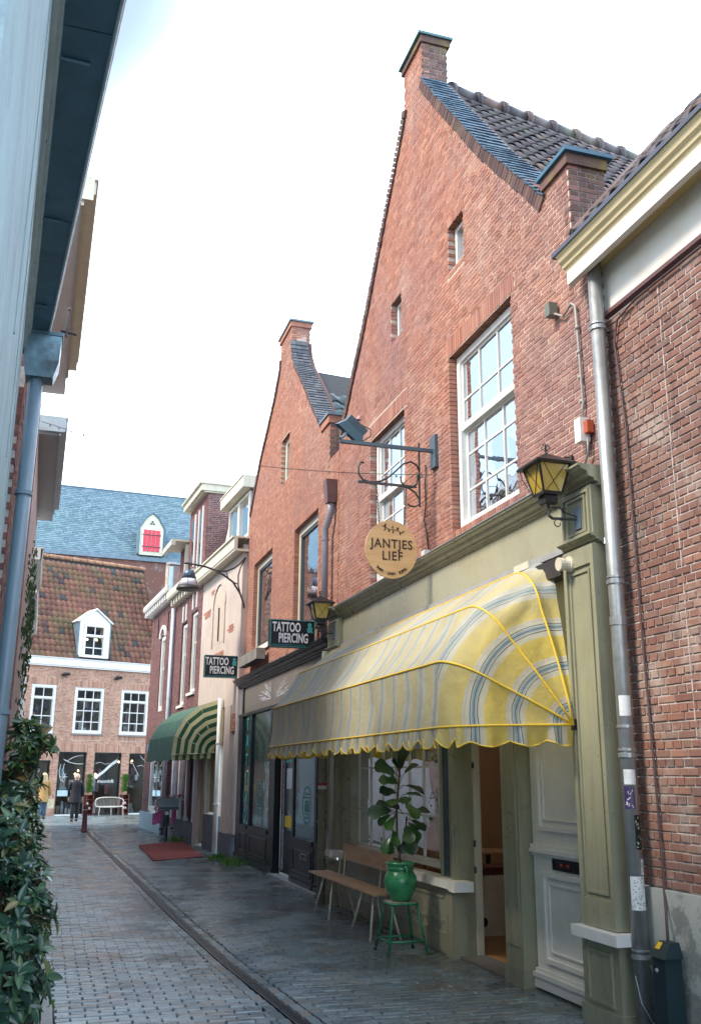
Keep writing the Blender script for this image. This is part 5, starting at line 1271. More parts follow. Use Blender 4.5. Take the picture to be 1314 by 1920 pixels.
b = MB(fl); b.box(25.8, 34, -.6, .08, 6.18, 6.2); b.box(25.76, 25.8, -.6, .1, 6.18, 6.4); b.box(25.76, 34, .08, .1, 6.18, 6.4); b.build('eaves_box', m_white, L4)

# ---- foliage
def leaf_mesh(name, mat, L_=.11, W=.04, fold=.012, droop=.02, n=5, obovate=False):
    b = MB(); rows = []
    for k in range(n + 1):
        t = k / n
        w_ = W / 2 * (math.sin(math.pi * min(1, t ** (1.5 if obovate else .85))) ** .8 if 0 < t < 1 else 0.02)
        if obovate:
            TT = [(0, .04), (.08, .30), (.2, .52), (.38, .58), (.52, .70), (.68, .96), (.8, 1.0), (.9, .82), (.97, .45), (1.001, .03)]
            for (a0, v0), (a1, v1) in zip(TT, TT[1:]):
                if a0 <= t < a1: w_ = W / 2 * (v0 + (v1 - v0) * (t - a0) / (a1 - a0)); break
        z = -droop * t * t
        rows.append([b.pt((-w_, L_ * t, z + fold * w_ / (W / 2))), b.pt((0, L_ * t, z)), b.pt((w_, L_ * t, z + fold * w_ / (W / 2)))])
    for A_, B_ in zip(rows, rows[1:]):
        for q in range(2): b.f.append([A_[q], A_[q + 1], B_[q + 1], B_[q]])
    b.mi = [0] * len(b.f); return b.mesh(name, mat, True)
def leafmat(name, stops, rough=.3, tr=.15):
    m, nt, p = _new(name); r = _ramp(nt, stops); nt.links.new(_rand(nt), r.inputs[0]); nt.links.new(r.outputs[0], p.inputs['Base Color'])
    p.inputs['Roughness'].default_value = rough; p.inputs['Specular IOR Level'].default_value = .55
    t = nt.nodes.new('ShaderNodeBsdfTranslucent'); nt.links.new(r.outputs[0], t.inputs['Color'])
    mx = nt.nodes.new('ShaderNodeMixShader'); mx.inputs[0].default_value = tr
    nt.links.new(p.outputs[0], mx.inputs[1]); nt.links.new(t.outputs[0], mx.inputs[2]); nt.links.new(mx.outputs[0], nt.nodes['Material Output'].inputs['Surface']); return m
m_leaf = leafmat('laurel_leaf', [(0, (0.025, 0.07, 0.045)), (.45, (0.045, 0.11, 0.055)), (.75, (0.09, 0.18, 0.06)), (.9, (0.16, 0.24, 0.07)), (.97, (0.24, 0.20, 0.06)), (1, (0.20, 0.10, 0.04))], .22, .25)
m_leaf2 = leafmat('viburnum_leaf', [(0, (0.025, 0.07, 0.055)), (.5, (0.045, 0.12, 0.08)), (.9, (0.11, 0.21, 0.10)), (1, (0.22, 0.20, 0.08))], .2, .25)
m_leaf3 = leafmat('fig_leaf', [(0, (0.010, 0.038, 0.018)), (.6, (0.018, 0.06, 0.024)), (1, (0.05, 0.14, 0.03))], .3, .12)
m_stem = paint('plant_stem', (0.10, 0.06, 0.035), .7, .2, 20)
def shrub(name, label, blobs, nros, me, jm, seed, per=7, nparts=260, twig_base=None, buds=0):
    """rosettes of leaves on the surface of several ellipsoids; the largest leaves are objects of their own"""
    rg = random.Random(seed); T = thing(name, label, 'shrub', twig_base)
    mats = []
    tw = MB()
    wsum = sum(b[3] * b[4] for b in blobs)
    for (cx, cy, cz, rx, rz) in blobs:
        for _ in range(max(2, int(nros * rx * rz / wsum))):
            a = rg.uniform(0, 2 * math.pi); v = rg.uniform(-.9, 1); rr = math.sqrt(max(0, 1 - v * v)); q = rg.uniform(.55, 1.08)
            d = Vector((rr * math.cos(a), rr * math.sin(a), v))
            c = Vector((cx + d.x * rx * q, cy + d.y * rx * 1.2 * q, cz + d.z * rz * q))
            if c.z < .06: continue
            ax = (d + Vector((0, -.15, .7 + rg.uniform(-.3, .3)))).normalized()
            if rg.random() < .75: tw.tube([Vector((cx, cy, max(.05, cz - rz * .5))), Vector((cx, cy, cz)).lerp(c, .6), c], .0065, 4, .004)
            t1 = ax.orthogonal().normalized(); t2 = ax.cross(t1)
            n = per + rg.randrange(-1, 3); ph = rg.uniform(0, 6)
            for k in range(n):
                an = ph + 2 * math.pi * k / n; el = rg.uniform(.15, .75)
                y = (t1 * math.cos(an) + t2 * math.sin(an)) * math.cos(el) + ax * math.sin(el)
                x = y.cross(ax).normalized(); z = x.cross(y)
                s = rg.uniform(.5, 1.25)
                m3 = Matrix((x * s, y * s, z * s)).transposed().to_4x4(); m3.translation = c + ax * rg.uniform(-.02, .01)
                mats.append(m3)
    rank = []
    for i, m3 in enumerate(mats):
        P = seen(*m3.translation)
        if P and 0 < P[0] < 1314 and 0 < P[1] < 1920: rank.append(((m3.translation - Vector((0, 0, EYE))).length + rg.uniform(0, .4), i))
    rank.sort(); ch = {i for _, i in rank[:nparts]}
    jb = MB()
    for i, m3 in enumerate(mats):
        if i in ch:
            o = D.objects.new('leaf', me); COL.objects.link(o); o.matrix_world = m3; o.parent = T; o.matrix_parent_inverse = world_of(T).inverted()
        else:
            off = len(jb.v)
            for v in me.vertices: jb.v.append(m3 @ v.co)
            for pl_ in me.polygons: jb.f.append([off + q for q in pl_.vertices]); jb.mi.append(0)
    if jb.f: jb.build('foliage', me.materials[0], T, smooth=True, kind='stuff')
    for (cx, cy, cz, rx, rz) in blobs[:4]:
        tw.tube([(twig_base[0], twig_base[1], 0), (twig_base[0] * .6 + cx * .4, twig_base[1] * .6 + cy * .4, cz * .5), (cx, cy, cz + rz * .4)], .014, 6, .006)
    tw.build('stem', m_stem, T)
    if buds:
        bb = MB()
        for _ in range(buds):
            (cx, cy, cz, rx, rz) = blobs[rg.randrange(len(blobs))]
            a = rg.uniform(0, 6.28); v = rg.uniform(-.2, 1); rr = math.sqrt(1 - v * v) * 1.05
            c = (cx + rx * rr * math.cos(a), cy + rx * rr * math.sin(a), cz + rz * v * 1.05)
            bb.ball(c, rg.uniform(.006, .012), 6, 4)
        bb.build('bud_cluster', paint('pale_bud', (.30, .30, .36), .5), T, kind='stuff')
    return T
lm1 = leaf_mesh('leaf', m_leaf, .12, .04)
lm2 = leaf_mesh('leaf', m_leaf2, .105, .045)
shrub('laurel_shrub', 'tall glossy dark-leaved laurel growing up beside the left wall, its top before the white window',
      [(-.20, 9.6, 1.95, .17, .26), (-.05, 9.5, 1.90, .14, .10), (-.22, 9.6, 1.55, .17, .30), (-.20, 9.5, 1.15, .20, .32), (-.18, 9.3, .75, .22, .35), (-.15, 9.2, .4, .22, .3)], 210, lm1, None, 3, twig_base=(-.22, 9.5, 0))
shrub('viburnum_shrub', 'dense low evergreen shrub with pale buds at the bottom left corner',
      [(-.22, 7.2, 1.12, .24, .30), (-.14, 7.0, .78, .25, .32), (-.10, 6.8, .42, .25, .28), (-.30, 7.6, 1.30, .2, .25), (-.08, 7.4, .30, .24, .25)], 230, lm2, None, 4, twig_base=(-.2, 7.2, 0), buds=60)
shrub('evergreen_shrub', 'middle evergreen shrub between the tall laurel and the low budded one',
      [(-.14, 8.2, .85, .20, .32), (-.10, 8.3, .45, .20, .3), (-.28, 8.6, 1.25, .16, .25)], 120, lm1, None, 5, twig_base=(-.18, 8.3, 0), nparts=150)
shrub('evergreen_shrub', 'small far evergreen shrub at the upper end of the left planting bed',
      [(-.25, 12.4, .9, .24, .45), (-.28, 12.6, 1.5, .2, .35)], 90, lm2, None, 6, twig_base=(-.25, 12.5, 0), nparts=60)
def grass(name, label, c, n, h, spread, mat, seed, cat='grass'):
    rg = random.Random(seed); b = MB()
    for _ in range(n):
        x = c[0] + rg.gauss(0, spread); y = c[1] + rg.gauss(0, spread); a = rg.uniform(0, 6.28); l = h * rg.uniform(.6, 1.2); bend = rg.uniform(.2, .8) * l; w_ = .004
        p = [(x, y, c[2]), (x + math.cos(a) * bend * .35, y + math.sin(a) * bend * .35, c[2] + l * .6), (x + math.cos(a) * bend, y + math.sin(a) * bend, c[2] + l * .85)]
        dx, dy = -math.sin(a) * w_, math.cos(a) * w_
        i = [b.pt((p[0][0] - dx, p[0][1] - dy, p[0][2])), b.pt((p[0][0] + dx, p[0][1] + dy, p[0][2])), b.pt((p[1][0] + dx, p[1][1] + dy, p[1][2])), b.pt((p[1][0] - dx, p[1][1] - dy, p[1][2])), b.pt(p[2])]
        b.f += [[i[0], i[1], i[2], i[3]], [i[3], i[2], i[4]]]; b.mi += [0, 0]
    o = b.build(name, mat); tag(o, label, cat); o['kind'] = 'stuff'; return o
m_grass = leafmat('grass_blade', [(0, (.10, .2, .03)), (1, (.25, .36, .06))], .5, .3)
grass('grass_tuft', 'yellow-green grass tuft at the foot of the shrubs in the bottom left corner', (-.06, 6.05, 0), 260, .24, .09, m_grass, 1)
m_weed = leafmat('weed_leaf', [(0, (.06, .17, .03)), (1, (.14, .30, .05))], .5, .3)
for x, y, lab in ((3.42, 19.95, 'bright green weeds by the white drainpipe foot'), (3.50, 18.75, 'bright green weeds at the corner post of the black shopfront'), (3.35, 25.6, 'green weeds at the wall behind the parked bicycle')):
    b = MB(); rg = random.Random(int(x * 100))
    for k in range(110):
        px_, py_ = x + rg.gauss(0, .12), y + rg.gauss(0, .22); h = rg.uniform(.03, .16); a = rg.uniform(0, 6.28)
        b.face((px_, py_, 0), (px_ + .03 * math.cos(a), py_ + .03 * math.sin(a), h * .6), (px_ + .05 * math.cos(a), py_ + .05 * math.sin(a), h), (px_ - .01, py_, h * .6))
    o = b.build('weeds', m_weed); tag(o, lab, 'weeds'); o['kind'] = 'stuff'
# ivy
b = MB(); rg = random.Random(8)
for k in range(1500):
    y = rg.uniform(15.3, 21.5); z = rg.uniform(.6, 5.2); 
    if math.sin(y * 2.2 + z) + math.sin(z * 1.7) < -.2: continue
    x = -.475 - .012 * (y - 8.2) + rg.uniform(.01, .12); s = rg.uniform(.05, .10); a = rg.uniform(0, 6.28); e = rg.uniform(-.6, .6)
    b.face((x, y, z), (x + s * .4, y - s * .7 * math.cos(a), z - s * math.sin(a) * .7 + e * s), (x + .02, y - s * 1.2 * math.cos(a + .4), z - s * .9), (x, y + s * .5, z - s * .6))
iv = b.build('ivy', m_weed if False else leafmat('ivy_leaf', [(0, (.015, .05, .025)), (1, (.05, .13, .04))], .4), None); tag(iv, 'ivy climbing the left-hand wall beyond the blue downpipe', 'ivy'); iv['kind'] = 'stuff'

# ================================================================== THINGS ON THE WALLS
m_amber = glass('amber_glass', (0.40, 0.27, 0.035), .06, .0, wave=.3, rough=.15)
_p = m_amber.node_tree.nodes['Principled BSDF']; _p.inputs['Roughness'].default_value = .35
_p.inputs['Transmission Weight'].default_value = .35; _p.inputs['Base Color'].default_value = (.72, .50, .07, 1)
def lantern(c, s, label, wall_x, plate_y):
    """c = centre of the lantern's base"""
    x, y, z = c; T = thing('wall_lantern', label, 'lantern', (wall_x, plate_y, z - .2), 'amber glass lanterns on the olive shopfront')
    hb, ht, h = .095 * s, .165 * s, .30 * s
    C = [(sx, sy) for sx, sy in ((-1, -1), (1, -1), (1, 1), (-1, 1))]
    for k in range(4):
        (ax, ay), (bx_, by) = C[k], C[(k + 1) % 4]
        b = MB(); b.face((x + ax * hb, y + ay * hb, z), (x + bx_ * hb, y + by * hb, z), (x + bx_ * ht, y + by * ht, z + h), (x + ax * ht, y + ay * ht, z + h)); b.build('pane', m_amber, T)
        f = 1.03
        b = MB(); A0 = Vector((x + ax * hb * f, y + ay * hb * f, z)); A1 = Vector((x + ax * ht * f, y + ay * ht * f, z + h)); B0 = Vector((x + bx_ * hb * f, y + by * hb * f, z)); B1 = Vector((x + bx_ * ht * f, y + by * ht * f, z + h))
        b.tube([A0, A1], .011 * s, 5); b.tube([A0.lerp(B0, .1), B1.lerp(A1, .1)], .0035 * s, 4); b.tube([B0.lerp(A0, .1), A1.lerp(B1, .1)], .0035 * s, 4); b.build('glazing_bars', m_black_m, T)
        b = MB(); o = (A1 - Vector((x, y, z + h))).normalized() * .02 * s
        P = [A1 + o * 2.2 + Vector((0, 0, -.04 * s)), A1 + o * 3.2 + Vector((0, 0, -.02 * s)), A1 + o * 2 + Vector((0, 0, 0)), A1 + o * 1.2 + Vector((0, 0, -.05 * s)), A1.lerp(A0, .35) + o * 2.4, A1.lerp(A0, .7) + o * 1.5, A0 + o * .6, A0 + o * 2 + Vector((0, 0, -.02)), A0 + o * 2.2 + Vector((0, 0, .02))]
        b.tube(P, .0045 * s, 5); b.build('scroll', m_iron, T)
    b = MB(); r = ht * 1.32
    ap = b.pt((x, y, z + h + .13 * s)); q = [b.pt((x + sx * r, y + sy * r, z + h - .005)) for sx, sy in C]; q2 = [b.pt((x + sx * r, y + sy * r, z + h - .022)) for sx, sy in C]
    for k in range(4): b.f += [[q[k], q[(k + 1) % 4], ap], [q2[k], q2[(k + 1) % 4], q[(k + 1) % 4], q[k]]]
    b.f.append(q2[::-1]); b.mi = [0] * len(b.f); b.build('roof', m_black_m, T)
    b = MB(); b.tube([(x, y, z + h + .11 * s), (x, y, z + h + .21 * s)], .011 * s, 6)
    for k in range(3):
        a = 2.1 * k; b.tube([(x, y, z + h + .14 * s), (x + .05 * s * math.cos(a), y + .05 * s * math.sin(a), z + h + .19 * s), (x + .015 * s * math.cos(a), y + .015 * s * math.sin(a), z + h + .22 * s)], .006 * s, 5)
    b.build('finial', m_iron, T)
    b = MB(); b.lathe((x, y, z), [(hb * 1.5, .012), (hb * 1.5, -.014), (hb * 1.0, -.016), (hb * 1.0, -.09 * s), (hb * .7, -.11 * s)], 4, sq=True); b.build('base', m_black_m, T)
    b = MB(); b.tube([(x, y, z - .10 * s), (x, y, z - .21 * s), (x + .03, y, z - .235 * s), (wall_x - .02, plate_y, z - .24 * s)], .015 * s, 7)
    b.tube([(x + .02, y, z - .13 * s), (x + .09, y, z - .12 * s), (wall_x - .1, plate_y, z - .19 * s), (wall_x, plate_y, z - .22 * s)], .007 * s, 5)
    sp = [(x + .06 + .05 * s * math.cos(a) * (1 - k * .05), (y + plate_y) / 2, z - .29 * s + .05 * s * math.sin(a) * (1 - k * .05)) for k, a in enumerate([i * .55 + .6 for i in range(12)])]
    b.tube(sp, .006 * s, 5)
    sp = [(x + .12 + .035 * s * math.cos(a) * (1 - k * .05), (y + plate_y) / 2, z - .16 * s + .035 * s * math.sin(a) * (1 - k * .05)) for k, a in enumerate([i * .55 + .6 for i in range(10)])]
    b.tube(sp, .005 * s, 5); b.build('bracket_arm', m_iron, T)
    b = MB(); b.box(wall_x - .012, wall_x, plate_y - .06 * s, plate_y + .06 * s, z - .34 * s, z - .12 * s); b.build('wall_plate', m_lead, T)
    return T
lantern((3.545, 6.33, 3.76), .80, 'large amber lantern on the near right pilaster of the olive shopfront', 3.77, 6.28)
lantern((3.56, 13.05, 3.79), .80, 'far amber lantern beside the left TATTOO sign box, on the left pilaster', 3.77, 13.05)

# bracket with round wooden sign
SB = thing('iron_sign_bracket', 'wrought iron double bracket with scrolls on the brick gable above the shopfront', 'bracket', (3.705, 9.357, 4.927))  # bracket, sign, chains and floodlight scaled about the camera to clear the cornice
b = MB(); b.box(2.775, 3.87, 9.43, 9.47, 5.16, 5.198); b.build('upper_bar', m_lead if False else paint('bar_blue', (.06, .09, .11), .5), SB)
b = MB(); b.box(3.86, 3.9, 9.37, 9.53, 4.98, 5.36); b.build('wall_plate', MATS['bar_blue'], SB)
b = MB(); b.box(2.983, 3.66, 9.435, 9.465, 4.725, 4.748); b.build('lower_bar', m_iron, SB)
def sc(P, r=.011): 
    b = MB(); b.tube([(x, 9.45, z) for x, z in P], r, 6); b.build('scroll', m_iron, SB, smooth=True)
sc([(3.054, 4.956), (3.016, 4.961), (2.988, 4.899), (2.992, 4.823), (3.040, 4.761), (3.135, 4.742), (3.249, 4.766), (3.353, 4.832), (3.439, 4.918), (3.515, 4.994), (3.600, 5.027), (3.667, 4.994), (3.700, 4.927)])
sc([(3.477, 4.842), (3.486, 4.776), (3.543, 4.723), (3.610, 4.728), (3.667, 4.776), (3.681, 4.851), (3.667, 4.909)])
sc([(3.477, 4.738), (3.572, 4.714), (3.648, 4.671), (3.696, 4.595), (3.691, 4.538), (3.648, 4.510), (3.591, 4.510), (3.553, 4.538)])
b = MB(); b.tube([(3.700, 9.452, 5.260), (3.700, 9.452, 4.510)], .012, 6); b.build('wall_bar', m_iron, SB)
SG = thing('round_shop_sign', 'round pale wooden shop sign reading JANTJES LIEF hung on two chains', 'sign', (3.363, 9.452, 3.692))
b = MB(lambda u, n, z: Vector((3.363 + u, 9.45 - n, 4.004 + z)))
n_ = 48; b.prism([(.296 * math.cos(2 * math.pi * k / n_), .321 * math.sin(2 * math.pi * k / n_)) for k in range(n_)], -.011, .011); b.build('disc', m_wood_sign, SG)
yy = 9.4375
text_mesh('sign_lettering', 'JANTJES', (3.366, yy, 4.058), (1, 0, 0), (0, 0, 1), .140, m_burnt, SG, xs=.88, bold=.002, space=1.12)
text_mesh('sign_lettering', 'LIEF', (3.371, yy, 3.925), (1, 0, 0), (0, 0, 1), .140, m_burnt, SG, xs=.88, bold=.002, space=1.15)
arc = 'TAART · LUNCH · BORREL'
for i_, ch_ in enumerate(arc):
    a = R(-90 - 43 + 86 * (i_ + .5) / len(arc)); 
    if ch_ == ' ': continue
    c = (3.363 + .250 * math.cos(a), yy, 4.004 + .272 * math.sin(a)); ta = a + math.pi / 2
    text_mesh('small_letter', ch_, c, (math.cos(ta), 0, math.sin(ta)), (-math.sin(ta), 0, math.cos(ta)), .042, m_burnt, SG, bold=.0008)
b = MB()
b.tube([(3.25, yy, 4.262), (3.297, yy, 4.239), (3.353, yy, 4.22), (3.40, yy, 4.225), (3.449, yy, 4.21), (3.487, yy, 4.187)], .0035, 4)
for x_, z_, a in ((3.277, 4.253, .9), (3.306, 4.239, 2.4), (3.325, 4.229, -1.2), (3.372, 4.225, 1.4), (3.382, 4.220, -1.6), (3.420, 4.220, .8), (3.439, 4.215, 1.8), (3.458, 4.205, -1.4), (3.477, 4.196, .5), (3.296, 4.239, -2.0)):
    l = .045; dx, dz = l * math.cos(a), l * math.sin(a); px_, pz_ = -dz * .22, dx * .22
    b.face((x_, yy, z_), (x_ + dx * .5 + px_, yy, z_ + dz * .5 + pz_), (x_ + dx, yy, z_ + dz), (x_ + dx * .5 - px_, yy, z_ + dz * .5 - pz_))
b.build('olive_twig_drawing', m_burnt, SG)
for xa, xb in ((3.197, 3.225), (3.544, 3.515)):
    b = MB(); nl = 13
    za, zb = 4.723, 4.277
    for k in range(nl):
        t = (k + .5) / nl; cx_, cz_ = xa + (xb - xa) * t, za + (zb - za) * t; h = .026; w_ = .009
        pts = [(cx_ + (w_ * math.cos(a) if k % 2 else 0), 9.45 + (0 if k % 2 else w_ * math.cos(a)), cz_ + h * math.sin(a)) for a in [i * math.pi / 4 for i in range(8)]]
        b.tube(pts, .0033, 4, closed=True)
    b.build('chain', m_iron, SG)
# flood light on the bracket
FL = thing('floodlight', 'dark floodlight tilted on the end of the iron bracket', 'floodlight', (2.897, 9.452, 5.213))
fl_c = Vector((2.973, 9.519, 5.402)); ax_ = Vector((-.45, .25, -.55)).normalized(); rt_ = ax_.cross(Vector((0, 1, .2))).normalized(); up_ = rt_.cross(ax_)
ff = lambda u, n, z: fl_c + rt_ * u + up_ * z + ax_ * n
b = MB(ff); b.box(-.13, .13, -.05, .03, -.09, .09); b.build('housing', MATS['bar_blue'], FL)
b = MB(ff); P = [(-.13, .03, -.09), (.13, .03, -.09), (.13, .03, .09), (-.13, .03, .09)]; Q = [(x * 1.35, .13, z * 1.5) for x, _, z in P]
for k in range(4): b.face(P[k], P[(k + 1) % 4], Q[(k + 1) % 4], Q[k])
b.build('hood', paint('hood_blue', (.05, .10, .13), .4), FL)
b = MB(ff); b.box(-.11, .11, .03, .036, -.07, .07); b.build('glass', m_glass_dark, FL)
b = MB(); b.tube([(2.784, 9.452, 5.213), (2.841, 9.462, 5.269), (2.945, 9.481, 5.459)], .02, 6); b.build('yoke', m_lead, FL)
b = MB(); b.tube([(2.992, 9.472, 5.459), (3.011, 9.472, 5.498)], .025, 10); b.build('pivot_knob', paint('pink_knob', (.45, .25, .25), .5), FL)
b = MB(); b.tube([(3.040, 9.481, 5.402), (3.135, 9.472, 5.364), (3.135, 9.472, 5.279), (3.040, 9.462, 5.213), (2.897, 9.443, 5.160), (2.784, 9.433, 5.165), (2.755, 9.433, 5.231)], .0065, 5); b.build('cable', m_black_m, FL, smooth=True)
o = MB(); o.tube([(3.885, 9.72, 5.1), (3.88, 9.73, 4.9), (3.88, 9.72, 4.63), (3.88, 9.78, 4.46), (3.88, 9.71, 4.28), (3.88, 9.66, 4.1), (3.88, 9.70, 4.03)], .009, 6)
cb = o.build('cable', m_black_m, None, smooth=True); tag(cb, 'black cable running down the bricks from the sign bracket to the white junction box', 'cable')
b = MB(); b.box(3.83, 3.9, 9.66, 9.76, 3.985, 4.085); o = b.build('junction_box', m_white); tag(o, 'small white junction box just above the shopfront cornice under the black cable', 'junction box')
# wire across the street with little lights
b = MB(); pa, pb_ = Vector((-.5, 14.2, 6.74)), Vector((3.88, 9.35, 4.87))
PW = []
for k in range(17):
    t = k / 16; v = pa.lerp(pb_, t); v.z -= .35 * 4 * t * (1 - t) * .6; PW.append(v)
b.tube(PW, .004, 4); WR = thing('overhead_wire', 'thin wire with tiny lamps strung across the street between the houses', 'wire', (3.88, 9.35, 4.87)); b.build('wire', m_black_m, WR)
for t in (.03, .06, .10, .14, .92, .95, .97):
    b = MB(); v = pa.lerp(pb_, t); v.z -= .84 * t * (1 - t) + .02; b.ball(v, .016, 6, 5); b.build('tiny_lamp', m_zinc, WR)
# TATTOO signs
def tattoo_sign(x0, x1, y, z0, z1, label, wall_x):
    T = thing('shop_sign_box', label, 'sign', (wall_x, y, z0), 'black TATTOO & PIERCING sign boxes')
    b = MB(); b.box(x0, x1, y, y + .16, z0, z1); b.build('sign_box', m_black, T)
    b = MB(); t = .012; b.box(x0, x1, y - .008, y, z0, z0 + t); b.box(x0, x1, y - .008, y, z1 - t, z1); b.box(x0, x0 + t, y - .008, y, z0 + t, z1 - t); b.box(x1 - t, x1, y - .008, y, z0 + t, z1 - t)
    b.box(x0 + .03, x1 - .03, y - .006, y, z0 + .03, z0 + .037); b.build('frame', m_teal_soft, T)
    xc = (x0 + x1) / 2; h = z1 - z0; yq = y - .006
    text_mesh('sign_lettering', 'TATTOO', (xc - .10, yq, z0 + h * .71), (1, 0, 0), (0, 0, 1), h * .48, m_letter, T, xs=.53, bold=.005, space=1.02)
    text_mesh('sign_lettering', '&', (x1 - .085, yq, z0 + h * .71), (1, 0, 0), (0, 0, 1), h * .50, m_teal, T, xs=.68, bold=.006)
    text_mesh('sign_lettering', 'PIERCING', (xc + .01, yq, z0 + h * .31), (1, 0, 0), (0, 0, 1), h * .48, m_letter, T, xs=.53, bold=.005, space=1.02)
    b = MB(); b.box(x1 - .02, wall_x, y + .05, y + .1, z0 + .03, z0 + .06); b.box(x1 - .02, wall_x, y + .05, y + .1, z1 - .1, z1 - .07); b.build('wall_fixing', m_black_m, T)
tattoo_sign(3.115, 3.825, 14.3, 3.545, 3.965, 'near black sign box reading TATTOO & PIERCING, beside the far lantern', 3.9)
tattoo_sign(3.075, 3.80, 20.6, 3.66, 4.13, 'far black sign box reading TATTOO & PIERCING, on the cream house', 3.82)
# street lamp on a curved bracket
SLm = thing('street_lamp', 'bell-shaped street lamp hanging from a curved iron bracket at the cream house', 'street lamp', (3.84, 20.4, 5.2))
yb = 20.3
b = MB(); b.tube([(x, yb, z) for x, z in ((2.48, 6.05), (2.58, 6.05), (2.94, 6.0), (3.2, 5.925), (3.4, 5.93), (3.585, 6.02), (3.7, 6.12), (3.82, 6.27))], .022, 7)
b.tube([(x, yb, z) for x, z in ((3.12, 5.947), (3.35, 5.84), (3.56, 5.70), (3.724, 5.46), (3.80, 5.27), (3.83, 5.14))], .022, 7)
b.tube([(x, yb, z) for x, z in ((3.82, 6.25), (3.72, 6.05), (3.67, 5.85), (3.68, 5.62), (3.74, 5.42), (3.80, 5.27))], .016, 6)
b.tube([(x, yb, z) for x, z in ((3.41, 5.9), (3.45, 5.78), (3.55, 5.70), (3.66, 5.66))], .014, 6); b.build('bracket_arm', m_iron, SLm, smooth=True)
b = MB(); b.tube([(2.60, yb, 6.04), (2.60, yb, 5.88)], .02, 6); b.build('drop_rod', m_iron, SLm)
b = MB(); b.lathe((2.60, yb, 5.47), [(.085, .43), (.10, .42), (.165, .23)], 20); b.build('shade_top', paint('lamp_blue', (.07, .12, .17), .35, metal=.3), SLm, smooth=True)
b = MB(); b.lathe((2.60, yb, 5.47), [(.163, .23), (.235, .075)], 20); b.build('shade_glass', paint('opal', (.66, .64, .68), .3), SLm, smooth=True)
b = MB(); b.lathe((2.60, yb, 5.47), [(.236, .077), (.262, .02), (.262, 0), (.22, -.01)], 20); b.build('shade_rim', m_iron, SLm, smooth=True)
b = MB(); 
for k in range(6):
    a = k * math.pi / 3 + .3; b.tube([(2.6 + .167 * math.cos(a), yb + .167 * math.sin(a), 5.70), (2.6 + .24 * math.cos(a), yb + .24 * math.sin(a), 5.545)], .006, 4)
b.build('shade_ribs', m_iron, SLm)
# downpipes
DPp = thing('downpipe', 'grey zinc downpipe with stickers between the olive pilaster and the old brick wall', 'downpipe', (3.84, 5.94, 0))
b = MB(); b.tube([(3.84, 5.94, 0), (3.84, 5.94, 5.61)], .055, 18); b.build('pipe', m_zinc, DPp, smooth=True)
for z in (5.02, 3.0, 1.78, .50):
    b = MB(); b.tube([(3.84, 5.94, z), (3.84, 5.94, z + .03)], .064, 18); b.tube([(3.84, 5.94, z + .045), (3.84, 5.94, z + .06)], .062, 18); b.tube([(3.86, 5.94, z + .015), (3.95, 5.94, z + .015)], .01, 5); b.build('collar', m_zinc, DPp, smooth=False)
for z, z2 in ((2.7, 2.76), (1.98, 2.0)): b = MB(); b.tube([(3.84, 5.94, z), (3.84, 5.94, z2)], .061, 18); b.build('collar', m_zinc, DPp)
def stick(name, z0, z1, a0, a1, mat, marks=None, mm=None):
    b = MB(); n = 7; r = .0562
    for k in range(n):
        t0, t1 = a0 + (a1 - a0) * k / n, a0 + (a1 - a0) * (k + 1) / n
        f = lambda a: (3.84 + r * math.cos(R(a)), 5.94 + r * math.sin(R(a)))
        b.face((*f(t0), z0), (*f(t1), z0), (*f(t1), z1), (*f(t0), z1))
    o = b.build(name, mat, DPp)
    if marks:
        rg = random.Random(int(z0 * 100)); b = MB(); r = .0568
        for _ in range(marks):
            a = rg.uniform(a0 + 4, a1 - 12); z = rg.uniform(z0 + .008, z1 - .015); w_ = rg.uniform(3, 9); h = rg.uniform(.004, .010)
            f = lambda a: (3.84 + r * math.cos(R(a)), 5.94 + r * math.sin(R(a)))
            b.face((*f(a), z), (*f(a + w_), z), (*f(a + w_), z + h), (*f(a), z + h))
        b.build('sticker_print', mm, o)
mW = paint('sticker_white', (.62, .64, .64), .5, .15, 20); mP = paint('sticker_purple', (.05, .03, .10), .4)
stick('sticker', 2.06, 2.20, -160, -70, mW); stick('sticker', 1.60, 1.70, -160, -75, mW); stick('sticker', 1.44, 1.585, -165, -90, mP, 22, mW)
stick('sticker', 1.18, 1.40, -105, -50, m_black, 30, paint('acid', (.45, .5, .3), .5)); stick('sticker', 1.02, 1.12, -80, -45, mW, 10, mP); stick('sticker', .80, 1.01, -165, -55, mW, 60, paint('grey_print', (.2, .25, .24), .5))
b = MB(); b.tube([(3.78, 5.93, .40), (3.77, 5.86, .25), (3.84, 5.85, .13), (3.93, 5.87, .2), (3.9, 5.87, .36), (3.86, 5.87, .47)], .0035, 5); o = b.build('loose_wire', paint('wire_grey', (.35, .4, .38), .5), DPp)
DP2 = thing('downpipe', 'brown hopper and grey downpipe between the two brick gables, running down behind the far lantern', 'downpipe', (3.8, 13.45, 0))
b = MB(); i = [b.pt(v) for v in ((3.72, 13.38, 6.02), (3.9, 13.38, 6.02), (3.9, 13.58, 6.02), (3.72, 13.58, 6.02), (3.75, 13.4, 5.66), (3.88, 13.4, 5.66), (3.88, 13.55, 5.66), (3.75, 13.55, 5.66))]
b.f = [i[0:4], i[4:8]] + [[i[t], i[(t + 1) % 4], i[4 + (t + 1) % 4], i[4 + t]] for t in range(4)]; b.mi = [0] * 6; b.build('hopper', m_rust, DP2)
m_pgrey = paint('pipe_greyviolet', (.20, .20, .235), .4, .1, 6)
b = MB(); b.tube([(3.82, 13.48, 5.7), (3.82, 13.48, 5.5), (3.78, 13.62, 5.28), (3.78, 13.62, 5.1), (3.78, 13.62, 3.6)], .052, 12); b.build('pipe', m_pgrey, DP2, smooth=True)
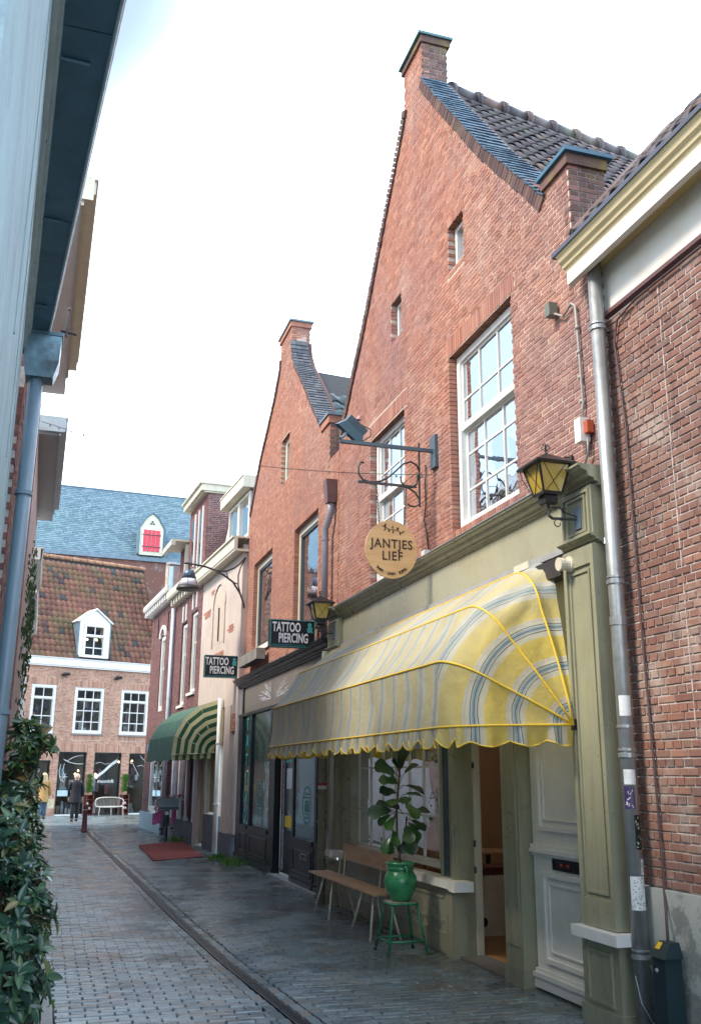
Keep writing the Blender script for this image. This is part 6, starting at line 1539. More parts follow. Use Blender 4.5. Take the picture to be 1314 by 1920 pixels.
b = MB(); b.tube([(3.70, 13.2, 3.35), (3.66, 13.16, 3.0), (3.66, 13.16, 0)], .06, 14); b.build('lower_pipe', m_green, DP2, smooth=True)
for z in (1.02, 1.98, 5.1):
    b = MB(); c_ = (3.66, 13.16) if z < 3 else (3.78, 13.62); b.tube([(*c_, z), (*c_, z + .03)], .068 if z < 3 else .06, 14); b.build('collar', m_pgrey if z > 3 else m_green, DP2)
b = MB(); b.tube([(3.66, 13.16, 1.46), (3.66, 13.16, 1.51)], .0612, 14); b.build('pale_sticker', mW, DP2)
b = MB(); b.tube([(3.66, 13.16, 1.511), (3.66, 13.16, 1.54)], .0612, 14); b.build('red_sticker', paint('sticker_red', (.4, .02, .06), .5), DP2)
DP3 = thing('downpipe', 'white drainpipe at the corner of the cream house by the green awning', 'downpipe', (3.60, 21.75, 0))
b = MB(fm_); b.tube([(21.75, .08, 3.3), (21.75, .08, 0)], .055, 12)
for z in (1.0, 2.3): b.tube([(21.75, .08, z), (21.75, .08, z + .03)], .07, 12)
b.build('pipe', m_white, DP3, smooth=True)
DP4 = thing('downpipe', 'pale blue drainpipe on the purple brick houses', 'downpipe', (3.2, 28.4, 0))
b = MB(fm_); b.tube([(28.42, .08, 6.4), (28.42, .08, 0)], .06, 12); b.build('pipe', paint('pale_pipe', (.45, .52, .6), .45), DP4, smooth=True)
# small boxes on the gable
KX = 3.9
B1 = thing('wall_sensor_box', 'grey box with conduit leading down the bricks to the red and white box', 'electrical box', (3.88, 6.5, 5.4))
b = MB(); b.box(3.80, 3.88, 6.60, 6.68, 5.48, 5.60); b.build('sensor', paint('box_olive', (.14, .15, .12), .5), B1)
b = MB(); b.tube([(3.85, 6.6, 5.49), (3.87, 6.5, 5.42), (3.87, 6.36, 5.47), (3.87, 6.30, 5.42), (3.87, 6.27, 4.55), (3.87, 6.30, 4.40)], .011, 7)
for z in (5.2, 4.98, 4.76, 4.55): b.tube([(3.87, 6.29, z), (3.87, 6.29, z + .03)], .018, 7)
b.build('conduit', paint('conduit_grey', (.30, .28, .25), .5), B1, smooth=True)
b = MB(); b.box(3.80, 3.885, 6.22, 6.31, 4.20, 4.40); b.build('white_box', m_white, B1)
b = MB(); b.box(3.83, 3.885, 6.165, 6.219, 4.26, 4.36); b.build('red_box', paint('red_box', (.42, .09, .04), .5), B1)
b = MB(); b.tube([(3.85, 6.2, 4.22), (3.85, 6.21, 4.1), (3.86, 6.28, 4.04), (3.86, 6.32, 4.0)], .012, 6); b.build('lead_out', paint('conduit_grey2', (.22, .22, .2), .5), B1, smooth=True)
b = MB(); b.tube([(3.88, 6.52, 4.14), (3.88, 6.52, 4.18)], .02, 6); b.tube([(3.88, 6.52, 4.16), (3.82, 6.52, 4.16)], .008, 5); b.build('hook', m_iron, B1)
# cable on the old wall down to the electrical pillar
b = MB(); b.tube([(3.925, 1.5, 5.11), (3.925, 5.55, 5.11), (3.925, 5.80, 5.06), (3.925, 5.86, 4.9), (3.93, 5.80, 4.2), (3.93, 5.79, 2.6), (3.93, 5.76, 1.5), (3.925, 5.75, .95), (3.89, 5.70, .8), (3.84, 5.63, .64)], .009, 7)
o = b.build('cable', paint('brown_cable', (.08, .045, .045), .5), None, smooth=True); tag(o, 'long brown cable down the old brick wall into the dark electrical pillar', 'cable')
EP = thing('electrical_pillar', 'dark green electrical pillar with sloping cap at the foot of the old brick wall', 'electrical box', (3.82, 5.62, 0))
m_ep = paint('pillar_green', (.010, .028, .036), .4, .12, 6)
b = MB(); X0, X1, Y0, Y1 = 3.75, 3.88, 5.55, 5.70
i = [b.pt(v) for v in ((X0 - .01, Y0, 0), (X1, Y0, 0), (X1, Y1, 0), (X0 - .01, Y1, 0), (X0 + .01, Y0 + .01, .56), (X1, Y0 + .01, .56), (X1, Y1 - .01, .56), (X0 + .01, Y1 - .01, .56))]
b.f = [i[4:8]] + [[i[t], i[(t + 1) % 4], i[4 + (t + 1) % 4], i[4 + t]] for t in range(4)]; b.mi = [0] * 5; b.build('body', m_ep, EP)
b = MB(); i = [b.pt(v) for v in ((X0 - .01, Y0 - .015, .562), (X1, Y0 - .015, .562), (X1, Y1 + .01, .562), (X0 - .01, Y1 + .01, .562), (X0 + .02, Y0 + .0, .60), (X1, Y0, .60), (X1, Y1, .60), (X0 + .02, Y1, .60), (X0 + .06, Y0 + .02, .65), (X1, Y0 + .02, .65), (X1, Y1 - .02, .65), (X0 + .06, Y1 - .02, .65))]
for A_, B_ in ((0, 4), (4, 8)):
    for t in range(4): b.f.append([i[A_ + t], i[A_ + (t + 1) % 4], i[B_ + (t + 1) % 4], i[B_ + t]])
b.f += [i[8:12], i[0:4]]; b.mi = [0] * len(b.f); b.build('cap', m_ep, EP)
b = MB(); b.box(X0 + .0, X0 + .004, 5.60, 5.72, .50, .55); 
b.f = []; b.v = []; b.mi = []
b.face((X0 + .022, 5.63, .608), (X0 + .022, 5.68, .608), (X0 + .052, 5.675, .645), (X0 + .052, 5.63, .645)); b.build('warning_sticker', paint('warning_yellow', (.8, .5, .02), .5), EP)
b = MB(); b.ball((X0 - .012, 5.62, .49), .014, 8, 5); b.build('lock', m_zinc, EP)

# ================================================================== GREEN AWNING
m_gawn = stripe_material('green_awning_cloth', [(0, (.02, .09, .055)), (.5, (.56, .55, .34))], .25, .3, (.9, .95, .6), (.2, .25, .08))
m_gtop = paint('green_awning_top', (.055, .14, .10), .8, .15, 2, (.12, .18, .13), .3)
GA = thing('green_awning', 'dark green dome awning with green and cream striped sides over the farther shop', 'awning', (3.45, 25, 2.2))
fg = fm_
hpv = (22.25, .02, 2.2)
prof = [(1.02, 2.06), (.98, 2.48), (.78, 2.86), (.42, 3.16), (.02, 3.30)]
YE = 25.75
b = MB(fg)
for (n0, z0_), (n1, z1_) in zip(prof, prof[1:]): b.face((22.3, n0, z0_), (YE, n0, z0_), (YE, n1, z1_), (22.3, n1, z1_))
b.face((22.3, 1.02, 2.06), (YE, 1.02, 2.06), (YE, 1.03, 1.95), (22.3, 1.03, 1.95)); b.build('top_fabric', m_gtop, GA)
for yy_, nm in ((22.28, 0), (YE + .02, 1)):
    b = MB(fg); b.uv = []
    c = (.05, 2.12); K_ = 8; ARC = []
    for (a, z) in prof: ARC.append((a, z))
    fine = []
    for (a0, z0_), (a1, z1_) in zip(ARC, ARC[1:]):
        for t in range(4): fine.append((a0 + (a1 - a0) * t / 4, z0_ + (z1_ - z0_) * t / 4))
    fine.append(ARC[-1])
    for s_ in range(K_ + 1):
        for (a, z) in fine:
            t = s_ / K_; b.pt((yy_ - .12 * math.sin(math.pi * t) * (1 if not nm else -1), c[0] + (a - c[0]) * t, c[1] + (z - c[1]) * t)); b.uv.append((t * 1.5, 0))
    n = len(fine)
    for s_ in range(K_):
        for q in range(n - 1): b.f.append([s_ * n + q, s_ * n + q + 1, (s_ + 1) * n + q + 1, (s_ + 1) * n + q]); b.mi.append(0)
    # valance of the side
    base = len(b.v); m_ = 24
    for k in range(m_ + 1):
        t = k / m_
        for d_ in (0, .10 + .03 * abs(math.sin(t * 12))):
            b.pt((yy_, c[0] + (1.02 - c[0]) * t, 2.12 - .06 * t - d_)); b.uv.append((t * 1.5, 0))
    for k in range(m_): b.f.append([base + 2 * k, base + 2 * k + 2, base + 2 * k + 3, base + 2 * k + 1]); b.mi.append(0)
    b.build('side_fabric', m_gawn, GA)
    b = MB(fg)
    for (a, z) in ARC[:-1]: b.tube([(yy_ - .01, .05, 2.12), (yy_ - (.13 if not nm else -.13), c[0] + (a - c[0]) * .5, c[1] + (z - c[1]) * .5), (yy_ - .01, a, z)], .009, 4)
    b.build('piping', paint('pale_piping', (.5, .52, .4), .6), GA)

# ================================================================== THINGS ON THE STREET
BN = thing('wooden_bench', 'light wooden bench with slim backrest and thin cream steel legs under the shop window', 'bench', (3.47, 11.3, 0))
b = MB(); b.box(3.33, 3.475, 9.97, 12.58, .445, .465); b.build('seat_board', m_wood_warm, BN)
b = MB(); b.box(3.485, 3.61, 10.05, 12.6, .445, .465); b.build('seat_board', m_wood_warm, BN)
b = MB(); i0 = (3.60, 3.615)
i = [b.pt(v) for v in ((3.585, 10.12, .66), (3.60, 10.12, .66), (3.60, 11.93, .66), (3.585, 11.93, .66), (3.60, 10.12, .83), (3.615, 10.12, .83), (3.615, 11.93, .83), (3.60, 11.93, .83))]
b.f = [i[0:4][::-1], i[4:8]] + [[i[t], i[(t + 1) % 4], i[4 + (t + 1) % 4], i[4 + t]] for t in range(4)]; b.mi = [0] * 6; b.build('backrest', m_wood_warm, BN)
m_leg = paint('cream_steel', (.52, .50, .40), .4, .08, 10)
for y0 in (10.35, 11.9):
    for s_ in (-1, 1):
        b = MB(); b.tube([(3.40, y0 + s_ * .19, .445), (3.315, y0 + s_ * .33, .0)], .0125, 8); b.build('leg', m_leg, BN, smooth=True)
        b = MB(); b.tube([(3.56, y0 + s_ * .19, .445), (3.66, y0 + s_ * .30, .0)], .0125, 8); b.build('leg', m_leg, BN, smooth=True)
    b = MB(); b.tube([(3.36, y0 + .1, .44), (3.58, y0 + .1, .44)], .012, 6); b.tube([(3.36, y0 - .1, .44), (3.58, y0 - .1, .44)], .012, 6); b.build('seat_rail', m_leg, BN)
    for s_ in (-1, 1):
        b = MB(); b.tube([(3.56, y0 + s_ * .1, .445), (3.59, y0 + s_ * .1, .72)], .010, 6); b.build('back_support', m_leg, BN)
# stool
m_gst = paint('green_enamel', (.015, .17, .085), .3, .15, 12, (.05, .09, .05), .25, .1)
ST = thing('metal_stool', 'green square metal stool carrying the green glazed pot', 'stool', (3.42, 9.42, 0))
cx_, cy_ = 3.425, 9.40; hs = .135
b = MB()
P = []
for k in range(32):
    a = 2 * math.pi * k / 32; c_, s_ = math.cos(a), math.sin(a); r = hs / max(abs(c_), abs(s_)) ; r = min(r, hs * 1.25)
    P.append((r * c_, r * s_))
fz = lambda u, n, z: Vector((cx_ + u, cy_ + z, n))
b = MB(fz); b.prism(P, .452, .464); b.build('seat', wood('stool_top', (.30, .25, .2), (.42, .36, .29), 10, .6), ST)
b = MB(); b.tube([(cx_ + x * 1.06, cy_ + y * 1.06, .450) for x, y in P], .013, 7, closed=True); b.build('seat_rim', m_gst, ST, smooth=True)
for sx in (-1, 1):
    for sy in (-1, 1):
        b = MB(); b.tube([(cx_ + sx * .118, cy_ + sy * .118, .445), (cx_ + sx * .135, cy_ + sy * .135, .36), (cx_ + sx * .195, cy_ + sy * .195, .012)], .013, 8); lg = b.build('leg', m_gst, ST, smooth=True)
        b = MB(); b.tube([(cx_ + sx * .195, cy_ + sy * .195, .018), (cx_ + sx * .197, cy_ + sy * .197, .0)], .016, 8); b.build('rubber_foot', m_black_m, lg)
rr = .177
for q in (((-1, -1), (1, -1)), ((1, -1), (1, 1)), ((1, 1), (-1, 1)), ((-1, 1), (-1, -1))):
    b = MB(); b.tube([(cx_ + q[0][0] * rr, cy_ + q[0][1] * rr, .12), (cx_ + q[1][0] * rr, cy_ + q[1][1] * rr, .12)], .010, 6); b.build('stretcher', m_gst, ST, smooth=True)
# glazed pot
m_glaze, nt, p = _new('green_glaze')
nt.links.new(_mix(nt, _range(nt, _noise(nt, 9, 6), .35, .65), (.018, .14, .055), (.05, .26, .11)), p.inputs['Base Color']); p.inputs['Roughness'].default_value = .22
_bump(nt, p, _noise(nt, 16, 4), .35, .01)
PT = thing('glazed_pot', 'bulbous green glazed pot standing on the green stool', 'pot', (cx_, cy_, .465))
b = MB(); b.lathe((cx_, cy_, .465), [(.085, 0), (.10, .03), (.145, .11), (.165, .18), (.155, .235), (.128, .27), (.122, .285), (.133, .292), (.128, .305), (.130, .33), (.142, .345), (.142, .36), (.128, .362), (.122, .34), (.118, .32)], 36); b.build('pot_body', m_glaze, PT, smooth=True)
b = MB(); b.lathe((cx_, cy_, .465), [(.125, .318), (.001, .325)], 20); b.build('soil', MATS['soil'], PT)
b = MB(); b.tube([(cx_ - .005, cy_ - .145, .795), (cx_ + .01, cy_ - .155, .77), (cx_ + .015, cy_ - .160, .70), (cx_ + .01, cy_ - .165, .64)], .014, 8, .008); b.build('glaze_ridge', m_glaze, PT, smooth=True)
# fiddle-leaf fig
FG = thing('fiddle_leaf_fig', 'fiddle-leaf fig with big dark leaves growing in the green pot', 'plant', (cx_, cy_, .79))
b = MB(); b.tube([(cx_, cy_, .76), (cx_ - .005, cy_, .89), (cx_ + .0, cy_, .93)], .013, 8)
b.tube([(cx_, cy_, .90), (cx_ - .06, cy_ - .01, 1.0), (cx_ - .085, cy_, 1.14), (cx_ - .04, cy_, 1.3)], .009, 7); b.tube([(cx_, cy_, .91), (cx_ - .02, cy_ + .03, 1.05), (cx_ - .03, cy_ + .02, 1.3), (cx_ + .0, cy_, 1.72)], .010, 7); b.tube([(cx_, cy_, .90), (cx_ + .05, cy_ + .01, .96), (cx_ + .055, cy_, 1.10), (cx_ + .07, cy_, 1.25)], .009, 7); b.build('stem', m_stem, FG, smooth=True)
fl_m = leaf_mesh('leaf', m_leaf3, .28, .18, .025, .07, 12, obovate=True)
rg = random.Random(12)
LV = [(0, 1.66, 90, 78, 1.05), (0, 1.66, -75, 60, 1.1), (0, 1.64, 180, 30, .95), (.01, 1.63, 10, 38, .95), (0, 1.6, -90, 25, 1.0), (0, 1.58, -150, 12, .9), (.01, 1.56, -25, 5, .95), (0, 1.55, 100, 20, .9),
      (-.01, 1.48, 185, 2, .9), (.0, 1.46, 15, 15, .85), (0, 1.44, -70, -15, .95), (0, 1.42, -120, -10, 1.0), (.02, 1.40, -30, -25, .9), (-.03, 1.36, 160, 10, .75), (-.04, 1.32, -160, -20, .95), (-.05, 1.28, -110, -30, .9), (-.05, 1.3, 200, -35, .9),
      (.06, 1.27, 5, 5, .95), (.07, 1.24, -50, -25, .95), (.06, 1.20, -90, -50, .9), (.07, 1.22, -10, -45, .9), (.05, 1.14, -60, -65, .85), (.06, 1.10, -130, -70, .7), (-.08, 1.16, -100, -60, .8), (-.085, 1.10, 190, -55, .65), (.03, 1.3, 90, 10, .9), (-.08, 1.08, 170, -75, .6), (.07, 1.15, 30, -55, .85), (.09, 1.2, 60, -20, .8)]
for dx, z, az, el, s in LV:
    az, el = R(az + rg.uniform(-28, 28)), R(el + rg.uniform(-18, 18))
    y = Vector((math.cos(az) * math.cos(el), math.sin(az) * math.cos(el), math.sin(el)))
    up = Vector((-.35 + rg.uniform(-.3, .3), -.75 + rg.uniform(-.2, .5), .55 + rg.uniform(-.2, .3))); x = y.cross(up).normalized(); zz = x.cross(y)
    x, zz = (x * math.cos(.3) + zz * math.sin(.3)), (zz * math.cos(.3) - x * math.sin(.3))
    s *= rg.uniform(.62, .92); st = Vector((cx_ + dx, cy_, z))
    pb = MB(); pb.tube([st - Vector((0, 0, .03)), st + y * .03, st + y * .06], .0035, 5); pb.build('petiole', m_stem, FG)
    m3 = Matrix((x * s, y * s, zz * s)).transposed().to_4x4(); m3.translation = st + y * .055
    o = D.objects.new('leaf', fl_m); COL.objects.link(o); o.matrix_world = m3; o.parent = FG; o.matrix_parent_inverse = world_of(FG).inverted()
# carpet
m_carpet, nt, p = _new('red_carpet')
nt.links.new(_mix(nt, _noise(nt, 3, 7, .7), (.17, .035, .03), (.30, .06, .045)), p.inputs['Base Color']); p.inputs['Roughness'].default_value = .95; _bump(nt, p, _noise(nt, 120, 3), .8, .01)
b = MB(); C4 = [(2.15, 19.95), (3.27, 20.75), (3.45, 25.4), (2.25, 24.4)]; nn_ = 12
for i_ in range(nn_ + 1):
    for j_ in range(nn_ + 1):
        s_, t = i_ / nn_, j_ / nn_; x = (C4[0][0] * (1 - s_) + C4[1][0] * s_) * (1 - t) + (C4[3][0] * (1 - s_) + C4[2][0] * s_) * t; y = (C4[0][1] * (1 - s_) + C4[1][1] * s_) * (1 - t) + (C4[3][1] * (1 - s_) + C4[2][1] * s_) * t
        b.pt((x + rnd.uniform(-.006, .006), y, .016 + .005 * math.sin(x * 5 + y * 2)))
for i_ in range(nn_):
    for j_ in range(nn_): a = i_ * (nn_ + 1) + j_; b.f.append([a, a + 1, a + nn_ + 2, a + nn_ + 1]); b.mi.append(0)
o = b.build('carpet', m_carpet); tag(o, 'worn red carpet laid on the pavers in front of the green awning shop', 'carpet')
# bollard
BO = thing('bollard', 'dark red steel bollard at the upper end of the drain channel', 'bollard', (1.215, 30.2, 0))
m_bol = paint('bollard_red', (.10, .02, .025), .4, .1, 8)
b = MB(); b.lathe((1.215, 30.2, 0), [(.10, 0), (.10, .03), (.085, .05), (.058, .62), (.066, .66), (.066, .72), (.05, .76), (.02, .78)], 16); b.build('post', m_bol, BO, smooth=True)
b = MB(); b.tube([(1.215, 30.2, .60), (1.215, 30.2, .64)], .068, 16); b.build('band', paint('bollard_band', (.3, .28, .28), .5), BO)

# ---- bicycle, seen from the front
BK = thing('bicycle', 'black bicycle with blue-grey front crate, flower garland and pink panniers parked at the purple house', 'bicycle', (3.07, 26.3, 0))
bf = lambda u, n, z: Vector((3.07 + n + .10 * u, 25.7 + u, z))     # u: along the bicycle (away), n: sideways
m_tyre = paint('tyre', (.012, .012, .013), .8)
for uc in (0.35, 1.4):
    pts = [(uc + .34 * math.cos(a), .0, .35 + .34 * math.sin(a)) for a in [2 * math.pi * k / 28 for k in range(28)]]
    b = MB(bf); b.tube(pts, .02, 7, closed=True); wh = b.build('wheel', m_tyre, BK, smooth=True)
    b = MB(bf); b.tube([(uc + .31 * math.cos(a), 0, .35 + .31 * math.sin(a)) for a in [2 * math.pi * k / 28 for k in range(28)]], .011, 6, closed=True)
    for k in range(14): a = 2 * math.pi * k / 14; b.tube([(uc, .02 * (-1) ** k, .35), (uc + .305 * math.cos(a), 0, .35 + .305 * math.sin(a))], .0018, 3)
    b.build('rim', m_zinc, wh)
    b = MB(bf); b.tube([(uc + .37 * math.cos(a), 0, .35 + .37 * math.sin(a)) for a in [R(20 + 10 * k) for k in range(15)]], .026, 6); b.build('mudguard', m_black, BK, smooth=True)
b = MB(bf); b.tube([(.35, -.05, .35), (.42, -.05, .70), (.46, 0, .76), (.50, 0, 1.0)], .013, 7); b.tube([(.35, .05, .35), (.42, .05, .70), (.46, 0, .76)], .013, 7)
b.tube([(.47, 0, .85), (.62, 0, .45), (.85, 0, .30), (1.05, 0, .55), (1.15, 0, .95)], .016, 7); b.tube([(.85, 0, .30), (1.4, .04, .35), (1.1, 0, .75)], .012, 6); b.build('frame', m_black, BK, smooth=True)
b = MB(bf); b.tube([(.72, .33, 1.03), (.60, .33, 1.06), (.50, .20, 1.08), (.48, 0, 1.02), (.50, -.20, 1.08), (.60, -.33, 1.06), (.72, -.33, 1.03)], .013, 7); b.build('handlebar', m_zinc, BK, smooth=True)
for s_ in (-1, 1):
    b = MB(bf); b.tube([(.65, .33 * s_, 1.05), (.78, .33 * s_, 1.02)], .02, 8); b.build('grip', m_black, BK)
    b = MB(bf); b.tube([(.85, s_ * .08, .30), (.85 + .17 * s_, s_ * .1, .30 - .02)], .01, 5); b.box(.81 + .17 * s_, .89 + .17 * s_, s_ * .1, s_ * .2, .25, .28); b.build('pedal', m_black_m, BK)
b = MB(bf); b.box(1.0, 1.26, -.08, .08, .95, 1.0); b.box(1.16, 1.28, -.12, .12, .95, 1.01); b.build('saddle', m_black, BK)
b = MB(bf); b.box(.05, .42, -.24, .26, .76, .79); b.box(.05, .075, -.24, .26, .79, 1.04); b.box(.395, .42, -.24, .26, .79, 1.04); b.box(.075, .395, -.24, -.215, .79, 1.04); b.box(.075, .395, .235, .26, .79, 1.04); cr = b.build('crate', paint('crate_blue', (.26, .38, .43), .55, .12, 7), BK)
b = MB(bf); b.box(.035, .05, -.25, .27, .77, .83); b.build('crate_band', paint('crate_dark', (.06, .11, .14), .5), cr)
b = MB(bf); b.tube([(.048, 0 + .12 * math.cos(a) * 1.2, .94 + .06 * math.sin(2 * a)) for a in [i * .4 for i in range(16)]], .006, 4); b.build('crate_drawing', m_zinc, cr)
m_pink = paint('pink_flower', (.70, .26, .42), .6, .35, 14); m_pinkb = paint('pink_pannier', (.50, .10, .28), .6, .4, 9)
gl_path = [(.06, -.30, .66), (.08, -.30, .78), (.06, -.28, .90), (.08, -.24, 1.03), (.1, -.1, 1.07), (.1, .05, 1.06), (.1, .2, 1.08), (.2, .3, 1.10), (.3, .36, 1.02), (.3, .37, .92)]
for i_, pnt in enumerate(gl_path):
    for _ in range(3):
        b = MB(bf); c = (pnt[0] + rnd.uniform(-.03, .03), pnt[1] + rnd.uniform(-.04, .04), pnt[2] + rnd.uniform(-.03, .04)); b.lathe(c, [(.002, -.025), (.036, .008), (.046, .022), (.018, .016)], 7); b.build('silk_flower', m_pink if rnd.random() < .7 else m_letter, BK)
b = MB(bf); rgx = random.Random(3)
for i_ in range(90):
    t = rgx.uniform(0, len(gl_path) - 1.01); q = int(t); f_ = t - q; c = [gl_path[q][k] * (1 - f_) + gl_path[q + 1][k] * f_ + rgx.uniform(-.03, .03) for k in range(3)]
    b.face(tuple(c), (c[0], c[1] + .03, c[2] + .01), (c[0] + .01, c[1] + .02, c[2] + .045))
b.build('garland_leaves', m_leaf2, BK, kind='stuff')
for s_ in (-1, 1):
    b = MB(bf); b.box(1.15, 1.5, s_ * .13 if s_ > 0 else -.26, .26 if s_ > 0 else -.13, .38, .72); b.build('pannier', m_pinkb, BK)
b = MB(bf); b.box(.1, .35, -.38, -.26, .40, .68); b.build('pink_bag', m_pinkb, BK)
b = MB(bf); b.tube([(.02, -.02, .68), (.1, -.02, .68)], .05, 10); b.build('headlight', m_zinc, BK)

# ---- furniture before the closing shop
RB = thing('rattan_bench', 'pale rattan bench with oval looped back before the middle shop window', 'bench', tuple(fe(1.05, .45, 0)))
m_rat = paint('rattan_white', (.66, .60, .52), .5, .06, 20)
fr_b = lambda u, n, z: fe(u + 1.05, n, z)
def oval(cu, cz, ru, rz, n, p=3.0, k=32):
    P = []
    for i in range(k):
        a = 2 * math.pi * i / k; c_, s_ = math.cos(a), math.sin(a)
        P.append((cu + ru * math.copysign(abs(c_) ** (2 / p), c_), n, cz + rz * math.copysign(abs(s_) ** (2 / p), s_)))
    return P
b = MB(fr_b); b.tube([(u, .22 + .18 * abs(u / .62) ** 2, z) for u, _, z in oval(0, .50, .62, .20, 0)], .022, 6, closed=True); b.build('back_loop', m_rat, RB, smooth=True)
b = MB(fr_b)
for k in range(17): u = -.5 + k / 16; b.tube([(u, .22 + .1 * u * u, .33), (u, .2 + .12 * u * u, .69)], .006, 4)
b.build('back_canes', m_rat, RB)
b = MB(fr_b); b.tube([(u, .42 + v, .34) for u, _, v in oval(0, 0, .58, .2, 0)], .02, 6, closed=True)
for k in range(15): u = -.5 + k / 14; b.tube([(u, .24, .345), (u, .60, .345)], .007, 4)
b.build('seat', m_rat, RB)
for u in (-.5, 0, .5):
    for n in (.25, .6):
        b = MB(fr_b); b.tube([(u, n, .34), (u * 1.05, n + .02, 0)], .015, 6); b.build('leg', m_iron if n < .5 else m_rat, RB)
m_shelf = paint('shelf_red', (.20, .045, .03), .5, .15, 8)
def shelf(u0, u1, label):
    T = thing('shelf_unit', label, 'shelf', tuple(fe((u0 + u1) / 2, .2, 0)), 'red-brown shelf units against the closing shop')
    b = MB(fe); b.box(u0, u0 + .02, .02, .25, 0, .80); b.build('side_panel', m_shelf, T)
    b = MB(fe); b.box(u1 - .02, u1, .02, .25, 0, .80); b.build('side_panel', m_shelf, T)
    b = MB(fe); b.box(u0, u1, .01, .02, 0, .8); b.build('back_panel', paint('shelf_dark', (.06, .02, .015), .6), T)
    for z in (.03, .22, .41, .60, .79):
        b = MB(fe); b.box(u0 + .02, u1 - .02, .02, .25, z, z + .015); b.build('shelf', m_shelf, T)
    return T
shelf(.10, .42, 'red-brown shelf unit left of the rattan bench, behind the bollard')
shelf(1.66, 1.97, 'red-brown shelf unit right of the rattan bench')
for u, z, lb_ in ((1.74, .425, 'left white pot on the middle board of the right shelf unit before the shop'), (1.84, .425, 'right white pot on the middle board of the right shelf unit before the shop'), (1.78, .235, 'left white pot on the low board of the right shelf unit before the shop'), (1.88, .235, 'right white pot on the low board of the right shelf unit before the shop'),
                  (.2, .425, 'white pot on the middle board of the left shelf unit behind the bollard'), (.3, .235, 'white pot on the low board of the left shelf unit behind the bollard')):
    b = MB(fe); b.lathe((u, .14, z), [(.03, 0), (.045, .05), (.04, .08), (.03, .085)], 10); o = b.build('flower_pot', m_letter); tag(o, lb_, 'pot', 'white pots on the shelf units')
# hanging plants on the piers
for u in (.25, 1.8):
    b = MB(fe); rgx = random.Random(int(u * 10))
    for k in range(120):
        z = rgx.uniform(.95, 1.65); uu = u + rgx.gauss(0, .05); b.face((uu, .05, z), (uu + .03, .09 + rgx.uniform(0, .08), z - .03), (uu + rgx.uniform(-.04, .04), .08, z - .11), (uu - .03, .06, z - .03))
    o = b.build('hanging_plant', m_weed); tag(o, ('thin climbing plant on the pier left of the middle shop window' if u < 1 else 'yellow-green plant hanging on the pier right of the middle shop window'), 'plant'); o['kind'] = 'stuff'
# interior cafe furniture seen through the doorway
CT = thing('counter_bench', 'pale boxed bench end with round hole and dark cushion inside the doorway', 'bench', (4.9, 10.1, .02))
b = MB(); b.box(4.35, 5.5, 9.95, 10.5, .02, .62); b.build('box', paint('pale_box', (.62, .60, .5), .5), CT)
b = MB(); b.box(4.42, 5.5, 9.97, 10.4, .62, .70); b.build('cushion', paint('maroon', (.09, .03, .025), .7), CT)
b = MB(); b.tube([(4.55, 9.955, .16), (4.55, 9.94, .16)], .05, 14); b.build('round_hole', m_dark, CT)
def cafe_table(x, y, label):
    T = thing('cafe_table', label, 'table', (x, y, .02)); b = MB(); b.lathe((x, y, .02), [(.30, .71), (.31, .715), (.31, .735), (.3, .74)], 24); b.build('table_top', paint('table_ash', (.5, .38, .25), .5), T)
    b = MB(); b.tube([(x, y, .03), (x, y, .73)], .03, 8); b.lathe((x, y, .02), [(.2, 0), (.2, .02), (.03, .04)], 16); b.build('pedestal', m_black_m, T)
cafe_table(5.35, 11.5, 'round cafe table seen through the open doorway'); 
def cafe_chair(x, y, rot, label):
    T = thing('cafe_chair', label, 'chair', (x, y, .02)); T0 = Matrix.Translation((x, y, .02)) @ Matrix.Rotation(rot, 4, 'Z'); f = lambda u, n, z: (T0 @ Vector((u, n, z)))
    mm = paint('chair_brown', (.12, .05, .03), .4)
    b = MB(f); b.box(-.2, .2, -.2, .2, .43, .46); b.build('seat', mm, T)
    b = MB(f); b.tube([(.2 * math.cos(a), .2 * math.sin(a) + .02, .80) for a in [R(10 + 16 * k) for k in range(11)]], .012, 6)
    b.box(-.17, .17, .19, .21, .6, .82); b.build('backrest', mm, T)
    for sx in (-1, 1):
        for sy in (-1, 1): b = MB(f); b.tube([(.16 * sx, .16 * sy, .44), (.2 * sx, .2 * sy, 0)], .014, 6); b.build('leg', mm, T)
        b = MB(f); b.tube([(.16 * sx, .19, .44), (.16 * sx, .2, .8)], .012, 6); b.build('back_post', mm, T)
cafe_chair(5.0, 12.1, .3, 'brown bentwood chair behind the round table in the cafe'); cafe_chair(5.9, 11.6, -1.3, 'brown chair right of the round table in the cafe')

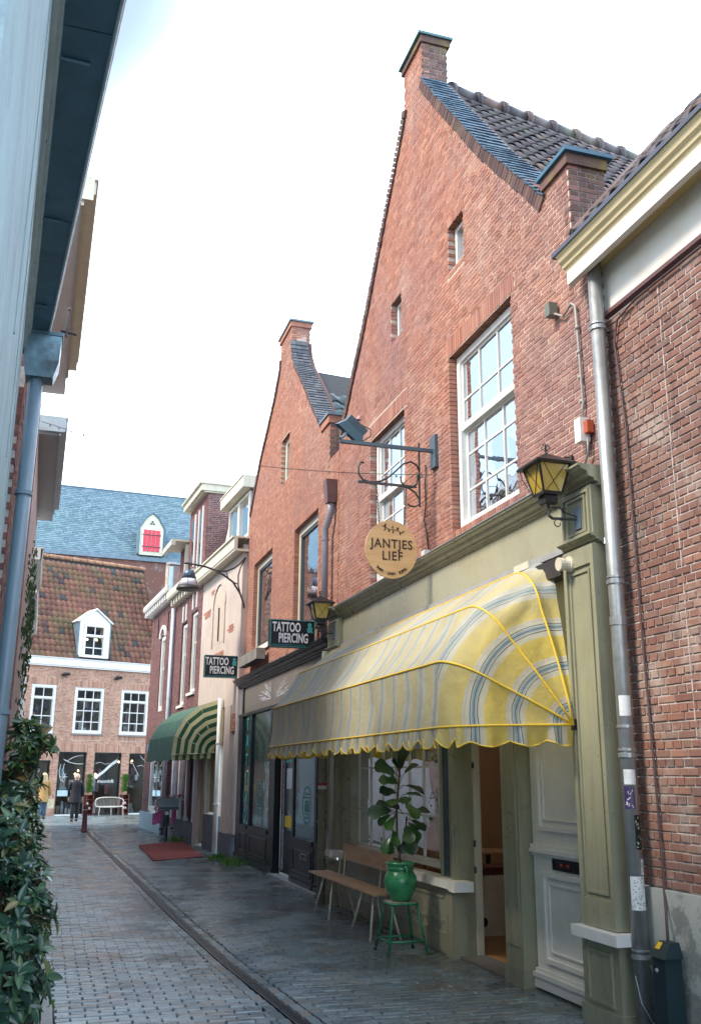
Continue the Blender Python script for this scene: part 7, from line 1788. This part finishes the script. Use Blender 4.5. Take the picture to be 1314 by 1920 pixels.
# ---- two women walking away at the end of the street
m_skin = paint('skin', (.55, .34, .25), .6, .05, 5)
def person(base, label, coat, hair, trousers, shoe, coat_len, hair_len, step, lean=0.0, arm=.5, h=1.68, bun=False, turn=0.0):
    x, y, z0 = base; s = h / 1.68
    T = thing('person', label, 'person', base)
    rot = Matrix.Rotation(turn, 4, 'Z')
    f = lambda u, n, z: Vector((x, y, z0)) + rot @ Vector((u * s, n * s, z * s))      # u right, n forward (away), z up
    V, Ed, Rd = [], [], []
    def v(p, r): V.append(tuple(f(*p))); Rd.append(r * s); return len(V) - 1
    pel = v((0, 0, .92), (.13)); sp = v((0, .01, 1.08), .115); chn = v((0, .01, 1.28), .135); nk = v((0, .0, 1.44), .055); hd = v((0, .02, 1.54), .085); tp = v((0, .02, 1.62), .075)
    Ed += [(pel, sp), (sp, chn), (chn, nk), (nk, hd), (hd, tp)]
    for sd_ in (-1, 1):
        fw = step * sd_
        a = v((.09 * sd_, 0, .86), .085); kn_ = v((.09 * sd_, fw * .5 + .03, .48), .058); an = v((.085 * sd_, fw - .02, .09), .038); to = v((.085 * sd_, fw + .13, .04), .032)
        Ed += [(pel, a), (a, kn_), (kn_, an), (an, to)]
        sh = v((.17 * sd_, 0, 1.37), .055); el_ = v((.24 * sd_, -fw * arm * .4 - .02, 1.10), .042); wr = v((.24 * sd_, -fw * arm + .05, .86), .030); ha = v((.24 * sd_, -fw * arm + .07, .79), .028)
        Ed += [(chn, sh), (sh, el_), (el_, wr), (wr, ha)]
        for k in range(4): fg_ = v((.24 * sd_ + (.012 * k - .018) * .6, -fw * arm + .06 + .014 * k, .72 - .004 * abs(k - 1.5)), .0075); Ed.append((ha, fg_))
        th_ = v((.22 * sd_, -fw * arm + .11, .76), .008); Ed.append((ha, th_))
    me = D.meshes.new('body'); me.from_pydata(V, Ed, []); o = D.objects.new('body', me); COL.objects.link(o)
    me.materials.append(m_skin)
    md = o.modifiers.new('skin', 'SKIN'); sv = me.skin_vertices[0].data
    for i, r in enumerate(Rd): sv[i].radius = (r, r)
    sv[0].use_root = True
    o.modifiers.new('sub', 'SUBSURF').levels = 1; o.modifiers['sub'].render_levels = 1
    bpy.context.view_layer.update()
    me2 = D.meshes.new_from_object(o.evaluated_get(bpy.context.evaluated_depsgraph_get())); me2.materials.clear(); me2.materials.append(m_skin); me2.name = 'body'
    o.modifiers.clear(); o.data = me2; adopt(o, T)
    # face (turned away from the camera)
    b = MB(f); b.ball((0, .105, 1.535), .018, 8, 6); b.ball((-.085, .02, 1.54), .02, 6, 5); b.ball((.085, .02, 1.54), .02, 6, 5); b.build('nose_and_ears', m_skin, T, smooth=True)
    b = MB(f); b.ball((-.032, .094, 1.565), .011, 8, 6); b.ball((.032, .094, 1.565), .011, 8, 6); b.build('eye', m_letter, T)
    b = MB(f); b.box(-.025, .025, .092, .1, 1.487, 1.495); b.build('mouth', paint('lips', (.4, .12, .1), .5), T)
    # coat: rings around the torso
    def rings(name, R_, mat, seg=18):
        b = MB(f); prev = None
        for (z, ru, rn, cn) in R_:
            ring = [b.pt((ru * math.cos(2 * math.pi * k / seg) * (1 + .03 * math.sin(5 * k)), cn + rn * math.sin(2 * math.pi * k / seg), z)) for k in range(seg)]
            if prev: 
                for k in range(seg): b.f.append([prev[k], prev[(k + 1) % seg], ring[(k + 1) % seg], ring[k]])
            prev = ring
        b.mi = [0] * len(b.f); return b.build(name, mat, T, smooth=True)
    rings('coat', [(coat_len, .235, .20, -.01), (coat_len + .12, .225, .185, -.01), (.95, .20, .16, 0), (1.08, .178, .14, 0), (1.25, .20, .145, 0), (1.36, .195, .13, 0), (1.415, .13, .10, 0), (1.45, .07, .065, .0)], coat)
    for sd_ in (-1, 1):
        fw = step * sd_; b = MB(f)
        b.tube([(.165 * sd_, 0, 1.37), (.215 * sd_, -.01, 1.28), (.25 * sd_, -fw * arm * .4 - .02, 1.10), (.25 * sd_, -fw * arm + .045, .87)], [.072 * s, .068 * s, .058 * s, .046 * s], 10); b.build('sleeve', coat, T, smooth=True)
        b = MB(f); b.tube([(.09 * sd_, 0, .88), (.09 * sd_, fw * .5 + .03, .48), (.085 * sd_, fw - .02, .10)], [.10 * s, .075 * s, .058 * s], 10); b.build('trouser_leg', trousers, T, smooth=True)
        b = MB(f); b.lathe((.085 * sd_, fw + .04, 0), [(.04, 0), (.052, .02), (.045, .07), (.02, .1)], 10); b.box(.045 * sd_ if sd_ > 0 else -.125, .125 if sd_ > 0 else -.045, fw - .07, fw + .16, .0, .05); b.build('shoe', shoe, T)
    b = MB(f); b.ball((0, .0, 1.57), .108, 14, 10, 1.08)
    if hair_len:
        prev = None
        for (z, ru, rn) in ((1.60, .105, .08), (1.50, .12, .07), (1.38, .13, .06), (1.38 - hair_len, .09, .03)):
            ring = [b.pt((ru * math.cos(a), -.075 + rn * math.sin(a), z)) for a in [2 * math.pi * k / 12 for k in range(12)]]
            if prev:
                for k in range(12): b.f.append([prev[k], prev[(k + 1) % 12], ring[(k + 1) % 12], ring[k]]); b.mi.append(0)
            prev = ring
    b.build('hair', hair, T, smooth=True)
    return T, f
m_hair = paint('blond_hair', (.56, .42, .24), .5, .25, 25)
m_hair2 = paint('pinkish_hair', (.62, .44, .34), .5, .2, 25)
T1, f1 = person((1.11, 36.9, 0), 'woman with fair hair in a long dark navy coat walking away by the bollard', paint('navy_coat', (.004, .006, .012), .8), m_hair2, paint('dark_jeans', (.010, .014, .018), .8), m_black, .66, 0, .13, arm=.4, h=1.64)
T2, f2 = person((-.01, 38.9, 0), 'woman with long blond hair in a camel coat and jeans carrying a pale bag', paint('camel_coat', (.40, .24, .09), .8, .1, 8), m_hair, paint('blue_jeans', (.09, .17, .25), .8), m_black, .62, .22, .12, arm=.5, h=1.66)
BG = thing('shoulder_bag', 'pale cream tote bag hanging from the hand of the woman in the camel coat', 'bag', tuple(f2(.29, -.05, .38)))
b = MB(f2); b.box(.19, .42, -.12, -.04, .38, .72); b.build('bag_body', paint('tote', (.6, .52, .36), .8, .2, 10), BG)
b = MB(f2); b.tube([(.22, -.08, .72), (.24, -.03, .84), (.38, -.08, .72)], .01, 5); b.build('strap', MATS['tote'], BG)

rg = random.Random(5)
for x, y0, y1, lab in ((3.70, 9.2, 13.0, 'thin line of moss and weeds along the foot of the olive shopfront'), (3.72, 17.0, 20.0, 'weeds along the foot of the black shopfront'), (.17, 5.5, 14, 'small weeds in the joint along the left kerb')):
    b = MB()
    for k in range(220):
        y = rg.uniform(y0, y1)
        if math.sin(y * 5) + math.sin(y * 2.3) < .1: continue
        x_ = (x if x > 1 else kerb(y) + .012) + rg.gauss(0, .012); h = rg.uniform(.008, .04); a = rg.uniform(0, 6.28)
        b.face((x_, y, 0), (x_ + .012 * math.cos(a), y + .012 * math.sin(a), h * .6), (x_ + .02 * math.cos(a), y + .02 * math.sin(a), h), (x_ - .006, y, h * .5))
    o = b.build('joint_weeds', m_weed); tag(o, lab, 'weeds'); o['kind'] = 'stuff'
# light scraps: fallen leaves on the wet pavers
b = MB(); rg = random.Random(77)
for k in range(120):
    x = rg.uniform(1.2, 3.7); y = rg.uniform(6, 14); s = rg.uniform(.006, .018); a = rg.uniform(0, 6.28)
    b.face((x, y, .006), (x + s * math.cos(a), y + s * math.sin(a), .007), (x + s * 1.3 * math.cos(a + 1), y + s * 1.3 * math.sin(a + 1), .006))
o = b.build('petal_litter', paint('petals', (.45, .42, .36), .7)); tag(o, 'tiny pale scraps and petals scattered on the wet pavers', 'litter'); o['kind'] = 'stuff'
